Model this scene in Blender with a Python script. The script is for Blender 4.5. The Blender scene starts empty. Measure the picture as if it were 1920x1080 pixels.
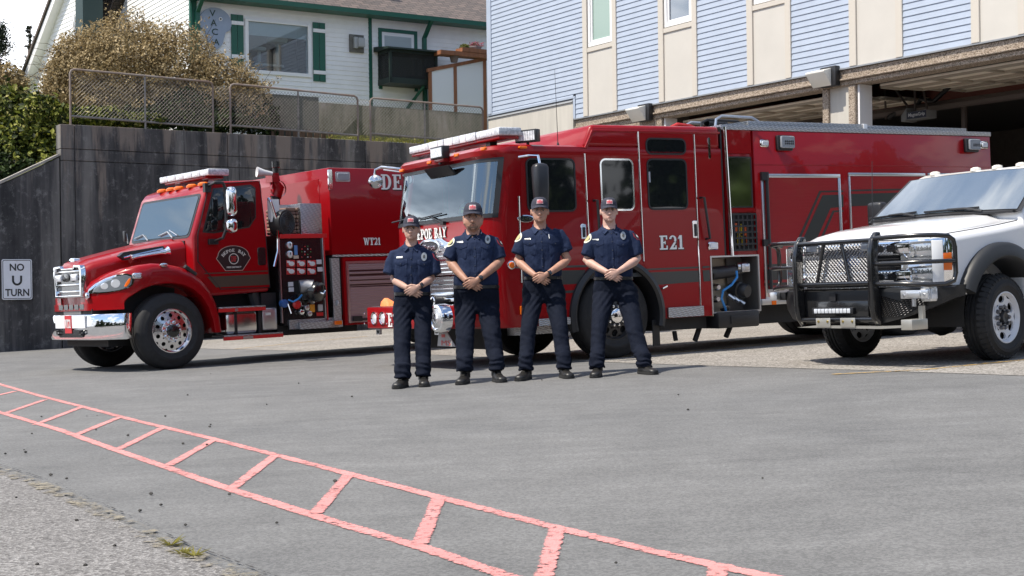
import bpy, bmesh, math, random
import numpy as np
from mathutils import Vector, Matrix
R = math.radians
C = bpy.context.scene.collection
random.seed(4)
RNG = np.random.default_rng(7)

# ---------------------------------------------------------------- camera, sky, sun
F, Y0, RHO, CZ, SX, SY = 2667., 552., .013, .98, .03, .0075   # focal length in px, horizon, roll, eye height, ground fall
cam_d = bpy.data.cameras.new('camera')
cam = bpy.data.objects.new('camera', cam_d); C.objects.link(cam)
cam_d.sensor_width = 36; cam_d.lens = 36*F/1920; cam_d.shift_y = (Y0-540)/1920
cam_d.clip_end = 2000; cam_d.clip_start = .05
cr, sr = math.cos(RHO), math.sin(RHO)
cam.matrix_world = Matrix(((cr, sr, 0, 0), (0, 0, -1, 0), (-sr, cr, 0, CZ), (0, 0, 0, 1)))
bpy.context.scene.camera = cam
vs = bpy.context.scene.view_settings
bpy.context.scene.display_settings.display_device = 'sRGB'
vs.view_transform = 'Standard'; vs.look = 'None'; vs.gamma = 1; vs.exposure = 0.36; vs.use_curve_mapping = False

SUN = Vector((-.9, -.40, 0)).normalized()*math.cos(R(59)); SUN.z = math.sin(R(59))
W = bpy.data.worlds.new("World"); bpy.context.scene.world = W; W.use_nodes = True
nt = W.node_tree; nt.nodes.clear()
def N(t, kind, **kw):
    n = t.nodes.new(kind)
    for k, v in kw.items(): setattr(n, k, v)
    return n
out = N(nt, 'ShaderNodeOutputWorld'); bg = N(nt, 'ShaderNodeBackground'); sky = N(nt, 'ShaderNodeTexSky')
sky.sky_type = 'NISHITA'; sky.sun_disc = False; sky.sun_elevation = R(59); sky.sun_rotation = math.atan2(SUN.x, SUN.y)
sky.air_density = 1; sky.dust_density = .6; sky.ozone_density = 2.5
bg.inputs[1].default_value = .15; nt.links.new(sky.outputs[0], bg.inputs[0])
bg2 = N(nt, 'ShaderNodeBackground'); bg2.inputs[0].default_value = (.95, .98, 1.03, 1)
tc = N(nt, 'ShaderNodeTexCoord'); sep = N(nt, 'ShaderNodeSeparateXYZ'); nt.links.new(tc.outputs['Generated'], sep.inputs[0])
dz = N(nt, 'ShaderNodeMath', operation='MAXIMUM'); nt.links.new(sep.outputs[2], dz.inputs[0]); dz.inputs[1].default_value = 0
da = N(nt, 'ShaderNodeMath', operation='ADD'); nt.links.new(dz.outputs[0], da.inputs[0]); da.inputs[1].default_value = .25
vd = N(nt, 'ShaderNodeVectorMath', operation='DIVIDE'); nt.links.new(tc.outputs['Generated'], vd.inputs[0]); nt.links.new(da.outputs[0], vd.inputs[1])
nz = N(nt, 'ShaderNodeTexNoise'); nz.inputs['Scale'].default_value = 2.5; nz.inputs['Detail'].default_value = 8; nz.inputs['Roughness'].default_value = .58
nt.links.new(vd.outputs[0], nz.inputs['Vector'])
mr = N(nt, 'ShaderNodeMapRange', interpolation_type='SMOOTHSTEP'); mr.inputs[1].default_value = .50; mr.inputs[2].default_value = .60; nt.links.new(nz.outputs[0], mr.inputs[0])
hz = N(nt, 'ShaderNodeMapRange', interpolation_type='SMOOTHSTEP'); hz.inputs[1].default_value = .30; hz.inputs[2].default_value = .10; nt.links.new(sep.outputs[2], hz.inputs[0])
mx = N(nt, 'ShaderNodeMath', operation='MAXIMUM'); m0 = N(nt, 'ShaderNodeMath', operation='MAXIMUM'); nt.links.new(mr.outputs[0], m0.inputs[0]); nt.links.new(hz.outputs[0], m0.inputs[1]); nt.links.new(m0.outputs[0], mx.inputs[0])
cs = N(nt, 'ShaderNodeMapRange'); cs.inputs[1].default_value = .42; cs.inputs[2].default_value = .72; cs.inputs[3].default_value = .75; cs.inputs[4].default_value = 1.15; nt.links.new(nz.outputs[0], cs.inputs[0])
hs_ = N(nt, 'ShaderNodeMath', operation='MAXIMUM'); hm_ = N(nt, 'ShaderNodeMath', operation='MULTIPLY'); hm_.inputs[1].default_value = .55; nt.links.new(hz.outputs[0], hm_.inputs[0]); nt.links.new(hm_.outputs[0], hs_.inputs[0]); nt.links.new(cs.outputs[0], hs_.inputs[1]); bd_ = N(nt, 'ShaderNodeVectorMath', operation='DOT_PRODUCT'); bd_.inputs[1].default_value = Vector((-.64, .68, .34)).normalized(); nt.links.new(tc.outputs['Generated'], bd_.inputs[0])
bk = N(nt, 'ShaderNodeMapRange', interpolation_type='SMOOTHSTEP'); bk.inputs[1].default_value = .72; bk.inputs[2].default_value = .93; nt.links.new(bd_.outputs['Value'], bk.inputs[0])   # bright cloud bank to the left
bn = N(nt, 'ShaderNodeMapRange', interpolation_type='SMOOTHSTEP'); bn.inputs[1].default_value = .40; bn.inputs[2].default_value = .56; nt.links.new(nz.outputs[0], bn.inputs[0])
bm_ = N(nt, 'ShaderNodeMath', operation='MULTIPLY'); nt.links.new(bk.outputs[0], bm_.inputs[0]); nt.links.new(bn.outputs[0], bm_.inputs[1])
bs_ = N(nt, 'ShaderNodeMath', operation='MULTIPLY_ADD'); nt.links.new(bm_.outputs[0], bs_.inputs[0]); bs_.inputs[1].default_value = 1.2; nt.links.new(hs_.outputs[0], bs_.inputs[2]); nt.links.new(bs_.outputs[0], bg2.inputs[1])
ms = N(nt, 'ShaderNodeMixShader'); nt.links.new(mx.outputs[0], ms.inputs[0]); nt.links.new(bg.outputs[0], ms.inputs[1]); nt.links.new(bg2.outputs[0], ms.inputs[2])
nt.links.new(bm_.outputs[0], mx.inputs[1]); nt.links.new(ms.outputs[0], out.inputs[0])
sl = bpy.data.lights.new('sun', 'SUN'); sl.energy = 5.0; sl.angle = R(.5); sl.color = (1, .925, .81)
so = bpy.data.objects.new('sun', sl); C.objects.link(so); so.rotation_euler = (-SUN).to_track_quat('-Z', 'Y').to_euler(); so.location = (-20, -10, 40)

# ---------------------------------------------------------------- frames: photo measurements -> metres on real planes
def ray(x, y):
    u, v = x-960, y-Y0
    return Vector(((u*cr-v*sr)/F, 1, -(v*cr+u*sr)/F))
O = Vector((0, 0, CZ)); GN = Vector((-SX, -SY, 1))
def hit(x, y, p, n):
    d = ray(x, y); return O+d*((Vector(p)-O).dot(n)/d.dot(n))
def gnd(x, y): return hit(x, y, (0, 0, 0), GN)
def gz(x, y): return SX*x+SY*y
class Frame:
    def __init__(s, o, deg, tilt=False, off=(0, 0, 0)):
        a = R(deg); x = Vector((math.cos(a), math.sin(a), 0)); z = Vector((0, 0, 1))
        if tilt:
            z = GN.normalized(); x.z = -(x.x*GN.x+x.y*GN.y); x.normalize()
        y = z.cross(x); s.R = Matrix((x, y, z)).transposed(); s.o = Vector(o)-s.R@Vector(off)
        s.M = Matrix.Translation(s.o)@s.R.to_4x4()
    def w(s, *p): return s.o+s.R@Vector(p)
    def loc(s, p): return s.R.transposed()@(p-s.o)
    def S(s, x, y, yo=0.): p = s.loc(hit(x, y, s.w(0, yo, 0), s.R.col[1])); return p.x, p.z
    def Fr(s, x, y, xo=0.): p = s.loc(hit(x, y, s.w(xo, 0, 0), s.R.col[0])); return p.y, p.z
    def T(s, x, y, zo): p = s.loc(hit(x, y, s.w(0, 0, zo), s.R.col[2])); return p.x, p.y

# ---------------------------------------------------------------- materials
MATS = {}
def mat(name, col, rough=.5, metal=0, coat=0, spec=.5, var=0, vs=6, bump=0, bs=60, stretch=None, ior=None, emit=0, col2=None, bd=.02):
    if name in MATS: return MATS[name]
    m = bpy.data.materials.new(name); m.use_nodes = True; t = m.node_tree; b = t.nodes['Principled BSDF']
    b.inputs['Base Color'].default_value = (*col, 1); b.inputs['Roughness'].default_value = rough; b.inputs['Metallic'].default_value = metal
    b.inputs['Coat Weight'].default_value = coat; b.inputs['Coat Roughness'].default_value = .02; b.inputs['Specular IOR Level'].default_value = spec
    if ior: b.inputs['IOR'].default_value = ior
    if emit: b.inputs['Emission Color'].default_value = (*col, 1); b.inputs['Emission Strength'].default_value = emit
    if var or bump or col2:
        tc = N(t, 'ShaderNodeTexCoord'); mp = N(t, 'ShaderNodeMapping'); t.links.new(tc.outputs['Object'], mp.inputs[0])
        if stretch: mp.inputs['Scale'].default_value = stretch
    if var or col2:
        n = N(t, 'ShaderNodeTexNoise'); n.inputs['Scale'].default_value = vs; n.inputs['Detail'].default_value = 7; n.inputs['Roughness'].default_value = .62
        t.links.new(mp.outputs[0], n.inputs['Vector'])
        r = N(t, 'ShaderNodeValToRGB'); r.color_ramp.elements[0].position = .3; r.color_ramp.elements[1].position = .7
        c0 = tuple(c*(1-var) for c in col); c1 = tuple(min(1, c*(1+var)) for c in col) if not col2 else col2
        r.color_ramp.elements[0].color = (*c0, 1); r.color_ramp.elements[1].color = (*c1, 1)
        t.links.new(n.outputs[0], r.inputs[0]); t.links.new(r.outputs[0], b.inputs['Base Color'])
    if bump:
        n2 = N(t, 'ShaderNodeTexNoise'); n2.inputs['Scale'].default_value = bs; n2.inputs['Detail'].default_value = 5
        t.links.new(mp.outputs[0], n2.inputs['Vector']); bp = N(t, 'ShaderNodeBump'); bp.inputs['Strength'].default_value = bump; bp.inputs['Distance'].default_value = bd
        t.links.new(n2.outputs[0], bp.inputs['Height']); t.links.new(bp.outputs[0], b.inputs['Normal'])
    MATS[name] = m; return m
def ramp(t, src, stops):
    r = N(t, 'ShaderNodeValToRGB'); e = r.color_ramp.elements
    while len(e) < len(stops): e.new(.5)
    for k, (p, c) in enumerate(stops): e[k].position = p; e[k].color = (*c, 1)
    t.links.new(src, r.inputs[0]); return r
def noise(t, vec, scale, detail=5, rough=.6):
    n = N(t, 'ShaderNodeTexNoise'); n.inputs['Scale'].default_value = scale; n.inputs['Detail'].default_value = detail; n.inputs['Roughness'].default_value = rough
    t.links.new(vec, n.inputs['Vector']); return n
def mixc(t, fac, a, b, mode='MIX'):
    m = N(t, 'ShaderNodeMix', data_type='RGBA', blend_type=mode)
    if isinstance(fac, (int, float)): m.inputs[0].default_value = fac
    else: t.links.new(fac, m.inputs[0])
    for k, s in ((6, a), (7, b)):
        if isinstance(s, tuple): m.inputs[k].default_value = (*s, 1)
        else: t.links.new(s, m.inputs[k])
    return m.outputs[2]
def coords(t, scale=None):
    tc = N(t, 'ShaderNodeTexCoord'); mp = N(t, 'ShaderNodeMapping'); t.links.new(tc.outputs['Object'], mp.inputs[0])
    if scale: mp.inputs['Scale'].default_value = scale
    return mp.outputs[0]
def newmat(name, rough=.8):
    m = bpy.data.materials.new(name); m.use_nodes = True; b = m.node_tree.nodes['Principled BSDF']; b.inputs['Roughness'].default_value = rough
    MATS[name] = m; return m, m.node_tree, b
def bumpto(t, b, src, strength, dist):
    bp = N(t, 'ShaderNodeBump'); bp.inputs['Strength'].default_value = strength; bp.inputs['Distance'].default_value = dist
    t.links.new(src, bp.inputs['Height']); t.links.new(bp.outputs[0], b.inputs['Normal'])
def leafmat(name, stops, rough=.6):
    m, t, b = newmat(name, rough)
    a = N(t, 'ShaderNodeAttribute', attribute_name='rnd'); r = ramp(t, a.outputs['Fac'], stops)
    t.links.new(r.outputs[0], b.inputs['Base Color']); b.inputs['Specular IOR Level'].default_value = .25
    tr = N(t, 'ShaderNodeBsdfTranslucent'); t.links.new(r.outputs[0], tr.inputs[0]); mx = N(t, 'ShaderNodeMixShader'); mx.inputs[0].default_value = .3
    t.links.new(b.outputs[0], mx.inputs[1]); t.links.new(tr.outputs[0], mx.inputs[2])
    t.links.new(mx.outputs[0], t.nodes['Material Output'].inputs[0]); return m

def diamond(name, col=(.62, .63, .65), sc=26.):
    m, t, b = newmat(name, .28); b.inputs['Metallic'].default_value = 1
    tc = N(t, 'ShaderNodeTexCoord')
    outs = []
    for ang in (45, -45):
        mp = N(t, 'ShaderNodeMapping'); mp.inputs['Rotation'].default_value = (R(ang), R(ang), R(ang)); t.links.new(tc.outputs['Object'], mp.inputs[0])
        w = N(t, 'ShaderNodeTexWave'); w.inputs['Scale'].default_value = sc*.8; w.bands_direction = 'DIAGONAL'; t.links.new(mp.outputs[0], w.inputs['Vector']); outs.append(w)
    mm = N(t, 'ShaderNodeMath', operation='MULTIPLY'); t.links.new(outs[0].outputs['Fac'], mm.inputs[0]); t.links.new(outs[1].outputs['Fac'], mm.inputs[1])
    r = ramp(t, mm.outputs[0], [(.2, tuple(c*.55 for c in col)), (.6, col)]); t.links.new(r.outputs[0], b.inputs['Base Color'])
    bumpto(t, b, mm.outputs[0], .8, .006); return m

# ---------------------------------------------------------------- mesh builder
class MB:
    def __init__(s): s.v = []; s.f = []; s.m = []
    def add(s, v, f, m=0):
        o = len(s.v); s.v += [tuple(p) for p in v]; s.f += [tuple(i+o for i in q) for q in f]; s.m += [m]*len(f); return s
    def box(s, x0, x1, y0, y1, z0, z1, m=0):
        if x0 > x1: x0, x1 = x1, x0
        if y0 > y1: y0, y1 = y1, y0
        if z0 > z1: z0, z1 = z1, z0
        return s.add([(x0,y0,z0),(x1,y0,z0),(x1,y1,z0),(x0,y1,z0),(x0,y0,z1),(x1,y0,z1),(x1,y1,z1),(x0,y1,z1)],
                     [(0,3,2,1),(4,5,6,7),(0,1,5,4),(1,2,6,5),(2,3,7,6),(3,0,4,7)], m)
    def prism(s, pts, ax, a, b, m=0):
        n = len(pts)
        def P(p, t): return {'y': (p[0], t, p[1]), 'x': (t, p[0], p[1]), 'z': (p[0], p[1], t)}[ax]
        v = [P(p, a) for p in pts]+[P(p, b) for p in pts]
        return s.add(v, [tuple(range(n))[::-1], tuple(range(n, 2*n))]+[(i, (i+1) % n, n+(i+1) % n, n+i) for i in range(n)], m)
    def loft(s, rings, m=0, c0=True, c1=True, closed=True):
        n = len(rings[0]); v = [p for r in rings for p in r]; f = []
        for k in range(len(rings)-1):
            for i in range(n if closed else n-1):
                j = (i+1) % n; f.append((k*n+i, k*n+j, (k+1)*n+j, (k+1)*n+i))
        if c0: f.append(tuple(range(n))[::-1])
        if c1: f.append(tuple((len(rings)-1)*n+i for i in range(n)))
        return s.add(v, f, m)
    def tube(s, pts, r, n=8, m=0, caps=True):
        pts = [Vector(p) for p in pts]; rr = r if isinstance(r, (list, tuple)) else [r]*len(pts); rings = []; up = None
        for i, p in enumerate(pts):
            d = (pts[min(i+1, len(pts)-1)]-pts[max(i-1, 0)]).normalized()
            if up is None: up = Vector((0, 0, 1)) if abs(d.z) < .9 else Vector((1, 0, 0))
            a = d.cross(up).normalized(); up = a.cross(d).normalized()
            q = rr[i]; qa, qb = q if isinstance(q, tuple) else (q, q)
            rings.append([p+a*math.cos(2*math.pi*k/n)*qa+up*math.sin(2*math.pi*k/n)*qb for k in range(n)])
        return s.loft(rings, m, caps, caps)
    def lathe(s, prof, c, ax, n=24, m=0, caps=False):
        c = Vector(c); d = Vector(ax).normalized(); up = Vector((0, 0, 1)) if abs(d.z) < .9 else Vector((1, 0, 0))
        a = d.cross(up).normalized(); b = a.cross(d)
        return s.loft([[c+d*t+(a*math.cos(2*math.pi*k/n)+b*math.sin(2*math.pi*k/n))*max(r, 1e-4) for k in range(n)] for r, t in prof], m, caps, caps)
    def quad(s, a, b, c, d, m=0): return s.add([a, b, c, d], [(0, 1, 2, 3)], m)
    def mesh(s, name, mats, bevel=0, ang=35, seg=2, merge=False):
        me = bpy.data.meshes.new(name); me.from_pydata(s.v, [], s.f)
        mats = mats if isinstance(mats, (list, tuple)) else [mats]
        for q in mats: me.materials.append(q)
        if len(mats) > 1: me.polygons.foreach_set('material_index', s.m)
        bm = bmesh.new(); bm.from_mesh(me)
        if merge: bmesh.ops.remove_doubles(bm, verts=bm.verts, dist=1e-4)
        bmesh.ops.recalc_face_normals(bm, faces=bm.faces)
        if bevel:
            ed = [e for e in bm.edges if len(e.link_faces) == 2 and e.calc_face_angle(0) > R(30)]
            bmesh.ops.bevel(bm, geom=ed, offset=bevel, segments=seg, profile=.5, affect='EDGES', clamp_overlap=True)
        bm.to_mesh(me); bm.free()
        me.shade_smooth() if hasattr(me, 'shade_smooth') else None
        me.set_sharp_from_angle(angle=R(ang)); return me
    def build(s, name, mats, parent=None, M=None, **kw):
        o = bpy.data.objects.new(name, s.mesh(name, mats, **kw)); C.objects.link(o)
        if parent: o.parent = parent
        if M is not None: o.matrix_local = M
        return o
def tag(o, label=None, cat=None, group=None, kind=None):
    for k, v in (('label', label), ('category', cat), ('group', group), ('kind', kind)):
        if v: o[k] = v
    return o
def empty(name, M, label, cat, group=None):
    o = bpy.data.objects.new(name, None); C.objects.link(o); o.empty_display_size = .2
    o.matrix_world = M if isinstance(M, Matrix) else Matrix.Translation(M); return tag(o, label, cat, group)
def copy_tree(o, parent=None):
    c = o.copy(); C.objects.link(c); c.parent = parent
    for ch in list(o.children): copy_tree(ch, c)
    return c
def half_well(b, cx, cz, r, y0, y1, n=28):
    A = [R(-8+196*k/n) for k in range(n+1)]; b.loft([[(cx+r*math.cos(a), y, cz+r*math.sin(a)) for a in A] for y in (y0, y1)], c0=False, c1=False, closed=False); b.add([(cx+r*math.cos(a), y1, cz+r*math.sin(a)) for a in A], [tuple(range(n+1))]); return b
def rrect(x0, x1, z0, z1, r, n=5):
    r = min(r, abs(x1-x0)/2-1e-4, abs(z1-z0)/2-1e-4); p = []
    for cx, cz, a0 in ((x1-r, z1-r, 0), (x0+r, z1-r, 90), (x0+r, z0+r, 180), (x1-r, z0+r, 270)):
        for k in range(n): a = R(a0+90*k/(n-1)); p.append((cx+r*math.cos(a), cz+r*math.sin(a)))
    return p
def ell(cx, cz, rx, rz, n=24): return [(cx+rx*math.cos(2*math.pi*k/n), cz+rz*math.sin(2*math.pi*k/n)) for k in range(n)]

# lettering: slab-serif glyphs drawn as strokes (unit height), or the plain built-in face
def _ring(cx, cy, rx, ry, tx, ty, a0, a1, n=14):
    q = []
    for k in range(n):
        a, b = R(a0+(a1-a0)*k/n), R(a0+(a1-a0)*(k+1)/n)
        q.append([(cx+rx*math.cos(a), cy+ry*math.sin(a)), (cx+rx*math.cos(b), cy+ry*math.sin(b)), (cx+(rx-tx)*math.cos(b), cy+(ry-ty)*math.sin(b)), (cx+(rx-tx)*math.cos(a), cy+(ry-ty)*math.sin(a))])
    return q
def _r(a, b, c, d): return [[(a, b), (c, b), (c, d), (a, d)]]
def glyph(ch):
    if ch == 'D': return .78, _r(.1,.1,.3,.9)+_r(0,0,.4,.1)+_r(0,.9,.4,1)+_ring(.38,.5,.38,.5,.2,.1,-90,90)
    if ch == 'E': return .72, _r(.1,.1,.3,.9)+_r(0,0,.66,.1)+_r(0,.9,.64,1)+_r(.3,.45,.48,.55)+_r(.56,.1,.66,.28)+_r(.54,.72,.64,.9)+_r(.43,.38,.5,.62)
    if ch == 'P': return .70, _r(.1,.1,.3,.9)+_r(0,0,.42,.1)+_r(0,.9,.4,1)+_r(.3,.42,.4,.52)+_ring(.38,.71,.32,.29,.19,.1,-90,90)
    if ch == 'B': return .72, _r(.1,.1,.3,.9)+_r(0,0,.4,.1)+_r(0,.9,.38,1)+_r(.3,.47,.38,.55)+_ring(.37,.76,.28,.24,.18,.09,-80,90)+_ring(.38,.27,.33,.27,.19,.1,-90,85)
    if ch == 'O': return .80, _ring(.39,.5,.39,.52,.2,.1,0,360,24)
    if ch == 'A': return .80, [[(.1,.09),(.18,.09),(.42,1),(.34,1)], [(.5,.09),(.72,.09),(.46,1),(.3,1)]]+_r(0,0,.28,.09)+_r(.42,0,.82,.09)+_r(.22,.28,.56,.37)
    if ch == 'Y': return .78, _r(.29,.1,.49,.48)+_r(.17,0,.61,.1)+[[(.06,.92),(.28,.92),(.49,.48),(.3,.48)], [(.62,.92),(.72,.92),(.49,.48),(.39,.48)]]+_r(-.02,.91,.36,1)+_r(.5,.91,.82,1)
    if ch == 'W': return 1.1, [[(.06,.92),(.26,.92),(.42,0),(.28,0)], [(.44,.95),(.56,.95),(.42,0),(.34,0)], [(.46,.95),(.64,.95),(.8,0),(.66,0)], [(.9,.92),(1.0,.92),(.8,0),(.72,0)]]+_r(-.02,.91,.34,1)+_r(.8,.91,1.1,1)
    if ch == 'T': return .74, _r(.26,.1,.46,.9)+_r(.14,0,.58,.1)+_r(0,.9,.72,1)+_r(0,.68,.09,.9)+_r(.63,.68,.72,.9)
    if ch == '1': return .46, _r(.13,.1,.32,1)+_r(.0,0,.45,.1)+[[(0,.72),(.13,.78),(.13,.98),(0,.8)]]
    if ch == '2': return .66, _ring(.3,.7,.3,.3,.17,.1,-35,170)+[[(.0,.0),(.2,.0),(.58,.5),(.4,.52)]]+_r(.1,.0,.6,.14)+_r(.5,.14,.6,.28)
    return .34, []
def serif(txt, w, h, depth=.004, gap=.09):
    b = MB(); x = 0; n = 0
    for ch in txt:
        adv, ps = glyph(ch)
        for p in ps:
            n += 1; b.prism([(x+q[0], q[1]) for q in p], 'z', 0, depth*(1+.07*(n % 7)))
        x += adv+gap
    k = w/(x-gap); b.v = [(p[0]*k-w/2, p[1]*h-h/2, p[2]) for p in b.v]; return b
def sans(txt, w, h, depth=.003, bold=0):
    cu = bpy.data.curves.new('t', 'FONT'); cu.body = txt; cu.extrude = .5; cu.offset = bold; cu.resolution_u = 3
    o = bpy.data.objects.new('t', cu); C.objects.link(o); dg = bpy.context.evaluated_depsgraph_get()
    me = bpy.data.meshes.new_from_object(o.evaluated_get(dg)); bpy.data.objects.remove(o)
    v = np.array([q.co[:] for q in me.vertices]); lo, hi = v.min(0), v.max(0); b = MB()
    v = (v-lo)/(np.maximum(hi-lo, 1e-6)); v[:, 0] = (v[:, 0]-.5)*w; v[:, 1] = (v[:, 1]-.5)*h; v[:, 2] *= depth
    b.add(v.tolist(), [tuple(p.vertices) for p in me.polygons]); bpy.data.meshes.remove(me); return b
def onside(x, z, y=0., rot=0.):      # text on the plane facing -y (text x along +x)
    return Matrix.Translation((x, y, z))@Matrix.Rotation(R(90), 4, 'X')@Matrix.Rotation(R(rot), 4, 'Z')
def onfront(y, z, x=0., pitch=0.):   # text on the plane facing -x, reading along -y
    return Matrix.Translation((x, y, z))@Matrix.Rotation(R(-90), 4, 'Z')@Matrix.Rotation(R(90-pitch), 4, 'X')

def leaves(pts, size, nrm=None, aspect=.55, jitter=1., seed=1):
    g = np.random.default_rng(seed); n = len(pts); pts = np.asarray(pts)
    d = g.normal(size=(n, 3)); 
    if nrm is not None: d = nrm+jitter*d*.6
    d /= np.linalg.norm(d, axis=1)[:, None]; a = np.cross(d, g.normal(size=(n, 3))); a /= np.linalg.norm(a, axis=1)[:, None]; b = np.cross(d, a)
    s = size*(.6+.8*g.random(n))[:, None]
    v = np.stack([pts+a*s, pts+b*s*aspect+d*s*.15, pts-a*s, pts-b*s*aspect+d*s*.15], 1).reshape(-1, 3)
    return v, np.arange(4*n).reshape(-1, 4), np.repeat(g.random(n)[:, None], 1, 1)[:, 0]
def leaf_obj(name, pts, size, m, parent=None, rnd=None, **kw):
    v, f, r = leaves(pts, size, **kw)
    if rnd is not None: r = np.clip(rnd+.25*(r-.5), 0, 1)
    me = bpy.data.meshes.new(name); me.from_pydata(v.tolist(), [], f.tolist()); me.materials.append(m)
    at = me.attributes.new('rnd', 'FLOAT', 'FACE'); at.data.foreach_set('value', r.astype(np.float32))
    o = bpy.data.objects.new(name, me); C.objects.link(o)
    if parent: o.parent = parent
    return o
def clump_pts(blobs, n, seed=0, fill=.35, rough=.22):
    g = np.random.default_rng(seed); vol = np.array([b[3]*b[4]*b[5] for b in blobs])**(2/3); pick = g.choice(len(blobs), n, p=vol/vol.sum())
    B = np.array(blobs)[pick]; d = g.normal(size=(n, 3)); d /= np.linalg.norm(d, axis=1)[:, None]
    r = 1-fill*g.random(n)**2
    k = np.sin(d[:, 0]*7+B[:, 0]*3)*np.sin(d[:, 1]*8+B[:, 1])*np.sin(d[:, 2]*9+B[:, 2]*2)
    r *= 1+rough*k
    return B[:, :3]+d*r[:, None]*B[:, 3:6], d
# ---------------------------------------------------------------- shared materials
red = mat('red_paint', (.27, .0018, .0045), .30, 0, .42, .22)
redlit = red
chrome = mat('chrome', (.82, .83, .85), .07, 1)
alu = mat('brushed_aluminium', (.62, .63, .65), .32, 1, bump=.05, bs=200)
steel = mat('stainless_panel', (.55, .54, .52), .38, 1)
tread = diamond('diamond_plate')
rubber = mat('black_rubber', (.016, .016, .017), .72, bump=.15, bs=90)
blackp = mat('black_plastic', (.016, .016, .018), .42)
blackg = mat('black_gloss', (.012, .012, .013), .22, coat=.5)
dark = mat('undercarriage', (.012, .012, .013), .7, var=.3)
glass = mat('tinted_glass', (.010, .012, .013), .03, spec=.8)
wsglass = mat('windscreen_glass', (.045, .075, .08), .02, spec=1., ior=1.9)
lens = mat('clear_lens', (.72, .75, .80), .12, spec=.8, metal=.25)
amber = mat('amber_lens', (.85, .16, .01), .2)
white = mat('white_lettering', (.80, .80, .78), .4)
stripe = mat('charcoal_stripe', (.030, .032, .030), .4, coat=.6)
blacktext = mat('black_lettering', (.02, .02, .02), .5)
# ---------------------------------------------------------------- ground
def asphalt_mat():
    m, t, b = newmat('sealed_asphalt', .85); v = coords(t)
    big = noise(t, v, .22, 7, .62); mid = noise(t, v, 1.7, 8, .68); fine = noise(t, v, 190, 3, .85)
    tc = N(t, 'ShaderNodeTexCoord'); mp = N(t, 'ShaderNodeMapping'); mp.inputs['Rotation'].default_value = (0, 0, R(25)); mp.inputs['Scale'].default_value = (.35, 2.2, 1); t.links.new(tc.outputs['Object'], mp.inputs[0]); brush = noise(t, mp.outputs[0], 2.2, 8, .7)
    vo = N(t, 'ShaderNodeTexVoronoi'); vo.inputs['Scale'].default_value = 95; t.links.new(v, vo.inputs['Vector']); sp = N(t, 'ShaderNodeSeparateColor'); t.links.new(vo.outputs['Color'], sp.inputs[0])
    c = ramp(t, big.outputs[0], [(.32, (.128, .128, .127)), (.5, (.148, .147, .144)), (.68, (.166, .164, .160))]).outputs[0]
    for src, lo_, hi_ in ((mid.outputs[0], .80, 1.16), (brush.outputs[0], .86, 1.12), (fine.outputs[0], .72, 1.28), (sp.outputs[0], .80, 1.16)):
        c = mixc(t, 1., c, ramp(t, src, [(.28, (lo_,)*3), (.72, (hi_,)*3)]).outputs[0], 'MULTIPLY')
    sc_ = noise(t, v, 9, 6, .8); st_ = noise(t, v, .55, 3, .5)
    c = mixc(t, ramp(t, sc_.outputs[0], [(.68, (0, 0, 0)), (.78, (.55, .55, .55))]).outputs[0], c, (.27, .265, .255)); c = mixc(t, ramp(t, st_.outputs[0], [(.66, (0, 0, 0)), (.76, (.45, .45, .45))]).outputs[0], c, (.11, .11, .11))
    t.links.new(c, b.inputs['Base Color']); bumpto(t, b, fine.outputs[0], .5, .006); return m
def aggregate(name, stops, sc, tint, bs=.6):
    m, t, b = newmat(name, .88); v = coords(t); vo = N(t, 'ShaderNodeTexVoronoi'); vo.inputs['Scale'].default_value = sc; t.links.new(v, vo.inputs['Vector'])
    sp = N(t, 'ShaderNodeSeparateColor'); t.links.new(vo.outputs['Color'], sp.inputs[0])
    c = ramp(t, sp.outputs[0], stops).outputs[0]; n = noise(t, v, .7, 5)
    c = mixc(t, 1., c, ramp(t, n.outputs[0], [(.3, tint), (.7, (1.1, 1.1, 1.1))]).outputs[0], 'MULTIPLY')
    t.links.new(c, b.inputs['Base Color']); bumpto(t, b, vo.outputs['Distance'], bs, .008); return m
m_asph = asphalt_mat()
m_apron = aggregate('exposed_aggregate', [(0, (.10, .09, .08)), (.3, (.20, .185, .165)), (.65, (.29, .27, .245)), (1, (.42, .40, .37))], 55, (.8, .79, .78))
m_road = aggregate('coarse_road', [(0, (.075, .07, .068)), (.35, (.145, .138, .132)), (.7, (.205, .197, .19)), (1, (.31, .30, .29))], 90, (.85, .84, .83))
def sheet(name, poly, m, dz):
    b = MB(); b.add([(x, y, gz(x, y)+dz) for x, y in poly], [tuple(range(len(poly)))])
    o = b.build(name, m); tag(o, kind='structure'); return o
sheet('asphalt_ground', [(-160, -60), (160, -60), (160, 200), (-160, 200)], m_asph, 0)
def gp(*px): return [gnd(*p).xy[:] for p in px]
ap = gp((300, 650), (400, 654.5), (735, 662), (1000, 674), (1290, 685), (1600, 694), (1920, 705))
a = Vector(ap[-1]); d_ = (a-Vector(ap[0])).normalized(); ap.append((a+d_*12)[:])
sheet('apron', ap+[(30, 30), (8, 45), (-2, 40), (-9, 31)], m_apron, .004)
rd = gp((-420, 800), (-150, 838), (0, 884), (60, 904), (150, 945), (240, 987), (320, 1030), (450, 1080), (560, 1125))
sheet('road', rd+[(0.2, -20), (-60, -20), (-60, 12)], m_road, .006)
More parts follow.
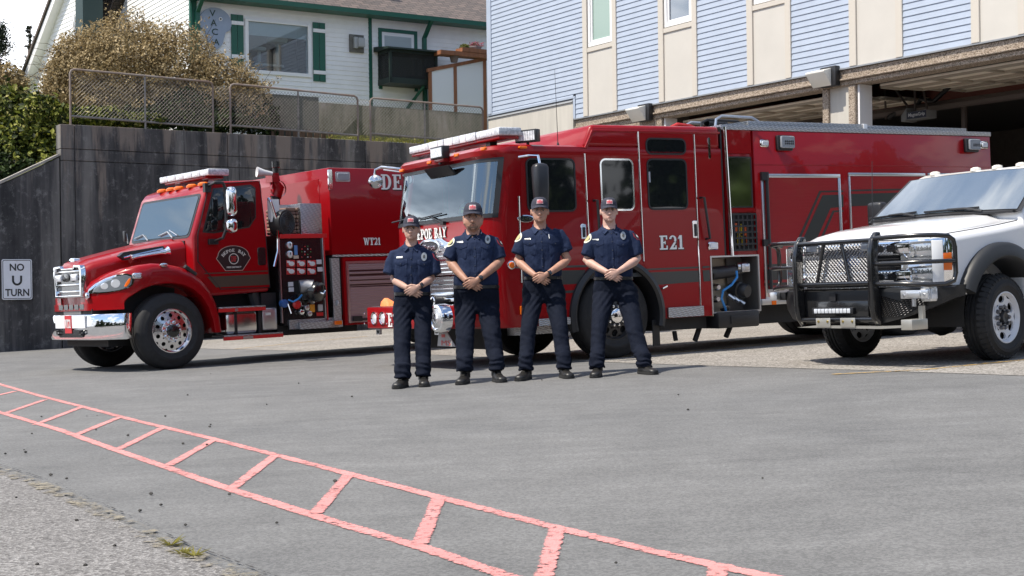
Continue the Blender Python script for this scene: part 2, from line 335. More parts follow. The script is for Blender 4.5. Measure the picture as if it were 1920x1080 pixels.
# grit along the road edge
def worn(m, t, b, sc, wear):   # paint that gives out towards ragged edges and in worn spots
    v = coords(t); n1 = noise(t, v, sc, 6, .8); n2 = noise(t, v, 2.2, 4); a = N(t, 'ShaderNodeAttribute', attribute_name='edge')
    s1 = N(t, 'ShaderNodeMath', operation='POWER'); t.links.new(a.outputs['Fac'], s1.inputs[0]); s1.inputs[1].default_value = 5
    s2 = N(t, 'ShaderNodeMath', operation='MULTIPLY_ADD'); t.links.new(n1.outputs[0], s2.inputs[0]); s2.inputs[1].default_value = 1.25; t.links.new(s1.outputs[0], s2.inputs[2])
    s3 = N(t, 'ShaderNodeMath', operation='MULTIPLY_ADD'); t.links.new(n2.outputs[0], s3.inputs[0]); s3.inputs[1].default_value = .35; t.links.new(s2.outputs[0], s3.inputs[2])
    k = ramp(t, s3.outputs[0], [(wear, (0, 0, 0)), (min(1, wear+.10), (1, 1, 1))]); tr = N(t, 'ShaderNodeBsdfTransparent'); mx = N(t, 'ShaderNodeMixShader'); t.links.new(k.outputs[0], mx.inputs[0]); t.links.new(b.outputs[0], mx.inputs[1]); t.links.new(tr.outputs[0], mx.inputs[2]); t.links.new(mx.outputs[0], t.nodes['Material Output'].inputs[0])
    fine = noise(t, v, 170, 3, .85); bumpto(t, b, fine.outputs[0], .5, .006); return v, fine
m_red, t, b = newmat('red_road_paint', .8); v, fine = worn(m_red, t, b, 30, .86); n2 = noise(t, v, 3, 6, .7)
c = ramp(t, n2.outputs[0], [(.3, (.54, .215, .20)), (.7, (.68, .29, .275))]).outputs[0]
t.links.new(mixc(t, 1., c, ramp(t, fine.outputs[0], [(.28, (.72, .72, .72)), (.72, (1.2, 1.2, 1.2))]).outputs[0], 'MULTIPLY'), b.inputs['Base Color'])
m_yel, t, b = newmat('yellow_road_paint', .8); v, fine = worn(m_yel, t, b, 22, .82); n1 = noise(t, v, 25, 5, .7)
t.links.new(ramp(t, n1.outputs[0], [(.38, (.22, .19, .14)), (.55, (.55, .33, .06))]).outputs[0], b.inputs['Base Color'])
def strip(b, pts, w, dz):
    pts = [Vector(p) for p in pts]; L = []; Rr = []
    res = []
    for i in range(len(pts)-1):
        k = max(1, int((pts[i+1]-pts[i]).length/.12)); res += [pts[i].lerp(pts[i+1], j/k) for j in range(k)]
    res.append(pts[-1]); pts = res
    for i, p in enumerate(pts):
        d = (pts[min(i+1, len(pts)-1)]-pts[max(i-1, 0)]).normalized(); n = Vector((-d.y, d.x)); j = w/2*(1+random.uniform(-.03, .03)), w/2*(1+random.uniform(-.03, .03))
        L.append((p, n, j))
    k = len(pts); V = [L[i][0]+L[i][1]*(L[i][2][0] if s > 0 else L[i][2][1])*s for s in (1.12, .55, 0, -.55, -1.12) for i in range(k)]
    b.edge = getattr(b, 'edge', [])+[e for e in (1, .5, 0, .5, 1) for i in range(k)]
    b.add([(q.x, q.y, gz(q.x, q.y)+dz) for q in V], [(r_*k+i, r_*k+i+1, (r_+1)*k+i+1, (r_+1)*k+i) for r_ in range(4) for i in range(k-1)])
def painted(b, name, m):
    o = b.build(name, m); at_ = o.data.attributes.new('edge', 'FLOAT', 'POINT'); at_.data.foreach_set('value', b.edge); return tag(o, kind='structure')
def smooth_line(px):
    return gp(*px)
b = MB()
up = [(-90, 697), (0, 721), (80, 744), (163, 765), (250, 788), (389, 821), (510, 852), (638, 885), (830, 935), (1050, 992), (1250, 1041), (1440, 1082), (1560, 1108)]
lo = [(-90, 748), (8, 776), (110, 806), (222, 846), (428, 917), (638, 983), (800, 1030), (940, 1078), (1050, 1112)]
ug, lg = gp(*up), gp(*lo)      # the marking runs on past the left edge of the photo
for g_l in (ug, lg):
    d0 = (Vector(g_l[0])-Vector(g_l[1])).normalized(); g_l.insert(0, (Vector(g_l[0])+d0*9)[:])
strip(b, ug, .095, .0034); strip(b, lg, .095, .0037)
d0 = (Vector(ug[0])-Vector(ug[1])).normalized()
for k in range(9): strip(b, [Vector(ug[1])+d0*(.6+k), Vector(lg[1])+d0*(.1+k)], .088, .0041+.0001*k)
for k, (p, q) in enumerate([((29, 734), (-20, 745)), ((84, 750), (8, 776)), ((152, 764), (66, 797)), ((224, 783), (140, 817)), ((304, 803), (222, 843)), ((400, 826), (315, 874)), ((517, 854), (435, 917)), ((655, 890), (592, 964)), ((822, 936), (787, 1022)), ((1045, 992), (1018, 1090)), ((1345, 1064), (1340, 1150))]):
    strip(b, gp(p, q), .088, .0041+.0001*k)
painted(b, 'red_hatched_marking', m_red)
b = MB()
for px in ([(1560, 703), (1735, 694), (1925, 675)], [(1130, 672), (1218, 666), (1345, 655), (1440, 646), (1560, 634)], [(1246, 616), (1313, 611), (1400, 605)], [(440, 655), (560, 643), (690, 631)], [(690, 612), (760, 604)]):
    strip(b, gp(*px), .09, .0075)
painted(b, 'yellow_line_marking', m_yel)
m_dirt, t, b_ = newmat('sandy_dirt', .95); v, fine = worn(m_dirt, t, b_, 11, .72); t.links.new(ramp(t, noise(t, v, 14, 6, .8).outputs[0], [(.3, (.10, .09, .07)), (.5, (.22, .195, .15)), (.7, (.34, .30, .22))]).outputs[0], b_.inputs['Base Color'])
b = MB(); strip(b, rd, .17, .0105); painted(b, 'roadside_dirt', m_dirt)
m_crk, t, b_ = newmat('dark_crack', .95); b_.inputs['Base Color'].default_value = (.035, .033, .03, 1); worn(m_crk, t, b_, 5, .72)
b = MB(); strip(b, [(p[0]+.05, p[1]+.06) for p in rd], .014, .0115); painted(b, 'asphalt_crack', m_crk)
# loose stones and weeds
m_stone = mat('dark_stone', (.05, .047, .043), .9, var=.4, vs=30)
spots = [(1016, 714), (1052, 682), (395, 702), (163, 782), (182, 781), (78, 783), (48, 850), (180, 808), (60, 815), (45, 846), (10, 853), (125, 900), (302, 950), (348, 988), (240, 818), (388, 836), (343, 834), (310, 782), (352, 742), (500, 760), (560, 720), (395, 798), (660, 745), (519, 984), (430, 930), (393, 802), (95, 893), (1272, 742), (1290, 770), (1155, 1060), (1430, 900), (70, 1062), (160, 1064), (144, 979), (215, 1027), (262, 961), (30, 936), (283, 929), (628, 905)]
st = None
for k, p in enumerate(spots):
    if st is None:
        bm = bmesh.new(); bmesh.ops.create_icosphere(bm, subdivisions=1, radius=.012)
        for q in bm.verts: q.co *= random.uniform(.7, 1.2); q.co.z *= .6
        me = bpy.data.meshes.new('pebble'); bm.to_mesh(me); bm.free(); me.materials.append(m_stone); st = bpy.data.objects.new('pebble', me); o = st
    else: o = st.copy()
    C.objects.link(o); g = gnd(*p); o.location = (g.x, g.y, g.z+.010); o.rotation_euler = (0, 0, random.random()*6); o.scale = [random.uniform(.5, 1.1)*(1 if g.y > 6 else .75)]*3
    tag(o, 'small dark pebble lying loose on the grey asphalt', 'pebble', 'loose pebbles on the asphalt')
m_weed = leafmat('dry_weed', [(0, (.22, .20, .04)), (.6, (.42, .36, .10)), (1, (.50, .36, .20))])
for k, (px, w_, lab) in enumerate([((320, 1025), .06, 'orange-tinged dry weed tuft in the asphalt edge crack, farthest of three'), ((342, 1040), .05, 'small yellow weed tuft in the asphalt edge crack, between two others'), ((364, 1046), .06, 'yellow-green weed tuft in the asphalt edge crack, nearest the bottom edge')]):
    g = gnd(*px); n = 40; rg = np.random.default_rng(k); b = MB()
    for i in range(n):
        a_, l_ = rg.random()*6.28, w_*(.4+.8*rg.random()); q = Vector((math.cos(a_), math.sin(a_), rg.uniform(.15, .7)))*l_; s_ = Vector((-q.y, q.x, 0)).normalized()*.003
        b.add([s_, -s_, q*.6-s_*.7, q+Vector((0, 0, -.004)), q*.6+s_*.7], [(0, 1, 2, 3, 4)])
    o = b.build('weed_tuft', m_weed); o.location = (g.x, g.y, g.z+.004); tag(o, lab, 'weed')

# ---------------------------------------------------------------- retaining wall
WL = Frame(gnd(50, 657), 33.5)
m_wall, t, bb = newmat('stained_concrete', .9); v = coords(t); st_ = noise(t, coords(t, (1.6, 1.6, .10)), 1.5, 7, .65); bl = noise(t, v, .9, 7, .65); fi = noise(t, v, 14, 6, .75); wh = noise(t, coords(t, (1, 1, .75)), 5, 9, .8)
c = ramp(t, st_.outputs[0], [(.38, (.026, .026, .028)), (.5, (.055, .053, .055)), (.64, (.17, .16, .15))]).outputs[0]
c = mixc(t, ramp(t, bl.outputs[0], [(.45, (0, 0, 0)), (.75, (.7, .7, .7))]).outputs[0], c, (.10, .096, .095))
c = mixc(t, ramp(t, wh.outputs[0], [(.53, (0, 0, 0)), (.68, (.6, .6, .6))]).outputs[0], c, (.27, .265, .26))
sx = N(t, 'ShaderNodeSeparateXYZ'); t.links.new(v, sx.inputs[0])
tn = noise(t, coords(t, (1.3, 1, .12)), 1.5, 7, .65); ad = N(t, 'ShaderNodeMath', operation='ADD'); t.links.new(sx.outputs[2], ad.inputs[0])
tm = N(t, 'ShaderNodeMath', operation='MULTIPLY'); t.links.new(tn.outputs[0], tm.inputs[0]); tm.inputs[1].default_value = 11; t.links.new(tm.outputs[0], ad.inputs[1])
c = mixc(t, ramp(t, N(t, 'ShaderNodeMapRange').outputs[0], [(0, (0, 0, 0)), (1, (1, 1, 1))]).outputs[0], c, (.20, .165, .14))
mrn = [n for n in t.nodes if n.type == 'MAP_RANGE'][0]; t.links.new(ad.outputs[0], mrn.inputs[0]); mrn.inputs[1].default_value = 10.1; mrn.inputs[2].default_value = 10.9; mrn.inputs[4].default_value = .85
t.links.new(c, bb.inputs['Base Color']); bumpto(t, bb, fi.outputs[0], .3, .01)
wr = empty('retaining_wall', WL.M, 'tall dark stained concrete retaining wall behind the fire trucks', 'wall')
b = MB(); xs = [.77, 1.08, 4.62, 4.90, 8.2, 11.9, 16.5]; zs = [-.4, 1.05, 4.10, 4.36, 4.90]; gp_ = .008
for i in range(len(xs)-1):
    for j in range(len(zs)-1): b.box(xs[i]+gp_, xs[i+1]-gp_, 0, .35, zs[j]+gp_, zs[j+1]-gp_)
b.box(.80, 16.4, .03, .33, -.3, 4.88)
b.build('wall_panel', m_wall, wr, bevel=.006, seg=1)
b = MB(); b.prism([(-9.5, -.5), (.755, -.5), (.755, 4.17), (-.52, 3.52), (-9.5, -.1)], 'y', .02, .33); b.build('wing_wall', m_wall, wr, bevel=.01, seg=1)
m_cop = mat('pale_concrete', (.30, .28, .25), .9, var=.3, vs=4, bump=.2)
b = MB(); b.prism([(.755, 4.20), (.755, 4.25), (-.55, 3.585), (-9.5, -.03), (-9.5, -.08), (-.52, 3.535)], 'y', 0, .36); b.build('coping', m_cop, wr)
# no U turn sign
sg = empty('road_sign', WL.M@Matrix.Translation((-.19, -.03, 1.52)), 'white square NO U TURN sign fixed to the dark concrete wall', 'sign')
m_sign = mat('sign_white', (.74, .76, .80), .45, var=.05); hw, hh = .315, .43
b = MB(); b.prism(rrect(-hw, hw, -hh, hh, .04), 'y', -.004, .012); b.build('panel', m_sign, sg)
b = MB(); o_ = rrect(-hw+.018, hw-.018, -hh+.018, hh-.018, .035); i_ = rrect(-hw+.030, hw-.030, -hh+.030, hh-.030, .028)
n_ = len(o_); b.add([(p[0], -.0065, p[1]) for p in o_]+[(p[0], -.0065, p[1]) for p in i_], [(k, (k+1) % n_, n_+(k+1) % n_, n_+k) for k in range(n_)]); b.build('border', blacktext, sg)
sans('NO', .30, .155, bold=.02).build('lettering', blacktext, sg, onside(0, .26, -.006)); sans('TURN', .50, .155, bold=.02).build('lettering', blacktext, sg, onside(0, -.28, -.006))
b = MB(); ua = [R(180+180*q/16) for q in range(17)]; U_ = [(-.105, .10)]+[(.105*math.cos(a), .11*math.sin(a)) for a in ua]+[(.105, .10), (.063, .10)]+[(.063*math.cos(a), .068*math.sin(a)) for a in ua[::-1]]+[(-.063, .10)]; b.prism(U_, 'z', 0, .003); b.build('lettering', blacktext, sg, onside(0, -.02, -.006))
b = MB(); [b.lathe([(.009, 0), (.009, -.006), (0, -.007)], (0, -.004, z_), (0, 1, 0), 8) for z_ in (.385, -.40)]; b.build('bolt', alu, sg)
# chain link fence on the wall
m_galv = mat('weathered_galvanised', (.24, .22, .20), .6, .4, var=.35, vs=9)
m_rust = mat('rusty_pipe', (.20, .13, .095), .75, .2, col2=(.26, .24, .22), vs=3)
def fence_panel(x0, x1, xm, z0, z1, lab, conn=None):
    r = empty('fence_panel', WL.M@Matrix.Translation((x0, .17, 4.9)), lab, 'fence', 'chain link fence panels on the wall'); L = x1-x0; h0, h1 = z0-4.9, z1-4.9
    b = MB(); q = .09
    b.tube([(0, 0, 0), (0, 0, h0-q), (.03, 0, h0-.03), (q, 0, h0), (L-q, 0, h1), (L-.03, 0, h1-.03), (L, 0, h1-q), (L, 0, -.02)], .025, 8); b.build('frame', m_rust, r)
    b = MB(); b.tube([(0, 0, .2), (L, 0, .13)], .024, 8); b.build('bottom_rail', m_galv, r)
    b = MB(); b.tube([(xm-x0, 0, 0), (xm-x0, 0, h0+(h1-h0)*(xm-x0)/L-.02)], .024, 8); b.build('post', m_galv, r)
    b = MB(); s_ = .085; n = int((L+1.3)/s_); X0 = 0 if not conn else -conn
    for k in range(n):
        for dr in (1, -1):
            pts = []
            t0 = X0+k*s_-(1.2 if dr == 1 else 0)
            za, zb = .16, min(h0, h1)-.02
            xa, xb = (t0, t0+(zb-za)) if dr == 1 else (t0+(zb-za), t0)
            def clip(x, z, x2, z2):
                P = []
                for (px, pz, qx, qz) in ((x, z, x2, z2), (x2, z2, x, z)):
                    if px < X0: tt = (X0-px)/(qx-px) if qx != px else 2; px, pz = X0, pz+(qz-pz)*tt
                    elif px > L: tt = (px-L)/(px-qx) if qx != px else 2; px, pz = L, pz+(qz-pz)*tt
                    if not (min(z, z2)-.001 <= pz <= max(z, z2)+.001): return None
                    P.append((px, dr*.004, pz))
                return P
            if max(xa, xb) <= X0 or min(xa, xb) >= L: continue
            P = clip(xa, za, xb, zb)
            if P and (Vector(P[0])-Vector(P[1])).length > .02: b.tube(P, .0036, 3, caps=False)
    b.build('chain_link_mesh', m_galv, r); return r
fence_panel(1.05, 4.34, 2.73, 6.13, 6.08, 'rusty chain link fence panel in front of the tan bush, at the wall end')
fence_panel(4.77, 8.10, 6.50, 6.07, 6.00, 'middle chain link fence panel, half in front of ivy and half of grey screen', .43)
fence_panel(8.45, 11.75, 10.0, 5.98, 5.95, 'chain link fence panel in front of the weathered screen, next to the blue building', .35)
# weathered privacy screen behind the fence
m_scr, t, bb = newmat('weathered_screen', .9); v = coords(t); n1 = noise(t, coords(t, (1.6, 1, .5)), 1.6, 6, .7); n2 = noise(t, v, .8, 4)
c = ramp(t, n1.outputs[0], [(.32, (.09, .095, .05)), (.5, (.20, .185, .13)), (.7, (.34, .31, .25))]).outputs[0]; t.links.new(c, bb.inputs['Base Color'])
b = MB(); [b.box(7.2+k*.42, 7.2+(k+1)*.42-.006, .95, .98+.012*(k % 2), 5.02, 5.90) for k in range(12)]
o = b.build('privacy_screen', m_scr, M=WL.M); tag(o, 'weathered greenish brown board screen standing behind the chain link fence', 'screen')
b = MB(); b.box(5.95, 7.35, .80, .86, 5.0, 6.0); [b.box(6.2+k*.2, 6.22+k*.2, .785, .80, 5.0, 6.0) for k in range(5)]
o = b.build('grey_panel', mat('grey_panel_paint', (.10, .105, .085), .8, var=.25, vs=3, stretch=(1, 1, .3)), M=WL.M); tag(o, 'dull grey-green upright panel behind the middle fence panel', 'panel')
m_wood = mat('brown_picket', (.12, .075, .05), .85, var=.4, vs=12, stretch=(1, 1, .2))
b = MB(); [b.box(6.0+k*.19, 6.13+k*.19, .62, .65, 4.86, 5.10+.03*(k % 3)) for k in range(9)]; o = b.build('low_picket_edging', m_wood, M=WL.M); tag(o, 'row of low brown pickets at the foot of the fence on the wall', 'edging')
# yard behind the wall
m_soil = mat('yard_soil', (.15, .16, .075), .95, var=.4, vs=3, bump=.3)
b = MB(); b.add([(-9.5, .34, -.3), (-.52, .34, 3.25), (.76, .34, 3.95), (.80, .34, 4.86), (30, .34, 4.86), (-9.5, 4, .2), (-.52, 3.0, 3.4), (.76, 2.5, 4.2), (2.5, 2.5, 4.95), (30, 2.5, 5.0), (-14, 40, 2.0), (0, 40, 6.0), (4, 40, 6.5), (8, 40, 7.0), (30, 40, 7.2)],
    [(0, 1, 6, 5), (1, 2, 7, 6), (2, 3, 8, 7), (3, 4, 9, 8), (5, 6, 11, 10), (6, 7, 12, 11), (7, 8, 13, 12), (8, 9, 14, 13)]); tag(b.build('yard_terrain', m_soil, M=WL.M), kind='structure')
g_ = np.random.default_rng(3); n = 5000; P_ = np.c_[g_.uniform(7.4, 12.3, n), g_.uniform(.36, .9, n), 4.87+.20*g_.random(n)**1.5]
o = leaf_obj('yard_grass', P_, .035, leafmat('yellow_grass', [(0, (.10, .13, .02)), (.5, (.25, .25, .05)), (1, (.42, .38, .14))]), aspect=.2, seed=5); o.matrix_world = WL.M; tag(o, kind='stuff')
# ---------------------------------------------------------------- fire station
BF = Frame(Vector((-.60, 36.943, 0)), -56.7)
m_blue = mat('blue_siding', (.365, .42, .51), .55, var=.06, vs=2.5, bump=.05, bs=40)
m_cream = mat('cream_panel', (.53, .505, .46), .6, var=.04, vs=1.5)
m_cream2 = mat('cream_trim', (.53, .49, .43), .6)
m_creamwall = mat('cream_concrete', (.48, .455, .405), .8, var=.12, vs=2, stretch=(2, 1, .25))
m_agg = aggregate('tan_aggregate', [(0, (.07, .05, .035)), (.3, (.24, .19, .145)), (.7, (.36, .30, .24)), (1, (.50, .43, .36))], 70, (.9, .88, .85))
m_flash = mat('grey_flashing', (.30, .31, .32), .45, .4)
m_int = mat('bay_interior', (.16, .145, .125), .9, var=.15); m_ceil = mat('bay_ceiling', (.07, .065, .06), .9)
m_vinyl = mat('white_vinyl', (.80, .80, .80), .4)
bs = empty('fire_station', BF.M, 'blue clapboard fire station with cream panels and open truck bays', 'building')
def X(px, y=60): return BF.S(px, y)[0]
Z1 = 5.12; ZT = 9.6
def clap(b, x0, x1, z0, z1, pitch=.118, y0=0, dep=.016):
    n = int(math.ceil((z1-z0)/pitch)); 
    for k in range(n):
        a = z1-(k+1)*pitch; c = z1-k*pitch; a = max(a, z0)
        b.add([(x0, y0-dep, a), (x1, y0-dep, a), (x1, y0-.001, c), (x0, y0-.001, c), (x0, y0, a), (x1, y0, a)], [(0, 1, 2, 3), (4, 5, 1, 0)])
bays = [(1094, 1157), (1236, 1308), (1402, 1484.5), (1594, 1694), (1823, 1926)]
bx = [(X(a), X(c)) for a, c in bays]
xa = .30; zlow = 5.66
for i, (p, q) in enumerate(bx+[(18, 18)]):
    b = MB()
    if i == 0: clap(b, xa, 3.86, zlow, ZT); clap(b, 3.96, p, Z1, 5.70); clap(b, 3.86, p, 5.70, ZT)
    elif p-xa > .05: clap(b, xa, p, Z1, ZT)
    if b.v: b.build('clapboard_siding', m_blue, bs, ang=10)
    xa = q
b = MB(); b.box(.10, .30, -.03, .3, 5.6, ZT); b.box(3.87, 3.95, -.025, .1, Z1, 5.60); b.box(.10, 3.95, -.03, .2, 5.605, 5.655); b.build('corner_trim', m_blue, bs)
for i, (p, q) in enumerate(bx):
    b = MB(); w = .17
    b.box(p, p+w, -.04, .1, Z1, ZT); b.box(q-w*.9, q, -.04, .1, Z1, ZT); b.box(p+w, q-w*.9, -.03, .1, 6.60, 6.70); b.build('pilaster_trim', m_cream2, bs, bevel=.006, seg=1)
    b = MB(); b.box(p+w, q-w*.9, -.004, .1, Z1, 6.60); b.build('cream_panel', m_cream, bs)
    x0, x1 = p+w+.02, q-w*.9-.02
    b = MB()
    for (u0, u1, v0, v1, yy) in ((x0, x1, 6.72, 6.80, .0), (x0, x1, 8.5, 8.58, .0), (x0, x0+.07, 6.80, 8.5, .0), (x1-.07, x1, 6.80, 8.5, .0), (x0+.075, x1-.075, 6.805, 6.865, .03), (x0+.075, x0+.125, 6.865, 8.5, .03), (x1-.125, x1-.075, 6.865, 8.5, .03)): b.box(u0, u1, yy-.01, yy+.08, v0, v1)
    wn = b.build('window', m_vinyl, bs, bevel=.006, seg=1)
    pm = mat('green_blind_pane', (.25, .35, .30), .08, spec=.8) if i == 0 else mat('blue_pane', (.02, .035, .06), .03, spec=1, ior=2.2)
    b = MB(); b.box(x0+.126, x1-.126, .05, .07, 6.866, 8.5); b.build('pane', pm, wn)
    b = MB(); b.box(x0+.06, x1-.06, .10, .12, 8.6, ZT); b.build('upper_panel', m_cream, wn)
b = MB(); b.box(.12, 3.86, -.02, .4, .5, 5.52); b.build('lower_wall', m_creamwall, bs)
b = MB(); b.prism([(-.05, 5.52), (.02, 5.605), (.3, 5.605), (.3, 5.52)], 'x', .10, 3.86); b.box(3.9, 18, -.03, .12, Z1-.03, Z1-.002); b.build('flashing', m_flash, bs)
# header beam, columns, jambs
c0, c1 = BF.S(1538, 200)[0], BF.S(1600, 220)[0]; j0 = BF.S(1227, 210)[0]; ZB = BF.S(1400, 192)[1]; ZM = BF.S(1400, 180)[1]
b = MB(); b.box(3.9, 18, .02, .40, ZM, Z1-.032); b.box(3.9, 18, -.03, .40, ZM-.04, ZM-.001); b.box(3.9, 18, .03, .40, ZB, ZM-.041); b.build('header_beam', m_agg, bs, bevel=.01, seg=1)
b = MB(); b.box(3.9, j0, .04, .4, -.2, ZB-.002); b.build('pier', m_agg, bs)
for x0, x1 in ((j0+.001, j0+.18), (c0, c0+.16), (c1-.17, c1), (17.6, 17.78)): b = MB(); b.box(x0, x1, .05, .5, -.2, ZB-.002); b.build('jamb', m_agg, bs, bevel=.012, seg=1)
b = MB(); b.box(c0+.161, c1-.171, .10, .5, -.2, ZB-.002); b.build('column', m_creamwall, bs)
for q_ in (c1+.002, j0+.182): b = MB(); b.box(q_, q_+.048, .12, .45, -.2, ZB-.004); b.build('door_track', m_vinyl, bs)
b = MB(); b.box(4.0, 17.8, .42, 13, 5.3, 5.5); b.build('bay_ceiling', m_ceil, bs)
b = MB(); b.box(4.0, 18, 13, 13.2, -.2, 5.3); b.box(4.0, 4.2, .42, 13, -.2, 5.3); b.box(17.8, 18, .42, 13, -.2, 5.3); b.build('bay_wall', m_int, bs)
b = MB(); b.box(3.9, 18.1, .0, 13.2, 9.62, 9.9); b.box(.1, 3.9, .0, 13.2, 9.62, 9.9); b.build('roof', m_flash, bs)
b = MB(); b.box(.14, 18, .16, .3, 5.66, 9.6); b.box(.14, .3, .3, 13, 4, 9.6); b.box(17.8, 18.0, .3, 13, 5.52, 9.6); b.build('backing_wall', m_blue, bs)
b = MB(); b.box(.10, .13, .4, 13, -.1, 9.6); b.build('side_wall', m_blue, bs)
m_dw = mat('dark_steel', (.07, .055, .05), .6, .3)
m_redst = mat('red_oxide_beam', (.10, .028, .02), .7)
b = MB(); b.box(4.3, 17.7, 3.2, 3.45, 4.75, 5.28); b.build('steel_beam', m_redst, bs)
b = MB(); [b.tube([(x, .6, 4.9), (x, 12, 4.9)], .04, 6) for x in (14.2, 17.1)]; b.tube([(9, 2.3, 4.55), (17.6, 2.3, 4.5)], .09, 8); b.tube([(13.1, 2.6, 3.4), (13.1, 2.6, 4.5)], .06, 8); b.tube([(16.4, 4.6, 3.4), (16.4, 4.6, 4.5)], .07, 8); b.build('pipework', m_dw, bs)
m_lampgrey = mat('dusty_tube_light', (.50, .48, .42), .5)
b = MB(); b.box(15.2, 15.4, 2.6, 4.8, 4.30, 4.38); b.build('strip_light', m_lampgrey, bs)
# raised overhead doors hanging under the ceiling
m_door = mat('pale_door_panel', (.78, .72, .62), .6, var=.1); m_rib = mat('door_rib', (.36, .32, .26), .6)
def overhead(x0, x1, lab, zt):
    r = empty('overhead_door', BF.M@Matrix.Translation((0, 0, zt)), lab, 'garage door', 'raised overhead bay doors')
    for k in range(6):
        b = MB(); y0 = .55+k*.62; z = -.0+.03*k
        b.box(x0, x1, y0, y0+.60, z, z+.04); s = b.build('door_section', m_door, r, bevel=.006, seg=1)
        b = MB(); [b.box(x0, x1, y0+dy, y0+dy+.05, z-.045, z-.002) for dy in (.02, .53)]; nx = int((x1-x0)/1.1)
        [b.box(x0+(x1-x0)*i/nx-.04, x0+(x1-x0)*i/nx+.04, y0+.075, y0+.525, z-.04, z-.002) for i in range(nx+1)]; b.build('rib', m_rib, s)
overhead(j0+.3, c0-.1, 'raised pale overhead door in the left truck bay, behind the engine roof', ZB-.09)
overhead(c1+.15, 17.5, 'raised pale overhead door in the right truck bay, seen from below', ZB-.02)
# exhaust extractor with its sign
ex = empty('exhaust_extractor', BF.M@Matrix.Translation((BF.S(1725, 216, 1.8)[0], 1.8, BF.S(1725, 216, 1.8)[1])), 'grey exhaust extraction rail hanging in the right truck bay', 'exhaust extractor')
m_exg = mat('extractor_grey', (.16, .165, .17), .5)
b = MB(); b.box(-.20, .28, -.15, .15, -.08, .07); b.prism([(-.20, -.1), (-.34, -.1), (-.34, .02), (-.20, .16)], 'y', -.15, .15); b.build('rail_body', m_exg, ex, bevel=.01)
b = MB(); b.box(-.19, .28, -.156, -.151, -.07, .06); b.build('sign_plate', mat('navy_plate', (.02, .025, .05), .5), ex)
sans('MagneGrip', .40, .085, bold=.01).build('lettering', mat('pale_lettering', (.5, .52, .55), .5), ex, onside(.05, -.005, -.158))
b = MB(); [b.tube([p, q], .022, 6) for p, q in (((-.2, 0, .08), (-.95, 0, 1.0)), ((.18, 0, .08), (-.12, .1, 1.0)), ((-.12, 0, .08), (-.12, 0, 1.0)), ((-1.3, .5, .1), (-1.15, .3, 1.0)))]; b.build('strut', m_dw, ex)
b = MB(); b.tube([(-1.15, .4, .1), (-.9, .5, .25), (-.6, .5, .12), (-.4, .5, .4), (-.1, .5, .3), (.3, .5, .55)], .05, 8); b.build('exhaust_hose', blackp, ex)
# wall lamps
def wall_lamp(px, py, lab):
    x, z = BF.S(px, py); r = empty('wall_lamp', BF.M@Matrix.Translation((x, -.035, z)), lab, 'wall light', 'wall lamps on the station')
    b = MB(); b.box(-.02, .38, -.10, .03, -.16, .22); b.build('housing', blackp, r, bevel=.02)
    b = MB(); b.prism([(-.102, .18), (-.30, .13), (-.30, .10), (-.102, -.15)], 'x', -.20, .28); b.build('lens', mat('frosted_lens', (.75, .74, .68), .35), r, bevel=.01)
wall_lamp(1548, 150, 'white wedge wall lamp on the column between the two truck bays')
wall_lamp(1205, 216, 'white wedge wall lamp above the raised roof of the engine cab')
# ---------------------------------------------------------------- white house
HF = Frame(WL.w(0, 5, 0), 32)
m_wsid = mat('white_siding', (.83, .83, .82), .6, var=.05, vs=3); m_green = mat('green_trim', (.008, .095, .06), .45); m_roof, t, bb = newmat('brown_shingles', .9)
v = coords(t); br = N(t, 'ShaderNodeTexBrick'); br.inputs['Scale'].default_value = 3.4; br.inputs['Mortar Size'].default_value = .03; br.inputs['Row Height'].default_value = .5; br.inputs['Brick Width'].default_value = .9
br.inputs['Color1'].default_value = (.16, .125, .11, 1); br.inputs['Color2'].default_value = (.095, .08, .075, 1); br.inputs['Mortar'].default_value = (.03, .027, .025, 1); t.links.new(v, br.inputs['Vector']); t.links.new(br.outputs[0], bb.inputs['Base Color'])
hs = empty('white_house', HF.M, 'white clapboard house with green trim above the retaining wall', 'house')
def HX(px, py=90, yo=0): return HF.S(px, py, yo)
XC = 5.66; EV = 8.97
x0, x1 = HX(459, 100)[0], HX(583, 100)[0]; z1, z0 = HX(583, 47)[1], HX(583, 146)[1]
b = MB(); clap(b, XC, x0, 4.6, EV, .13); clap(b, x1, 19, 4.6, EV, .13); clap(b, x0, x1, 4.6, z0, .13); clap(b, x0, x1, z1, EV, .13)
b.build('clapboard_wall', m_wsid, hs, ang=10)
b = MB()   # near end wall and gable, seen from the left
n = 46
for k in range(n):
    a = 4.6+k*.13; c = a+.13; yr = lambda z: 0 if z < EV else (z-EV)/.62
    b.add([(XC-.016, yr(a), a), (XC-.016, 7.5-yr(a), a), (XC, 7.5-yr(c), c), (XC, yr(c), c), (XC, 7.5-yr(a), a), (XC, yr(a), a)], [(0, 1, 2, 3), (4, 5, 0, 1)])
    if c > EV+2.2: break
b.build('gable_wall', m_wsid, hs, ang=10)
b = MB(); b.box(XC-.03, XC+.12, -.035, .0, 4.6, EV); b.box(XC-.05, XC-.02, .0, .12, 4.6, EV); xg = HX(694, 100)[0]; b.box(xg-.05, xg+.05, -.03, 0, 4.6, EV); b.build('green_trim_board', m_green, hs)
b = MB(); b.prism([(-.42, EV+.02), (-.42, EV+.14), (3.75, EV+2.62), (3.75, EV+2.5)], 'x', XC-.25, 19.3); b.build('roof', m_roof, hs)
b = MB(); b.prism([(7.92, EV+.02), (7.92, EV+.14), (3.752, EV+2.62), (3.752, EV+2.5)], 'x', XC-.25, 19.3); b.build('roof', m_roof, hs)
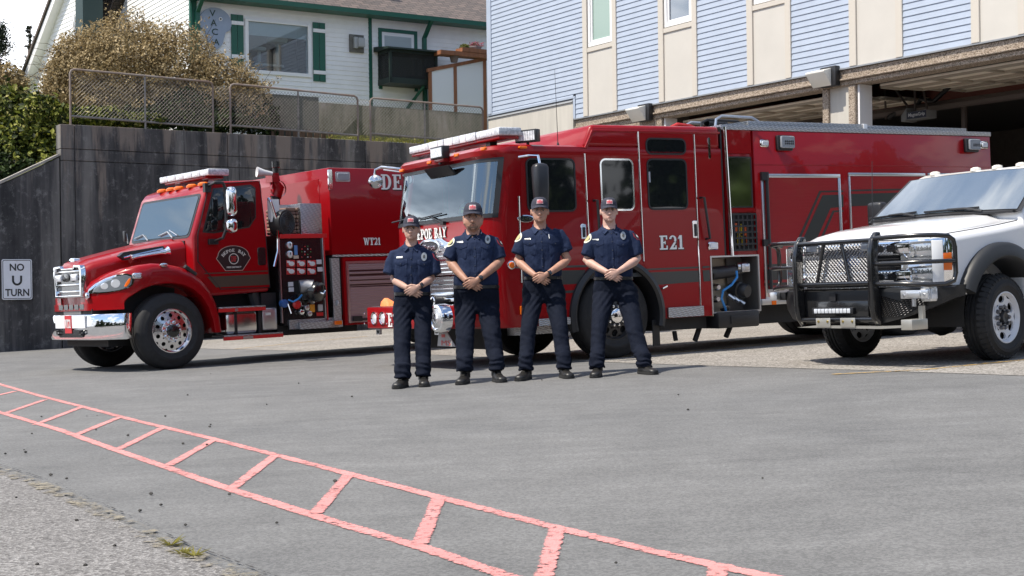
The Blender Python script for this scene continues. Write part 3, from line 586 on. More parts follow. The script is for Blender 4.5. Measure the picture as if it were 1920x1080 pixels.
b = MB(); b.prism([(-.42, EV-.03), (-.55, EV-.02), (-.56, EV+.10), (-.42, EV+.12)], 'x', XC-.25, 19.3); b.box(XC-.26, 19.3, -.42, -.02, EV-.02, EV+.01); b.build('gutter', m_green, hs)
# dormer
xd0, xd1 = HX(500, 10, .6)[0], HX(684, 10, .6)[0]
b = MB(); clap(b, xd0, xd1, EV+.45, EV+2.4, .13, .62); b.box(xd0, xd1, .63, 2.6, EV+.45, EV+2.4); dm = b.build('dormer', m_wsid, hs, ang=10)
b = MB(); b.box(xd1, xd1+.12, .57, .75, EV+.46, EV+2.4); b.build('green_trim_board', m_green, dm)
# large window with blind and what stands behind it
rm = mat('dim_room', (.10, .12, .14), .9)
b = MB(); w = .10
for a in ((x0, x0+w, z0, z1), (x1-w, x1, z0, z1), (x0+w, x1-w, z0, z0+w), (x0+w, x1-w, z1-w*.6, z1)): b.box(a[0], a[1], -.05, .10, a[2], a[3])
wn = b.build('window', m_vinyl, hs, bevel=.006, seg=1)
m_pane, t, bb = newmat('clear_pane', .02); t.nodes.remove(bb); tr = N(t, 'ShaderNodeBsdfTransparent'); gl = N(t, 'ShaderNodeBsdfGlossy'); gl.inputs['Roughness'].default_value = .02; mx = N(t, 'ShaderNodeMixShader'); mx.inputs[0].default_value = .10; tr.inputs[0].default_value = (.72, .80, .84, 1)
t.links.new(tr.outputs[0], mx.inputs[1]); t.links.new(gl.outputs[0], mx.inputs[2]); t.links.new(mx.outputs[0], t.nodes['Material Output'].inputs[0])
b = MB(); b.box(x0+w, x1-w, .0, .01, z0+w, z1-.06); b.build('pane', m_pane, wn)
b = MB(); [b.box(x0+w+.01, x1-w-.01, .06, .075, z1-.09-k*.032, z1-.065-k*.032) for k in range(11)]; b.build('blind', mat('pale_blind', (.55, .58, .58), .6), wn)
b = MB(); b.box(x0-.3, x1+.3, 1.6, 1.65, z0-.3, z1+.2); b.box(x0-.3, x1+.3, .12, 1.6, z0-.32, z0-.3); b.box(x0-.3, x0-.28, .12, 1.6, z0-.3, z1+.2); b.box(x1+.28, x1+.3, .12, 1.6, z0-.3, z1+.2); b.build('room', rm, wn)
ct = empty('cat_tree', HF.M@Matrix.Translation((x0+1.15, .5, z0)), 'pale cat tree standing inside the large house window', 'cat tree')
m_ct = mat('pale_carpet', (.5, .47, .42), .9)
b = MB(); b.tube([(0, 0, -.2), (0, 0, .95)], .055, 10); b.tube([(-.5, .1, -.2), (-.5, .1, .72)], .055, 10); b.build('post', m_ct, ct)
b = MB(); b.lathe([(.02, 0), (.26, .02), (.30, .12), (.26, .17), (.02, .12)], (0, 0, .95), (0, 0, 1), 18); b.box(-.72, .12, -.15, .25, .30, .36); b.lathe([(.02, 0), (.2, .02), (.2, .1), (.02, .1)], (-.5, .1, .72), (0, 0, 1), 14); b.build('platform', m_ct, ct)
# shutters
def shutter(p0, p1, py0, py1):
    xa, xb = HX(p0)[0], HX(p1)[0]; za, zb = HX(p1, py1)[1], HX(p1, py0)[1]
    b = MB(); xm = (xa+xb)/2; b.box(xa, xm-.006, -.045, -.018, za, zb); b.box(xm+.006, xb, -.045, -.018, za, zb); s = b.build('shutter', m_green, hs, bevel=.004, seg=1)
    b = MB(); b.box(xa, xb, -.07, -.046, zb-.28, zb-.18); b.box(xa, xb, -.07, -.046, za+.20, za+.30); b.build('batten', m_vinyl, s)
shutter(433, 456, 29, 125); shutter(586, 609, 44, 154)
# small window, cat enclosure, downspout, meter
xa, za = HX(710, 165); xb, zb = HX(781, 66); za = HX(781, 172)[1]
b = MB(); 
for a in ((xa, xb, zb, zb+.10), (xa, xa+.10, za, zb), (xb-.10, xb, za, zb)): b.box(a[0], a[1], -.05, 0, a[2], a[3])
wn = b.build('window', m_green, hs); b = MB(); b.box(xa+.101, xb-.101, -.03, 0, za+.2, zb-.001); fr = b.build('frame', m_vinyl, wn)
b = MB(); b.box(xa+.19, xb-.19, -.036, -.031, za+.3, zb-.1); [b.box(xa+.2, xb-.2, -.045, -.037, zb-.16-k*.07, zb-.12-k*.07) for k in range(8)]; b.build('blind', mat('grey_blind', (.40, .46, .47), .5), fr)
ce = empty('cat_enclosure', HF.M@Matrix.Translation((xa, 0, HX(781, 160)[1]-.1)), 'dark green screened box mounted under the small house window', 'cat enclosure')
m_dg = mat('dark_green_frame', (.010, .022, .016), .5); cw, cd, ch = xb-xa+.25, .75, .95
b = MB(); [b.box(p, p+.07, -d-.07, -d, .02, ch) for p in (-.02, cw-.05) for d in (.0, cd-.07)]; b.box(-.03, cw+.03, -cd, -.01, .0, .16); b.box(-.02, cw+.02, -cd+.005, -.01, ch-.08, ch); b.build('frame', m_dg, ce)
b = MB(); b.prism([(-cd-.18, ch-.02), (-cd-.18, ch+.03), (-.02, ch+.14), (-.02, ch)], 'x', -.16, cw+.35); b.build('roof', m_dg, ce)
m_net, t, bb = newmat('screen_mesh', .9); bb.inputs['Base Color'].default_value = (.025, .028, .027, 1); tr = N(t, 'ShaderNodeBsdfTransparent'); mx = N(t, 'ShaderNodeMixShader'); mx.inputs[0].default_value = .72; t.links.new(tr.outputs[0], mx.inputs[1]); t.links.new(bb.outputs[0], mx.inputs[2]); t.links.new(mx.outputs[0], t.nodes['Material Output'].inputs[0])
b = MB(); b.box(.05, cw-.05, -cd+.03, -cd+.035, .16, ch-.08); b.box(-.005, 0, -cd+.07, -.08, .16, ch-.08); b.box(cw, cw+.005, -cd+.07, -.08, .16, ch-.08); b.build('screen', m_net, ce)
b = MB(); b.lathe([(.02, 0), (.25, .03), (.3, .1), (.1, .13)], (cw*.65, -.35, .17), (0, 0, 1), 14); b.build('cushion', mat('grey_cushion', (.25, .25, .27), .9), ce)
b = MB(); b.tube([(cw*.75, -cd+.1, -.0), (cw*.6, -.02, -.6)], .045, 6); b.build('bracket', m_green, ce)
xd = HX(793, 60)[0]; b = MB(); b.box(xd-.05, xd+.06, -.12, -.02, 4.8, EV-.45); b.prism([(-.12, EV-.45), (-.02, EV-.45), (-.44, EV-.03), (-.54, EV-.03)], 'x', xd-.05, xd+.06); b.build('downspout', m_green, hs)
xd = HX(366, 60)[0]; b = MB(); b.box(xd-.02, xd+.09, -.14, -.04, 4.8, EV-.35); b.prism([(-.14, EV-.35), (-.04, EV-.35), (-.44, EV-.03), (-.54, EV-.03)], 'x', xd-.02, xd+.09); b.build('downspout', m_green, hs)
xm, zm = HX(667, 83); em = empty('meter_box', HF.M@Matrix.Translation((xm, -.02, zm)), 'grey electric meter box mounted on the white house wall', 'meter box')
b = MB(); b.box(-.22, .22, -.06, 0, -.24, .26); b.build('back_plate', mat('weathered_grey', (.14, .135, .12), .8, var=.3), em, bevel=.01); b = MB(); b.box(-.02, .18, -.22, -.061, -.10, .16); b.box(-.12, .0, -.16, -.062, -.14, .18); b.build('housing', mat('meter_grey', (.36, .37, .37), .6), em, bevel=.02)
# oval hanging sign with vertical letters
xs_, zs_ = HX(402, 50); vsn = empty('hanging_sign', HF.M@Matrix.Translation((xs_, -.08, zs_)), 'blue-grey rounded sign reading VACA downwards on the white house', 'sign')
b = MB(); P_ = []
for k in range(48):
    a = 2*math.pi*k/48; r1 = .46/math.sqrt((math.cos(a)/.98)**2+(math.sin(a)/.86)**2); P_.append((r1*math.cos(a), .1+r1*math.sin(a)))
P_ = [(x if z > -.1 else x*(.75 if z > -.2 else .82), z if z > -.1 else -.1+(z+.1)*2.6) for x, z in P_]
b.prism(P_, 'y', 0, .04); b.build('board', mat('blue_grey_board', (.30, .36, .46), .6, var=.06), vsn)
for ch, z, x in (('V', .34, -.08), ('A', .09, -.05), ('C', -.15, -.02), ('A', -.42, .02)):
    (sans(ch, .17, .17, bold=.01)).build('lettering', mat('dark_green_lettering', (.02, .05, .04), .6), vsn, onside(x, z, -.004))
b = MB(); b.lathe([(.05, -.01), (.05, -.02), (0, -.02)], (.14, 0, .20), (0, 1, 0), 14); ey = b.build('eye', m_vinyl, vsn); b = MB(); b.lathe([(.026, -.021), (.026, -.03), (0, -.03)], (.14, 0, .20), (0, 1, 0), 12); b.build('pupil', blacktext, ey)
# orange-framed lean-to with flower pots
m_ced = mat('cedar_timber', (.25, .10, .045), .7, var=.3, vs=8, stretch=(1, 1, .2)); m_poly = mat('white_sheet', (.72, .74, .76), .5)
yo = -.9; lx0, lz0 = HX(806, 190, yo); lx1, lz1 = HX(905, 100, yo); lt = empty('potting_shed', HF.M@Matrix.Translation((lx0, yo, 4.9)), 'cedar-framed lean-to with white panels beside the blue building', 'shed')
L_ = lx1-lx0+.6; h0, h1 = HX(812, 135, yo)[1]-4.9, HX(905, 108, yo)[1]-4.9; xm_ = HX(853, 150, yo)[0]-lx0; hm = h0+(h1-h0)*.5
b = MB(); b.box(-.02, .06, -.03, .05, 0, h0); [b.box(q-.05, q+.05, -.03, .03, 0, h_) for q, h_ in ((xm_, hm), (L_-.55, h1))]; b.prism([(-.08, h0-.02), (-.08, h0+.08), (L_, h1+.14), (L_, h1+.04)], 'y', -.04, .04); b.build('timber_frame', m_ced, lt)
b = MB(); b.prism([(.06, 0), (.06, h0), (xm_-.05, hm-.03), (xm_-.05, 0)], 'y', -.01, .01); b.prism([(xm_+.05, 0), (xm_+.05, hm), (L_-.6, h1-.02), (L_-.6, 0)], 'y', -.01, .01); b.build('white_panel', m_poly, lt)
b = MB(); s0 = HX(822, 125, yo-.1)[0]-lx0; zq = HX(890, 118, yo-.1)[1]-4.9; b.box(s0, L_, -.25, .15, hm+.22, hm+.34); b.box(s0+.7, L_, -.27, .13, hm+.345, hm+.46); b.build('shelf_beam', m_ced, lt)
def pot(px, py, r, h, col, fl, lab):
    x, z = HX(px, py, yo-.1); p = empty('flower_pot', HF.M@Matrix.Translation((x, yo-.05, z-h)), lab, 'flower pot')
    b = MB(); b.lathe([(r*.7, 0), (r, h*.82), (r*1.08, h*.83), (r*1.08, h), (r*.9, h), (r*.85, h*.9), (0, h*.9)], (0, 0, 0), (0, 0, 1), 18, caps=True); b.build('pot', mat('pot_%s' % fl, col, .8, var=.15), p)
    g = np.random.default_rng(int(px)); q = np.c_[g.normal(0, r*.5, 160), g.normal(0, r*.5, 160), h+g.random(160)*r*.7]
    leaf_obj('plant', q, .035, leafmat('plant_'+fl, {'yellow': [(0, (.10, .14, .03)), (1, (.40, .30, .05))], 'green': [(0, (.05, .09, .02)), (1, (.2, .2, .06))], 'pink': [(0, (.08, .12, .03)), (.5, (.45, .12, .18)), (1, (.6, .3, .35))]}[fl]), p, seed=int(px))
zt = 0
pot(853, 104, .13, .19, (.16, .12, .11), 'yellow', 'small dark pot with yellow succulent on the cedar shelf')
pot(873, 90, .15, .24, (.12, .06, .04), 'green', 'brown pot between the other two pots on the cedar shelf')
pot(893, 87, .17, .22, (.22, .19, .19), 'pink', 'wide grey pot with pink flowers on the cedar shelf')
# farther wing of the house, gable towards the left
wg = gnd(0, 700); o_ = O+ray(180, 110)*42.; WG = Frame((o_.x, o_.y, 0), 126.9)
b = MB(); n = 60
for k in range(n):
    a = 5.4+k*.13; c = a+.13; yr = lambda z: 6.4 if z < 7.6 else 6.4-(z-7.6)/.73
    if yr(c) < .2: break
    b.add([(0, .016, a), (yr(a), .016, a), (yr(c), 0, c), (0, 0, c), (yr(a), 0, a), (0, 0, a)], [(0, 1, 2, 3), (4, 5, 0, 1)])
hw = empty('house_wing', WG.M, 'white clapboard gable wing of the house behind the tan bush', 'house'); b.build('clapboard_wall', m_wsid, hw, ang=10)
b = MB(); b.prism([(6.75, 7.28), (6.75, 7.55), (.2, 12.3), (.2, 12.03)], 'y', -.02, .28); b.build('barge_board', m_vinyl, hw)
b = MB(); b.prism([(6.85, 7.56), (6.85, 7.66), (.2, 12.44), (.2, 12.31)], 'y', -8, .34); b.build('roof', m_roof, hw)
b = MB(); b.box(6.38, 6.45, -6, .0, 5.4, 7.5); b.build('side_wall', m_wsid, hw)
b = MB(); [(b.box(xb_, xb_+.10, .03, .08, zb_, zb_+.75), b.tube([(xb_-.02, .06, zb_+.3), (xb_+.3, .14, zb_+.12), (xb_+.55, .1, zb_+.3)], .035, 6)) for xb_, zb_ in ((1.6, 8.9), (3.6, 7.9))]; b.build('wall_bracket', m_vinyl, hw)
b = MB(); b.box(-.6, .0, .0, .6, 6.5, 10.5); b.build('chimney', mat('dark_teal_board', (.012, .035, .035), .6), hw); b = MB(); b.box(.001, .14, .01, .1, 6.5, 10.5); b.build('corner_board', mat('blue_grey_board', (.30, .36, .46), .6), hw)
# ---------------------------------------------------------------- vegetation
m_tan = leafmat('tan_leaves', [(0, (.10, .076, .032)), (.35, (.27, .20, .092)), (.7, (.42, .32, .165)), (1, (.58, .46, .27))])
m_yg = leafmat('yellow_green_leaves', [(0, (.012, .02, .006)), (.35, (.045, .065, .013)), (.6, (.13, .16, .028)), (.85, (.30, .32, .05)), (1, (.46, .42, .16))])
m_dkg = leafmat('dark_green_leaves', [(0, (.008, .014, .006)), (.6, (.03, .05, .015)), (1, (.07, .11, .03))])
m_con = leafmat('conifer_needles', [(0, (.008, .014, .009)), (.7, (.022, .036, .02)), (1, (.05, .065, .035))])
m_twig = mat('twig_bark', (.10, .07, .045), .9); m_core = mat('shaded_twigs', (.035, .028, .016), .95)
def at(px, py, D): return O+ray(px, py)*D
def bush(name, blobs, D, n, size, m, lab, cat, depth=1.0, seed=0, twigs=0, core=True, fill=.35, rough=.22, group=None, aspect=.55):
    base = at(blobs[0][0], blobs[0][1], D); r = empty(name, Vector((base.x, base.y, base.z-blobs[0][3]*D/F)), lab, cat, group); k = D/F; B = []
    for (px, py, rx, ry, *dd) in blobs:
        p = at(px, py, D+(dd[0] if dd else 0))-r.location; B.append((p.x, p.y, p.z, rx*k, (rx+ry)*.5*k*depth, ry*k))
    P, d = clump_pts(B, n, seed, fill, rough); leaf_obj('foliage', P, size, m, r, nrm=d, seed=seed+1, aspect=aspect)
    b = MB(); g = np.random.default_rng(seed+9)
    for q in B:
        b.tube([(q[0]*.35, q[1]*.35, -B[0][5]*1.2), (q[0]*.7+.05, q[1]*.7, (q[2]-.4)*.55), (q[0], q[1], q[2]+q[5]*.3)], [.045, .03, .012], 6)
    for i in range(twigs):
        q = B[g.integers(len(B))]; a = g.normal(size=3); a[2] = abs(a[2]); a /= np.linalg.norm(a); p0 = np.array(q[:3])+a*np.array(q[3:])*.8; p1 = p0+a*.45*(.5+g.random())+g.normal(size=3)*.12; b.tube([p0, (p0+p1)/2+g.normal(size=3)*.04, p1], [.008, .006, .003], 3, caps=False)
    b.build('branches', m_twig, r); return r, B
r_, B_ = bush('tan_bush', [(235, 122, 100, 92), (325, 128, 88, 78, -.2), (165, 160, 78, 82, .2), (408, 165, 68, 58, -.3), (125, 195, 50, 56, .3), (468, 188, 42, 40, -.3), (290, 190, 110, 55), (200, 200, 90, 50), (120, 160, 42, 60, .4), (98, 205, 30, 50, .5), (140, 110, 45, 50, .3)], 34.6, 85000, .034, m_tan, 'large rounded tan-brown bush behind the fence in front of the house', 'bush', .8, 3, 260, fill=.45)
g_ = np.random.default_rng(12); tw = []
for i in range(260):
    q = B_[g_.integers(6)]; a = g_.normal(size=3); a[2] = abs(a[2])*1.2+.1; a[1] -= .3; a /= np.linalg.norm(a); p0 = np.array(q[:3])+a*np.array(q[3:])*.95
    l_ = .15+.35*g_.random(); tw += [p0+a*l_*s_+g_.normal(size=3)*.03 for s_ in g_.random(14)]
leaf_obj('sprigs', tw, .028, m_tan, r_, seed=77)
bush('ivy_bush', [(345, 205, 62, 42), (455, 205, 52, 42, .3), (490, 225, 34, 38, .4), (280, 215, 50, 32), (400, 225, 60, 30)], 34.0, 9000, .055, m_dkg, 'dark green ivy growing low behind the fence, under the tan bush', 'bush', .5, 21)
bush('low_shrub', [(250, 224, 60, 13, .15), (180, 218, 55, 18), (120, 216, 40, 20), (80, 205, 34, 26)], 32.2, 4200, .06, m_yg, 'low yellow-green shrub spilling along the wall top left of the fence', 'shrub', .35, 31)
bush('laurel_shrub', [(58, 235, 58, 60), (88, 262, 36, 52, -.3), (30, 285, 60, 66, -.4), (8, 215, 44, 52), (70, 310, 50, 40, -.5), (-40, 280, 60, 90)], 33.4, 15000, .075, m_yg, 'large yellow-green leafy shrub above the sloping wing wall', 'shrub', .7, 41, 40, fill=.6, rough=.5)
bush('dark_shrub', [(20, 325, 60, 40), (-30, 340, 70, 60), (45, 345, 40, 30, .1)], 32.6, 7000, .06, m_dkg, 'dark green shrub lowest at the left edge, behind the wing wall', 'shrub', .5, 51)
bush('brown_shrub', [(14, 150, 34, 30), (35, 160, 20, 20), (-20, 160, 40, 40)], 37, 2600, .05, m_tan, 'thin brown shrub at the left edge, under the dark conifer', 'shrub', .8, 61, 30, rough=.4)
def conifer(px, pyt, pyb, w, D, lab, seed, n=2600):
    p = at(px, pyb, D); h = (pyb-pyt)*D/F; r = empty('conifer_tree', Vector((p.x, p.y, p.z)), lab, 'tree'); g = np.random.default_rng(seed); rr = w*D/F
    b = MB(); b.tube([(0, 0, -3), (0, 0, h*.5), (.05, 0, h)], [.12, .08, .02], 7); P = []
    for i in range(46):
        z = h*(.0+.98*g.random()); a = g.random()*6.28; l = rr*(1.05-.75*z/h)*(.5+.6*g.random()); q = np.array([math.cos(a)*l, math.sin(a)*l, l*.25]); b.tube([(0, 0, z), tuple(np.array([0, 0, z])+q*.9)], [.03, .01], 4, caps=False)
        for s_ in g.random(n//46): P.append(np.array([0, 0, z])+q*(.25+.8*s_)+g.normal(size=3)*.07*rr/.6)
    b.build('trunk', m_twig, r); leaf_obj('crown', P, .055, m_con, r, seed=seed, aspect=.3)
conifer(-6, 44, 185, 60, 46, 'dark conifer cut by the left edge of the photo', 5, 6000)
conifer(56, 48, 175, 17, 52, 'small distant conifer top left of the white gable', 6, 900)
# unseen trees added behind the camera to darken reflections in vehicle glass and paint
g_ = np.random.default_rng(15); crowns = []
for k in range(5):
    B = [(g_.normal()*1.3, g_.normal()*1.3, [.3, 1.0, 2.2, 3.4, 4.6, 5.8, 7.0, 8.2, 9.4][i], 3.9-.30*i, 3.9-.30*i, 1.5) for i in range(9)]; P, d = clump_pts(B, 3600, k, .5, .3); v_, f_, r__ = leaves(P, .42, nrm=d, seed=k)
    me = bpy.data.meshes.new('crown'); me.from_pydata(v_.tolist(), [], f_.tolist()); me.materials.append(m_dkg); at_ = me.attributes.new('rnd', 'FLOAT', 'FACE'); at_.data.foreach_set('value', r__.astype(np.float32)); crowns.append(me)
b = MB(); b.tube([(0, 0, 0), (.1, 0, 5), (0, .1, 9)], [.3, .2, .05], 8); tm_ = b.mesh('trunk', m_twig)
for k in range(27):
    a = R(26-232*k/26); d_ = 36+g_.uniform(-2, 4); x, y = math.cos(a)*d_, math.sin(a)*d_
    r = empty('reflection_tree', Matrix.Translation((x, y, gz(x, y)))@Matrix.Rotation(g_.uniform(0, 6), 4, 'Z')@Matrix.Scale(g_.uniform(.8, 1.25)*(1.2 if k < 9 else .85), 4, (0, 0, 1)), 'dark green tree added out of view behind the camera, for reflections', 'tree', 'trees added for reflections')
    for nm, me in (('trunk', tm_), ('crown', crowns[k % 5])): o = bpy.data.objects.new(nm, me); C.objects.link(o); o.parent = r
# ---------------------------------------------------------------- vehicles: common pieces
def boolean(o, cutters):
    for c in cutters:
        md = o.modifiers.new('cut', 'BOOLEAN'); md.operation = 'DIFFERENCE'; md.object = c; md.solver = 'EXACT'
    dg = bpy.context.evaluated_depsgraph_get(); me = bpy.data.meshes.new_from_object(o.evaluated_get(dg)); old = o.data; o.modifiers.clear(); o.data = me; me.name = old.name
    me.shade_smooth(); me.set_sharp_from_angle(angle=R(30))
    for c in cutters: bpy.data.objects.remove(c)
def cutter(b, parent): o = b.build('cut', dark, parent); o.hide_render = True; return o
def wheel(parent, x, z, y0, r, w, rimr, style, steer=0, holes=10, lugs=10):
    """y0 = outer face; the wheel spreads towards +y"""
    M = Matrix.Translation((x, y0+w/2, z))@Matrix.Rotation(R(steer), 4, 'Z'); h = w/2
    ty = {'alu': mat('polished_aluminium', (.80, .80, .82), .16, 1), 'white': mat('white_rim', (.66, .67, .70), .35), 'black': mat('black_rim', (.02, .02, .022), .4)}[style]
    b = MB(); rr = rimr
    # rim disc with hand holes
    b.lathe([(rr*1.04, -h+.012), (rr*1.04, -h+.002), (rr, -h), (rr*.97, -h+.02), (rr*.92, -h+.045)], (0, 0, 0), (0, 1, 0), 48)
    d0, d1 = -h+.045, -h+.02 if style != 'white' else -h+.06
    ro, ri, hc, hr = rr*.92, rr*.52, rr*.735, rr*.098 if style == 'alu' else rr*.15
    nh = holes; ns = nh*8; rings = []
    def dep(q): return d0+(d1-d0)*(ro-q)/(ro-ri)
    tagh = {}
    v = []; f = []
    for k in range(ns):
        pass
    # sector built as fan between hole rim and sector border
    for s in range(nh):
        a0 = 2*math.pi*s/nh; da = 2*math.pi/nh; m = 16; inner = []; outer = []
        for k in range(m):
            t = 2*math.pi*(k+.5)/m; cx, cz = hc*math.cos(a0+da/2), hc*math.sin(a0+da/2); ux, uz = math.cos(a0+da/2), math.sin(a0+da/2); wx, wz = -uz, ux
            sc = 1.5 if style == 'white' else 1.
            px, pz = cx+ux*hr*math.cos(t)+wx*hr*sc*math.sin(t), cz+uz*hr*math.cos(t)+wz*hr*sc*math.sin(t); inner.append((px, dep(math.hypot(px, pz)), pz))
            # border point on the sector outline in the same direction
            c_, s_ = math.cos(t), math.sin(t); mxr = (ro-hc) if c_ > 0 else (hc-ri); kk = 1/max(abs(c_)/1., abs(s_)/1.); rad = hc+c_*kk*mxr; ang = a0+da/2+s_*kk*da/2
            outer.append((rad*math.cos(ang), dep(rad), rad*math.sin(ang)))
        b.add(inner+outer, [(k, (k+1) % m, m+(k+1) % m, m+k) for k in range(m)])
        b.add(inner+[(p[0], p[1]+.02, p[2]) for p in inner], [(k, (k+1) % m, m+(k+1) % m, m+k) for k in range(m)])
    b.lathe([(ri, d1), (ri*.97, d1-.004), (ri*.62, d1-.008), (ri*.60, d1-.02)], (0, 0, 0), (0, 1, 0), 40)
    wh = b.build('wheel', ty, parent, M, ang=28)
    b = MB(); b.lathe([(rr*.95, -h+.10), (.02, -h+.10)], (0, 0, 0), (0, 1, 0), 24); b.build('drum', dark, wh)
    b = MB()
    b.lathe([(ri*.60, d1-.02), (ri*.58, d1-.055), (ri*.45, d1-.065), (.001, d1-.067)] if style != 'white' else [(ri*.62, d1-.0), (ri*.5, d1+.03), (ri*.46, d1-.03), (ri*.40, d1-.05), (.001, d1-.04)], (0, 0, 0), (0, 1, 0), 28); b.build('hub', blackp if style == 'white' else (chrome if style == 'black' else blackg), wh)
    lm = chrome if style != 'white' else mat('dull_steel_nut', (.20, .20, .21), .35, .9)
    for k in range(lugs):
        a = 2*math.pi*k/lugs; b = MB(); b.lathe([(.022, d1), (.021, d1-.03), (.016, d1-.042), (.001, d1-.045)], (ri*.80*math.cos(a), 0, ri*.80*math.sin(a)), (0, 1, 0), 8); b.build('lug_nut', lm, wh)
    b = MB(); s = r-rr
    prof = [(rr*.985, -h+.02), (rr+.012, -h+.004), (rr+s*.18, -h-.004), (rr+s*.35, -h-.012), (rr+s*.37, -h-.016), (rr+s*.55, -h-.014), (rr+s*.57, -h-.010), (r-.065, -h-.004), (r-.03, -h+.012), (r-.008, -h+.035), (r, -h+.07)]
    for g in (.33, .67): q = -h+.07+(2*h-.14)*g; prof += [(r, q-.012), (r-.012, q-.008), (r-.012, q+.008), (r, q+.012)]
    prof += [(r, h-.07), (r-.008, h-.035), (r-.03, h-.012), (r-.065, h), (rr+.01, h-.01), (rr*.98, h-.03)]
    b.lathe(prof, (0, 0, 0), (0, 1, 0), 72)
    if style == 'white':
        for k in range(44):
            a = 2*math.pi*k/44
            for sd in (-1, 1):
                ca, sa = math.cos(a+.03*sd), math.sin(a+.03*sd); t = Vector((-sa, 0, ca)); n = Vector((ca, 0, sa)); cc = n*(r-.018)
                pts = []
                for (q, yy, zz) in ((-1, -h*.98, -.03), (1, -h*.98, -.03), (1, -h*.45, .012), (-1, -h*.45, .012)): pts.append(cc+t*q*.021+Vector((0, yy*(-sd), 0))+n*zz)
                b.add(pts+[p+n*.022 for p in pts], [(0, 1, 2, 3), (4, 5, 6, 7), (0, 1, 5, 4), (1, 2, 6, 5), (2, 3, 7, 6), (3, 0, 4, 7)])
    b.build('tyre', mat('tyre_rubber', (.018, .018, .019), .78, var=.25, vs=14, bump=.2, bs=120), wh, ang=40); return wh
class Side:
    """helper that lays panels on the near side plane of a vehicle from photo corners"""
    def __init__(s, fr, root, y=0.): s.f = fr; s.r = root; s.y = y
    def p(s, x, y, yo=None): return s.f.S(x, y, s.y if yo is None else yo)
    def rect(s, name, a, c, m, y0=-.006, t=.03, r=.02, parent=None, bevel=.003, yo=None):
        (x0, z1), (x1, z0) = s.p(*a, yo), s.p(*c, yo); b = MB(); y = s.y if yo is None else yo
        b.prism(rrect(x0, x1, z0, z1, r), 'y', y+y0, y+y0+t); return b.build(name, m, parent or s.r, bevel=bevel, seg=1)
    def ring(s, name, a, c, m, w=.03, y0=-.012, t=.03, r=.06, parent=None):
        (x0, z1), (x1, z0) = s.p(*a), s.p(*c); o = rrect(x0, x1, z0, z1, r); i = rrect(x0+w, x1-w, z0+w, z1-w, max(r-w, .01)); n = len(o); y = s.y; b = MB()
        v = [(p[0], y+y0, p[1]) for p in o]+[(p[0], y+y0, p[1]) for p in i]+[(p[0], y+y0+t, p[1]) for p in o]+[(p[0], y+y0+t, p[1]) for p in i]; f = []
        for k in range(n):
            j = (k+1) % n; f += [(k, j, n+j, n+k), (k, 2*n+k, 2*n+j, j), (n+k, n+j, 3*n+j, 3*n+k)]
        b.add(v, f); return b.build(name, m, parent or s.r)
    def poly(s, name, px, m, y0=-.004, t=.02, parent=None, yo=None):
        b = MB(); y = s.y if yo is None else yo; b.prism([s.p(*q, yo) for q in px], 'y', y+y0, y+y0+t); return b.build(name, m, parent or s.r)
    def bar(s, name, a, c, rad, m, y0=-.02, parent=None, n=8, yo=None):
        b = MB(); y = s.y if yo is None else yo; (x0, z0), (x1, z1) = s.p(*a, yo), s.p(*c, yo); b.tube([(x0, y+y0, z0), (x1, y+y0, z1)], rad, n); return b.build(name, m, parent or s.r)
    def disc(s, name, px, rad, m, y0=-.02, t=.03, parent=None, rx=None):
        x, z = s.p(*px); b = MB(); b.prism(ell(x, z, rx or rad, rad), 'y', s.y+y0, s.y+y0+t); return b.build(name, m, parent or s.r, bevel=.006, seg=2)
    def handle(s, name, a, c, m, rad=.016, out=.07, parent=None):
        (x0, z0), (x1, z1) = s.p(*a), s.p(*c); y = s.y; b = MB(); q = Vector((x1-x0, 0, z1-z0)).normalized()*.04
        b.tube([(x0, y+.0, z0), (x0, y-out, z0), (x1, y-out, z1), (x1, y, z1)], rad, 8); return b.build(name, m, parent or s.r)
    def text(s, txt, a, c, m, y0=-.010, parent=None, font=serif, depth=.005, **k):
        (x0, z1), (x1, z0) = s.p(*a), s.p(*c); return font(txt, x1-x0, z1-z0, depth, **k).build('lettering', m, parent or s.r, onside((x0+x1)/2, (z0+z1)/2, s.y+y0))

m_ledl = mat('led_lens', (.34, .36, .40), .2, spec=.8, metal=.3)
# ---------------------------------------------------------------- fire engine
EF = Frame(gnd(1160, 672), 31.5, True, (2.0, .05, 0))
en = empty('fire_engine', EF.M, 'red fire engine E21 with custom cab parked behind the four firefighters', 'fire engine')
S = Side(EF, en); EW = 2.44
def cab_ring(xf, z, r=.34, x1=3.72, off=0., n=8):
    p = [(x1, -off)]
    p += [(xf+r+(r+off)*math.cos(R(270-90*k/n)), r+(r+off)*math.sin(R(270-90*k/n))) for k in range(n+1)]
    mid = 10
    p += [(xf-off, r+(EW-2*r)*k/mid) for k in range(1, mid)]
    p += [(xf+r+(r+off)*math.cos(R(180-90*k/n)), EW-r+(r+off)*math.sin(R(180-90*k/n))) for k in range(n+1)]
    p += [(x1, EW+off)]
    return [(x, y, z) for x, y in p]
def xfz(z):
    return float(np.interp(z, [.45, .62, .9, 1.75, 2.47], [.22, .14, .12, .12, .24]))
zl = [.46, .50, .9, 1.4, 1.775]; zw = [1.775, 2.0, 2.2, 2.46]; zt = [2.46, 2.52]
b = MB(); rings = [cab_ring(xfz(z), z) for z in zl]; b.loft(rings, c0=True, c1=False)
rw = [cab_ring(xfz(z), z) for z in zw]; n_ = len(rw[0])
for k in range(len(rw)-1):       # sides beside the windscreen opening
    for i in (0, 1, 2, n_-4, n_-3, n_-2, n_-1):
        if i in (n_-4,): continue
        a = [rw[k][i], rw[k][(i+1) % n_], rw[k+1][(i+1) % n_], rw[k+1][i]]; b.add(a, [(0, 1, 2, 3)])
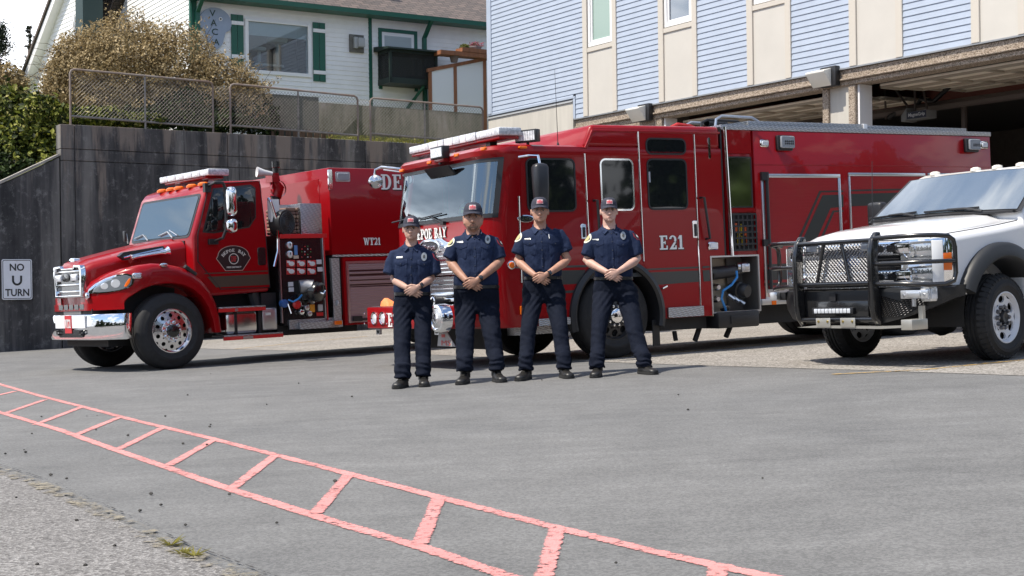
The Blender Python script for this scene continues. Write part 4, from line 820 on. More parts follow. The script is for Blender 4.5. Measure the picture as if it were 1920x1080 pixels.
b.loft([cab_ring(xfz(2.46), 2.46), cab_ring(.20, 2.50, .36, off=.008), cab_ring(.19, 2.56, .36, off=.008), cab_ring(.24, 2.605, .34), cab_ring(.34, 2.625, .30, off=-.03)], c0=False, c1=True)
body_cab = b.build('cab', red, en, merge=True, ang=32)
b = MB(); b.prism([(.62, .3), (3.6, .3)]+[(3.6, .31), (.62, .31)], 'y', 5, 6)
arc_c = MB(); arc_c.lathe([(.001, -.2), (.69, -.2), (.69, .75), (.001, .75)], (1.98, 0, .53), (0, 1, 0), 48)
arc_d = MB(); arc_d.lathe([(.001, 1.7), (.69, 1.7), (.69, 2.7), (.001, 2.7)], (1.98, 0, .53), (0, 1, 0), 48)
nb = MB(); nb.box(3.475, 3.9, -.2, .62, .2, 1.205)
boolean(body_cab, [cutter(arc_c, en), cutter(arc_d, en), cutter(nb, en)])
b = MB(); b.prism([(1.57, 2.606), (1.70, 2.885), (3.72, 2.90), (3.72, 2.606)], 'y', .0, EW); b.build('raised_roof', red, en, bevel=.05, seg=3)
b = MB(); b.prism([(1.50, 2.60), (1.585, 2.60), (1.705, 2.82), (3.715, 2.83), (3.715, 2.80), (1.73, 2.79), (1.62, 2.585)], 'y', -.012, .02); b.build('roof_moulding', red, en, bevel=.006)
# windscreen glass, gasket, interior
m_scr_, t, bb = newmat('engine_windscreen', .02); t.nodes.remove(bb); tr = N(t, 'ShaderNodeBsdfTransparent'); tr.inputs[0].default_value = (.55, .72, .72, 1); gl = N(t, 'ShaderNodeBsdfGlossy'); gl.inputs['Roughness'].default_value = .015; gl.inputs[0].default_value = (.86, .95, 1, 1)
fr = N(t, 'ShaderNodeFresnel'); fr.inputs[0].default_value = 1.7; mx = N(t, 'ShaderNodeMixShader'); fm = N(t, 'ShaderNodeMath', operation='MULTIPLY_ADD'); fm.inputs[1].default_value = 1.; fm.inputs[2].default_value = .13; t.links.new(fr.outputs[0], fm.inputs[0]); t.links.new(fm.outputs[0], mx.inputs[0])
t.links.new(tr.outputs[0], mx.inputs[1]); t.links.new(gl.outputs[0], mx.inputs[2]); t.links.new(mx.outputs[0], t.nodes['Material Output'].inputs[0])
sel = range(3, n_-3)
b = MB(); rg = [[cab_ring(xfz(z), z, off=.004)[i] for i in sel] for z in (1.80, 2.0, 2.2, 2.44)]; b.loft(rg, c0=False, c1=False, closed=False); ws = b.build('windscreen', m_scr_, en, ang=60)
b = MB()
for za, zb in ((1.765, 1.815), (2.425, 2.475)): b.loft([[cab_ring(xfz(z), z, off=.009)[i] for i in sel] for z in (za, zb)], c0=False, c1=False, closed=False)
for i0 in (3, n_-5): b.loft([[cab_ring(xfz(z), z, off=.009)[i] for i in (i0, i0+1)] for z in (1.765, 2.0, 2.2, 2.475)], c0=False, c1=False, closed=False)
b.build('gasket', blackp, ws)
m_dash = mat('dashboard', (.035, .04, .042), .7); m_inn = mat('cab_lining', (.05, .055, .058), .9)
b = MB(); b.box(.55, 3.6, .02, EW-.02, 1.0, 1.05); b.box(1.45, 1.5, .02, EW-.02, 1.05, 2.58); b.box(.6, 1.45, .02, .03, 1.05, 1.74); b.box(.30, 1.45, .4, EW-.4, 2.585, 2.60); b.build('cab_lining', m_inn, en)
b = MB(); b.prism([(.24, 1.74), (.30, 1.80), (.62, 1.86), (.80, 1.70), (.80, 1.2), (.24, 1.2)], 'y', .28, EW-.28); b.build('dashboard', m_dash, en, bevel=.02)
b = MB(); b.lathe([(.20, .0), (.222, -.01), (.22, .02), (.2, .0)], (.78, .55, 1.98), (-1, 0, .9), 24); b.tube([(.78, .55, 1.98), (.86, .55, 1.8)], .03); b.build('steering_wheel', blackp, en)
for yy in (.6, 1.85): b = MB(); b.box(1.05, 1.4, yy-.25, yy+.25, 1.5, 1.7); b.prism([(1.25, 1.7), (1.42, 1.7), (1.44, 2.3), (1.34, 2.3)], 'x', 0, 0) if False else b.box(1.3, 1.42, yy-.24, yy+.24, 1.7, 2.3); b.build('seat', m_dash, en, bevel=.04)
b = MB(); b.box(.27, .30, 1.15, 1.22, 1.8, 2.46); b.build('centre_pillar', blackp, en)
b = MB(); b.prism([(.10, 2.45), (.14, 2.45), (.24, 2.33), (.20, 2.33)], 'y', .78, 1.40); b.build('camera_visor', blackp, en, bevel=.01)
# helmet on the dashboard
hm = empty('fire_helmet', EF.M@Matrix.Translation((.48, .95, 1.835)), 'teal-grey fire helmet with lime patches behind the engine windscreen', 'helmet')
b = MB(); b.lathe([(.19, 0), (.185, .012), (.13, .03), (.125, .09), (.09, .15), (.04, .178), (.001, .182)], (0, 0, 0), (0, 0, 1), 24); b.build('shell', mat('helmet_grey', (.16, .22, .23), .5), hm)
for a in (150, 200, 250): b = MB(); q = Vector((math.cos(R(a)), math.sin(R(a)), 0)); w_ = Vector((-q.y, q.x, 0))*.03; p0 = q*.133+Vector((0, 0, .04)); p1 = q*.117+Vector((0, 0, .11)); b.add([p0-w_, p0+w_, p1+w_*.7, p1-w_*.7, p0-w_-q*.01, p0+w_-q*.01, p1+w_*.7-q*.01, p1-w_*.7-q*.01], [(0, 1, 2, 3), (4, 5, 6, 7), (0, 1, 5, 4), (1, 2, 6, 5), (2, 3, 7, 6), (3, 0, 4, 7)]); b.build('reflective_patch', mat('lime_patch', (.45, .75, .04), .5), hm)
# wipers
for ya, yb, yc in ((.95, 1.30, .62), (1.62, 2.0, 1.35)):
    b = MB(); b.tube([(.10, ya, 1.755), (.09, (ya+yb)/2, 1.81), (.11, yb, 1.86)], .011, 6); b.tube([(.105, yb+.33, 1.84), (.10, yb-.33, 1.875)], .009, 5); b.box(.08, .13, ya-.04, ya+.04, 1.735, 1.775); b.build('wiper', blackp, en)
# doors, seams and windows on the near side
for nm, a, c in (('front_door_hinge', (972, 368), (977, 530)), ('front_door_edge', (1095, 288), (1103, 445)), ('rear_door_hinge', (1195, 247), (1206, 490)), ('rear_door_edge', (1300, 252), (1313, 576))):
    S.bar(nm, a, c, .011, chrome, -.006)
fd = S.poly('front_door', [(976, 283), (1094, 287), (1103, 440), (1100, 500), (1072, 545), (1040, 590), (980, 598), (977, 420)], red, -.004)
rd_ = S.poly('rear_door', [(1197, 244), (1299, 247), (1312, 576), (1248, 579), (1236, 540), (1207, 495)], red, -.004)
def side_window(nm, a, c, parent, ringm=blackp, w=.022, r=.07):
    g = S.rect(nm, a, c, glass, -.008, .006, r, parent, bevel=0); S.ring('gasket', (a[0]-1, a[1]-1), (c[0]+1, c[1]+1), ringm, w, -.014, .012, r+.01, g); return g
side_window('window', (985, 297), (1080, 396), fd); side_window('window', (1124, 298), (1189, 394), en, chrome); side_window('upper_window', (1210, 259), (1285, 290), rd_); side_window('window', (1212, 298), (1289, 392), rd_)
wb = S.rect('white_sticker', (1213, 322), (1219, 342), mat('pale_sticker', (.35, .37, .42), .5), -.0095, .002, .004, en, bevel=0)
# glimpses through / mirrored in the glass are left to the renderer
# handles, latches
S.handle('grab_handle', (1113, 376), (1118, 446), blackp, .017, .08); S.handle('grab_handle', (1313, 371), (1324, 448), blackp, .017, .08)
for a, c in (((1088, 420), (1099, 448)), ((1297, 414), (1308, 446))):
    h = S.rect('door_latch', a, c, chrome, -.012, .02, .02, fd if a[0] < 1200 else rd_, bevel=.004); S.rect('latch_paddle', (a[0]+3, a[1]+6), (c[0]-2, c[1]-3), blackp, -.018, .01, .01, h, bevel=.002)
S.text('E21', (1235, 442), (1281, 467), white, -.010, rd_)
S.text('E21', (1237, 443.5), (1283, 468.5), mat('letter_shadow', (.02, .015, .015), .5), -.0065, rd_, depth=.0015)
# stripes on the cab
for nm, pa in (('stripe', [(978, 509), (1098, 506), (1085, 532), (980, 538)]), ('stripe', [(1214, 511), (1311, 507), (1314, 528), (1234, 534)]), ('stripe', [(1317, 507), (1330, 506), (1332, 527), (1319, 528)]), ('pinstripe', [(978, 500), (1100, 497), (1099, 501), (978, 504)]), ('pinstripe', [(1208, 504), (1311, 499.5), (1311, 503), (1210, 507)]), ('pinstripe', [(1317, 499), (1330, 498.5), (1330, 502), (1317, 503)]), ('pinstripe', [(980, 549), (1078, 544), (1074, 549), (980, 554)])):
    S.poly(nm, pa, stripe, -.0065, .004)
S.poly('corner_stripe', [(962, 500), (974, 500), (975, 503), (962, 503)], stripe, -.003, .004); 
# lamps on the side
def lamp(a, c, lensm=lens, rim=chrome, nm='marker_lamp', out=.03):
    l = S.rect(nm, a, c, rim, -out, out+.005, .02, None, bevel=.01); S.rect('lens', (a[0]+2.5, a[1]+2.5), (c[0]-2.5, c[1]-2.5), lensm, -out-.012, .02, .015, l, bevel=.006); return l
lamp((1326, 454), (1345, 468)); lamp((1423, 262), (1440, 276)); lamp((1836, 265), (1851, 279))
for a, c in (((1453, 254), (1483, 283)), ((1806, 260), (1831, 286))):
    l = S.rect('scene_light', a, c, blackp, -.05, .055, .02, None, bevel=.008); S.rect('lens', (a[0]+4, a[1]+2), (c[0], c[1]-4), m_ledl, -.085, .034, .02, l, bevel=.006)
    (x0, z1), (x1, z0) = S.p(a[0]+10, a[1]+10), S.p(c[0]-2, c[1]-10); b = MB()
    for i in range(5):
        for j in range(2): b.prism(rrect(x0+(x1-x0)*(i+.1)/5, x0+(x1-x0)*(i+.8)/5, z0+(z1-z0)*(j+.08)/2, z0+(z1-z0)*(j+.92)/2, .01), 'y', -.089, -.084)
    b.build('led', mat('dark_led', (.04, .04, .045), .3), l)
S.rect('light_bar_strip', (1326, 258), (1332, 298), chrome, -.012, .02, .02, None, bevel=.003)
S.disc('round_marker', (957, 497), .052, chrome, -.03, .05); S.disc('amber_lens', (957, 497), .036, amber, -.042, .03)
S.rect('side_reflector', (974, 574), (980, 590), amber, -.02, .02, .01)
bd_ = S.disc('maker_badge', (985, 410), .045, chrome, -.012, .012, fd, .12); S.disc('badge_face', (985, 410), .035, blackg, -.016, .006, bd_, .10)
S.text('Pierce', (979, 406), (991, 413), chrome, -.019, bd_, sans, .003)
# near mirror
mb_ = MB(); yo = -.30; x0_, z0_ = S.p(1012, 306, yo); x1_, z1_ = S.p(1014, 396, yo)
mb_.loft([[(x0_+dx*sx_, yo+dy*sx_, zz) for dx, dy in [(q[0], q[1]) for q in rrect(-.10, .10, -.07, .07, .05)]] for zz, sx_ in ((z0_, .35), (z0_-.015, .8), (z0_-.05, 1), (z0_-.28, .96), (z1_+.05, .82), (z1_+.01, .66), (z1_, .3))]); mi = mb_.build('side_mirror', mat('satin_black_mirror', (.022, .023, .027), .38), en, ang=50)
b = MB(); b.tube([(x0_-.10, .0, z0_+.10), (x0_-.02, -.10, z0_+.11), (x0_, yo+.03, z0_+.09), (x0_, yo, z0_-.01)], .016, 8); b.build('mirror_arm', chrome, mi)
# far convex mirror on its arm
b = MB(); b.lathe([(.001, -.028), (.06, -.022), (.098, -.004), (.105, .006), (.096, .014), (.05, .045), (.001, .058)], (.04, 2.62, 2.40), (-.75, -.62, -.12), 24); b.v = [(p[0], p[1], 2.40+(p[2]-2.40)*.85) for p in b.v]; mi = b.build('convex_mirror', mat('dull_chrome', (.50, .51, .53), .10, 1), en, ang=60)
b = MB(); b.tube([(.30, 2.40, 2.55), (.10, 2.56, 2.59), (.05, 2.64, 2.56), (.04, 2.66, 2.44)], .015, 8); b.tube([(.30, 2.40, 2.51), (.12, 2.54, 2.55)], .010, 6); b.build('mirror_arm', chrome, mi)
# roof light bar, brow lamps, roof clearance lamps, aerial
lb = MB(); lb.box(.44, .72, .10, EW-.10, 2.70, 2.735); lbr = lb.build('light_bar', red, en, bevel=.01)
m_barl, t, bb = newmat('light_bar_lens', .12); bb.inputs['Base Color'].default_value = (.62, .65, .70, 1); bb.inputs['Coat Weight'].default_value = .6; v = coords(t); w = N(t, 'ShaderNodeTexWave'); w.inputs['Scale'].default_value = 9; w.bands_direction = 'Y'; t.links.new(v, w.inputs['Vector']); nn = noise(t, v, 30, 3)
t.links.new(mixc(t, .5, ramp(t, w.outputs['Fac'], [(.2, (.34, .36, .40)), (.7, (.82, .84, .88))]).outputs[0], ramp(t, nn.outputs[0], [(.35, (.25, .27, .30)), (.65, (.9, .92, .95))]).outputs[0]), bb.inputs['Base Color'])
seg_y = [.06, .62, .86, 1.02, 1.20, 1.42, 1.58, 1.82, 2.38]
for k in range(8):
    b = MB(); b.box(.42, .74, seg_y[k]+.006, seg_y[k+1]-.006, 2.737, 2.835); b.build('lens', m_barl if k not in (2, 4, 6) else mat('light_bar_divider', (.75, .76, .78), .3), lbr, bevel=.02 if k in (0, 7) else .006)
b = MB(); [b.box(.52, .62, y_-.05, y_+.05, 2.62, 2.70) for y_ in (.5, 1.9)]; b.build('light_bar_foot', blackp, lbr)
def brow(x, y, z, rotz, w=.32):
    M = Matrix.Translation((x, y, z))@Matrix.Rotation(R(rotz), 4, 'Z'); b = MB(); b.box(-.03, .07, -w/2, w/2, -.075, .075); l = b.build('brow_light', blackp, en, M, bevel=.008); b = MB(); b.box(-.036, -.031, -w/2+.02, w/2-.02, -.055, .055); b.build('lens', m_barl, l)
    b = MB(); b.tube([(.02, 0, -.07), (.02, 0, -.14)], .02, 6); b.build('bracket', blackp, l)
brow(.12, 1.02, 2.62, 0); brow(.80, .06, 2.73, 25, .30)
b = MB(); b.box(.12, .5, .9, 1.14, 2.50, 2.57); b.build('brow_mount', red, en, bevel=.01)
for px in ((755, 320), (807, 305), (858, 291), (908, 279)):
    y, z = EF.Fr(*px, .20); b = MB(); b.prism(rrect(y-.05, y+.05, z-.018, z+.018, .012), 'x', .172, .21); b.build('clearance_lamp', amber, en, bevel=.006)
b = MB(); xx, zz = S.p(978, 277); b.prism(rrect(xx-.05, xx+.06, zz-.012, zz+.018, .012), 'y', -.035, .0); b.build('clearance_lamp', amber, en, bevel=.006)
xx, zz = S.p(1046, 268, .2); b = MB(); b.tube([(xx, .2, 2.62), (xx, .2, zz+.9)], [.005, .002], 5); b.lathe([(.022, 0), (.01, .05), (.004, .06)], (xx, .2, 2.625), (0, 0, 1), 8); b.build('aerial', blackp, en)
# front: lettering, grille, bumper
serif('DEPOE BAY', .86, .125, .006).build('lettering', white, en, onfront(1.32, 1.645, .112))
serif('DEPOE BAY', .86, .125, .001).build('lettering', MATS['letter_shadow'], en, onfront(1.310, 1.637, .1175))
m_gr, t, bb = newmat('chrome_mesh', .22); bb.inputs['Metallic'].default_value = 1; w = N(t, 'ShaderNodeTexWave'); w.inputs['Scale'].default_value = 22; w.bands_direction = 'Z'; t.links.new(coords(t), w.inputs['Vector']); t.links.new(ramp(t, w.outputs['Fac'], [(.25, (.30, .30, .31)), (.6, (.80, .81, .82))]).outputs[0], bb.inputs['Base Color'])
b = MB(); b.prism([(.42, .82), (.50, 1.50), (.85, 1.52), (1.0, 1.575), (1.46, 1.575), (1.6, 1.52), (1.94, 1.50), (2.02, .82)], 'x', .085, .14); gr = b.build('grille', chrome, en, bevel=.015)
b = MB()
for k in range(12):
    z = .86+k*.05; b.box(.062, .084, .52, 1.92, z, z+.040)
b.build('grille_louvre', m_gr, gr, bevel=.004, seg=1)
for z in (1.29, 1.10): b = MB(); b.box(.05, .085, .5, 1.94, z, z+.02); b.build('grille_bar', chrome, gr)
b = MB(); b.prism(ell(1.23, 1.475, .27, .10, 32), 'x', .050, .09); em_ = b.build('maker_badge', chrome, gr, bevel=.01); b = MB(); b.prism(ell(1.23, 1.475, .22, .072, 32), 'x', .045, .0495); b.build('badge_face', blackg, em_); sans('Pierce', .30, .075, .004, .01).build('lettering', chrome, em_, onfront(1.23, 1.475, .0445))
bp_ = MB(); bp_.prism([(-.40, .30), (-.40, 2.14), (-.24, 2.36), (.16, 2.36), (.16, .08), (-.24, .08)], 'z', .49, .755); bu = bp_.build('bumper', red, en, bevel=.012)
b = MB(); b.prism([(-.36, .32), (-.36, 2.12), (-.22, 2.32), (.1, 2.32), (.1, .12), (-.22, .12)], 'z', .7555, .762); b.build('bumper_deck', tread, bu)
def spot(y, r=.075, z=.62):
    b = MB(); b.lathe([(r*1.12, -.402), (r*1.12, -.412), (r, -.413), (r*.9, -.395)], (0, y, z), (1, 0, 0), 24); sp_ = b.build('spotlight', chrome, bu); b = MB(); b.lathe([(r*.93, -.397), (r*.6, -.404), (.001, -.407)], (0, y, z), (1, 0, 0), 24); b.build('lens', lens, sp_)
for px in ((702, 597), (717.5, 597)): y, z = EF.Fr(*px, -.4); spot(y, .075, z)
y, z = EF.Fr(731, 600, -.4); serif('E21', .34, .17, .006).build('lettering', white, bu, onfront(y-.13, z, -.402))
y, z = EF.Fr(822, 597, -.5); b = MB(); b.lathe([(.165, -.40), (.165, -.50), (.155, -.53), (.13, -.535), (.12, -.52), (.05, -.53), (.001, -.535)], (0, y, z), (1, 0, 0), 28); si = b.build('siren', chrome, bu)
b = MB(); b.lathe([(.118, -.524), (.112, -.53), (.06, -.536), (.058, -.534)], (0, y, z), (1, 0, 0), 24); b.build('siren_grille', m_gr, si)
for px in ((684, 588), (684, 607), (726, 588), (726, 607), (841, 586), (841, 604)): y, z = EF.Fr(*px, -.4); b = MB(); b.lathe([(.013, -.401), (.012, -.41), (.001, -.412)], (0, y, z), (1, 0, 0), 8); b.build('bolt', chrome, bu)
for px in ((710, 622), (820, 622)): y, z = EF.Fr(*px, -.36); b = MB(); b.box(-.37, -.34, y-.05, y+.05, z-.035, z+.035); k_ = b.build('tow_eye', alu, bu); b = MB(); b.box(-.374, -.371, y-.03, y+.03, z-.02, z+.02); b.build('tow_eye_hole', blackg, k_)
y, z = EF.Fr(820, 565, -.12); b = MB(); b.lathe([(.05, .1), (.06, -.16), (.085, -.17), (.085, -.19), (.06, -.185), (.04, -.12), (.001, -.12)], (-.0, y, z), (1, 0, 0), 20); b.build('air_horn', blackp, en); b = MB(); b.lathe([(.06, -.186), (.05, -.195), (.042, -.186)], (0, y, z), (1, 0, 0), 20); b.build('horn_ring', chrome, en)
b = MB(); b.box(-.05, .06, .45, 1.95, .80, .84); b.box(.0, .06, .45, 1.95, .87, .90); b.build('lower_trim', chrome, en, bevel=.01)
y, z = EF.Fr(726, 571, -.25); oh = empty('orange_hose_cap', EF.M@Matrix.Translation((-.22, y-.02, .763))@Matrix.Scale(.85, 4), 'bright orange wedge-shaped cover lying on the engine bumper', 'cover')
b = MB(); b.loft([[(-.10, -.12, 0), (.10, -.14, 0), (.10, .16, 0), (-.10, .14, 0)], [(-.06, -.06, .05), (.06, -.08, .05), (.08, .15, .07), (-.08, .14, .07)], [(-.02, .06, .10), (.02, .05, .10), (.03, .13, .125), (-.03, .13, .125)]]); b.build('cover', mat('orange_vinyl', (.85, .22, .06), .5, bump=.2, bs=20), oh, bevel=.01)
b = MB(); [b.tube([(.02*k, -.15-.04*k, 0), (.02*k, -.15-.04*k, .14)], .008, 5) for k in range(3)]; b.build('pin', chrome, oh)
y, z = EF.Fr(827, 640, -.3); b = MB(); b.prism([(y-.26, .28), (y-.06, .46), (y+.12, .46), (y+.17, .28)], 'x', -.26, -.25); mf = b.build('splash_plate', mat('dull_plate', (.36, .34, .33), .6), en); sans('MS', .22, .06).build('lettering', mat('faded_red_text', (.5, .08, .07), .6), mf, onfront(y-.05, .32, -.262)); b = MB(); b.box(-.265, -.261, y-.03, y+.05, .385, .42); b.build('red_label', MATS['faded_red_text'], mf)
b = MB(); b.prism([(.55, .36), (1.35, .36), (1.35, .5), (.55, .5)], 'y', .12, .30); b.build('front_step', tread, en, bevel=.01)
S.rect('entry_step', (1008, 598), (1068, 608), tread, -.03, .2, .01); S.rect('entry_step', (1250, 577), (1317, 592), tread, -.04, .3, .01)
# wheel arch flare and wheels
b = MB(); A = [R(-14+208*k/40) for k in range(41)]; cx, cz = 1.98, .53
b.loft([[(cx+r_*math.cos(a), y_, cz+r_*math.sin(a)) for r_, y_ in ((.625, .25), (.625, -.03), (.66, -.055), (.715, -.03), (.725, .02), (.69, .02))] for a in A]); b.build('wheel_arch_flare', blackp, en, ang=50)
b = half_well(MB(), 1.98, .53, .70, .02, .74); b.build('wheel_well', dark, en)
wheel(en, 1.98, .53, .05, .53, .33, .29, 'black'); wheel(en, 1.98, .53, EW-.38, .53, .33, .29, 'black'); wheel(en, 7.1, .53, .06, .53, .60, .29, 'alu'); wheel(en, 7.1, .53, EW-.66, .53, .60, .29, 'alu')
b = MB(); b.box(.45, 8.7, .75, 1.69, .42, .72); b.box(1.9, 2.05, .4, 2.0, .45, .62); b.box(2.7, 3.45, .1, .7, .30, .46); b.box(4.4, 6.3, .25, 2.2, .30, .56); b.tube([(3.0, .2, .28), (3.02, .2, .16)], .03, 6); b.tube([(3.42, .2, .32), (3.33, .2, .14)], .035, 6); b.tube([(3.95, .2, .32), (3.85, .2, .16)], .035, 6); b.build('chassis', dark, en)
b = MB(); b.box(.40, .55, .45, 2.0, .2, .5); b.build('front_axle', dark, en)
S.rect('mud_flap', (1228, 600), (1243, 648), blackp, .05, .02, .005)
S.handle('step_light', (1239, 541), (1246, 537), chrome, .012, .05)
# pump bay between cab and body
S.rect('corner_post', (1353, 238), (1360, 478), blackp, .01, .06, .005); S.bar('chrome_post', (1357, 238), (1372, 480), .022, chrome, -.01)
b = MB(); b.box(3.80, 4.275, .03, EW-.03, 1.215, 2.86); b.build('pump_house', red, en, bevel=.004)
S.rect('upper_panel', (1361, 239), (1410, 288), red, .012, .03, .005)
m_mirr = mat('mirror_steel', (.74, .72, .68), .06, 1)
S.rect('mirror_panel', (1364, 294), (1412, 388), m_mirr, .010, .03, .004); S.ring('mirror_frame', (1363, 293), (1413, 389), blackp, .015, .004, .02, .01)
S.rect('red_panel', (1368, 390), (1418, 398), red, .012, .02, .003)
nt_ = S.rect('locker_recess', (1367, 400), (1418, 470), dark, .020, .02, .005)
for k, (px, c_) in enumerate([((1381, 428), (.55, .10, .03)), ((1386, 436), (.6, .42, .02)), ((1392, 430), (.62, .44, .02)), ((1399, 434), (.55, .38, .02)), ((1386, 452), (.5, .08, .03)), ((1394, 452), (.6, .42, .03)), ((1402, 452), (.58, .42, .03))]):
    S.rect('stowed_gear', (px[0]-2.5, px[1]-10), (px[0]+2.5, px[1]+8), mat('gear_%d' % (k % 3), c_, .7), .004, .015, .006, nt_)
(xa, za), (xb, zb) = S.p(1366, 402), S.p(1419, 468); b = MB()
for k in range(7): b.box(xa+(xb-xa)*k/6-.012, xa+(xb-xa)*k/6+.012, -.012, -.006, zb, za)
for k in range(7): b.box(xa, xb, -.019, -.013, zb+(za-zb)*k/6-.012, zb+(za-zb)*k/6+.012)
b.build('cargo_net', blackp, nt_)
for k in range(8): x_, z_ = S.p(1368+.55*k, 403+9.6*k); b = MB(); b.box(x_-.022, x_-.006, -.026, -.02, z_-.028, z_+.028); b.build('net_hook', mat('white_tab', (.7, .7, .7), .5), nt_)
S.rect('lower_sill', (1373, 471), (1420, 479), red, .012, .02, .003)
m_beige = mat('beige_steel', (.50, .44, .35), .45, .5)
b = MB(); b.box(3.48, 4.275, .34, .36, .45, 1.20); b.box(3.475, 3.49, -.004, .35, .45, 1.204); pb = b.build('pump_panel', m_beige, en)
b = MB(); b.box(4.0, 4.274, .30, .335, .45, 1.19); b.box(4.262, 4.276, .0, .30, .45, 1.20); b.build('pump_side_panel', mat('grey_steel', (.16, .155, .15), .4, .5), pb)
S.ring('pump_frame', (1331, 480), (1427, 583), alu, .022, -.006, .03, .008)
def P3(px, y): x, z = EF.S(*px, y); return Vector((x, y, z))
c_ = P3((1375, 508), .15); b = MB(); b.tube([c_+Vector((-.28, .1, -.02)), c_, c_+Vector((.14, -.05, .01))], [.09, .08, .05], 14); b.build('intake_pipe', mat('dark_casting', (.06, .06, .065), .45, .4), pb, ang=50)
b = MB(); b.tube([c_+Vector((.02, -.05, .05)), c_+Vector((.16, -.1, .05))], .055, 10); b.box(c_.x+.04, c_.x+.18, .02, .12, c_.z-.02, c_.z+.09); b.build('valve_body', alu, pb, bevel=.01)
c_ = P3((1393, 545), .05); b = MB(); b.lathe([(.001, -.08), (.08, -.08), (.095, -.05), (.095, .03), (.115, .04), (.115, .10), (.08, .12), (.08, .2)], c_, (-.25, 1, .15), 22); b.build('intake_cap', blackp, pb, ang=50)
b = MB(); b.tube([P3((1381, 508), .02), P3((1382, 520), .0), P3((1372, 534), -.02), P3((1356, 545), -.02), P3((1353, 560), .0), P3((1360, 578), .02), P3((1361, 584), .05)], .016, 8); b.build('blue_hose', mat('blue_hose', (.03, .22, .55), .4), pb)
for px in ((1339, 539), (1338, 561), (1355, 577)): q = P3(px, .25); b = MB(); b.lathe([(.05, .0), (.045, -.08), (.03, -.1), (.001, -.1)], q, (0, 1, 0), 14); b.build('drain_valve', chrome, pb)
for px in ((1366, 553), (1375, 557), (1385, 562)): q = P3(px, .12); b = MB(); b.tube([q, q+Vector((.05, -.06, -.06))], .028, 8); b.build('fitting', alu, pb)
S.rect('instruction_label', (1331, 500), (1340, 512), mat('label_white', (.6, .6, .58), .5), .332, .005, .004, pb, yo=0.)
b = MB(); x0_, z0_ = S.p(1341, 583); x1_, z1_ = S.p(1419, 611); b.box(x0_, x1_, -.06, .35, z1_, z0_-.02); tr_ = b.build('running_tray', blackp, en, bevel=.02); b = MB(); b.box(x0_+.2, x1_-.03, -.075, -.061, z1_+.05, z0_-.07); b.build('tray_lid', blackp, tr_, bevel=.005)
# body
b = MB(); b.box(4.28, 8.90, .0, EW, .60, 2.86); bo = b.build('body', red, en, bevel=.012)
cb = MB(); cb.lathe([(.001, -.2), (.66, -.2), (.66, .75), (.001, .75)], (7.1, 0, .53), (0, 1, 0), 40); cb2 = MB(); cb2.box(4.2, 6.35, .2, 2.2, .3, .62); boolean(bo, [cutter(cb, en)])
b = MB(); b.box(4.285, 8.88, -.004, .01, 2.40, 2.415); b.build('panel_crease', red, bo, bevel=.003)
m_mesh, t, bb = newmat('red_shutter', .35); bb.inputs['Base Color'].default_value = (.30, .004, .009, 1); bb.inputs['Coat Weight'].default_value = .8; w = N(t, 'ShaderNodeTexWave'); w.inputs['Scale'].default_value = 7.5; w.bands_direction = 'Z'; t.links.new(coords(t), w.inputs['Vector']); bumpto(t, bb, w.outputs['Fac'], .25, .004)
def locker(a, c, pm):
    (x0, z1), (x1, z0) = S.p(*a), S.p(*c); b = MB(); b.box(x0+.05, x1-.05, -.012, .01, z0+.05, z1-.05); d = b.build('locker_door', pm, en)
    for q in ((x0, x1, z1-.05, z1), (x0, x0+.045, z0+.05, z1-.05), (x1-.045, x1, z0+.05, z1-.05), (x0, x1, z0, z0+.05)): b = MB(); b.box(q[0], q[1], -.022, .0, q[2], q[3]); b.build('door_frame', alu, d, bevel=.004)
    return d, x0, x1, z0, z1
d, x0, x1, z0, z1 = locker((1425, 326), (1583, 556), m_mesh); z0 = .66
b = MB(); b.tube([(x0+.075, -.045, z0+.1), (x0+.075, -.045, z1-.02)], .022, 8); b.box(x0-.02, x0+.10, -.06, -.02, z1-.09, z1+.02); b.box(x0-.03, x0+.1, -.055, -.02, 1.33, 1.42); b.build('door_rod', blackp, d)
b = MB(); b.box(x0+.03, x1-.2, -.035, -.023, z0+.05, z0+.10); b.build('door_latch_bar', alu, d)
xq, zq_ = S.p(1589, 324); xr, _ = S.p(1733, 323); xs2, _ = S.p(1738, 322)
for (u0, u1) in ((xq, xr), (xs2, 8.7)):
    b = MB(); b.box(u0+.03, u1-.03, -.010, .01, 1.30, zq_-.05); d2_ = b.build('locker_door', m_mesh, en)
    for q in ((u0, u1, zq_-.045, zq_), (u0, u0+.03, 1.3, zq_-.05), (u1-.03, u1, 1.3, zq_-.05)): b = MB(); b.box(q[0], q[1], -.02, .0, q[2], q[3]); b.build('door_frame', alu, d2_, bevel=.004)
for pa in ([(1432, 505), (1480, 503), (1541, 366), (1580, 365), (1580, 388), (1556, 390), (1497, 523), (1432, 526)], [(1432, 496), (1474, 494), (1535, 358), (1580, 357), (1580, 360), (1538, 361), (1477, 499), (1432, 501)], [(1592, 364), (1732, 360), (1732, 382), (1592, 387)], [(1592, 356), (1732, 353), (1732, 356), (1592, 359)], [(1432, 531), (1500, 528), (1560, 395), (1580, 394), (1580, 397), (1563, 398), (1503, 533), (1432, 536)]):
    S.poly('stripe', pa, stripe, -.0145, .003)
b = MB(); b.box(4.30, 6.3, -.03, .3, .555, .635); sl_ = b.build('rub_rail', alu, en, bevel=.006); S.rect('side_marker', (1444, 564), (1452, 571), amber, -.045, .02, .006)
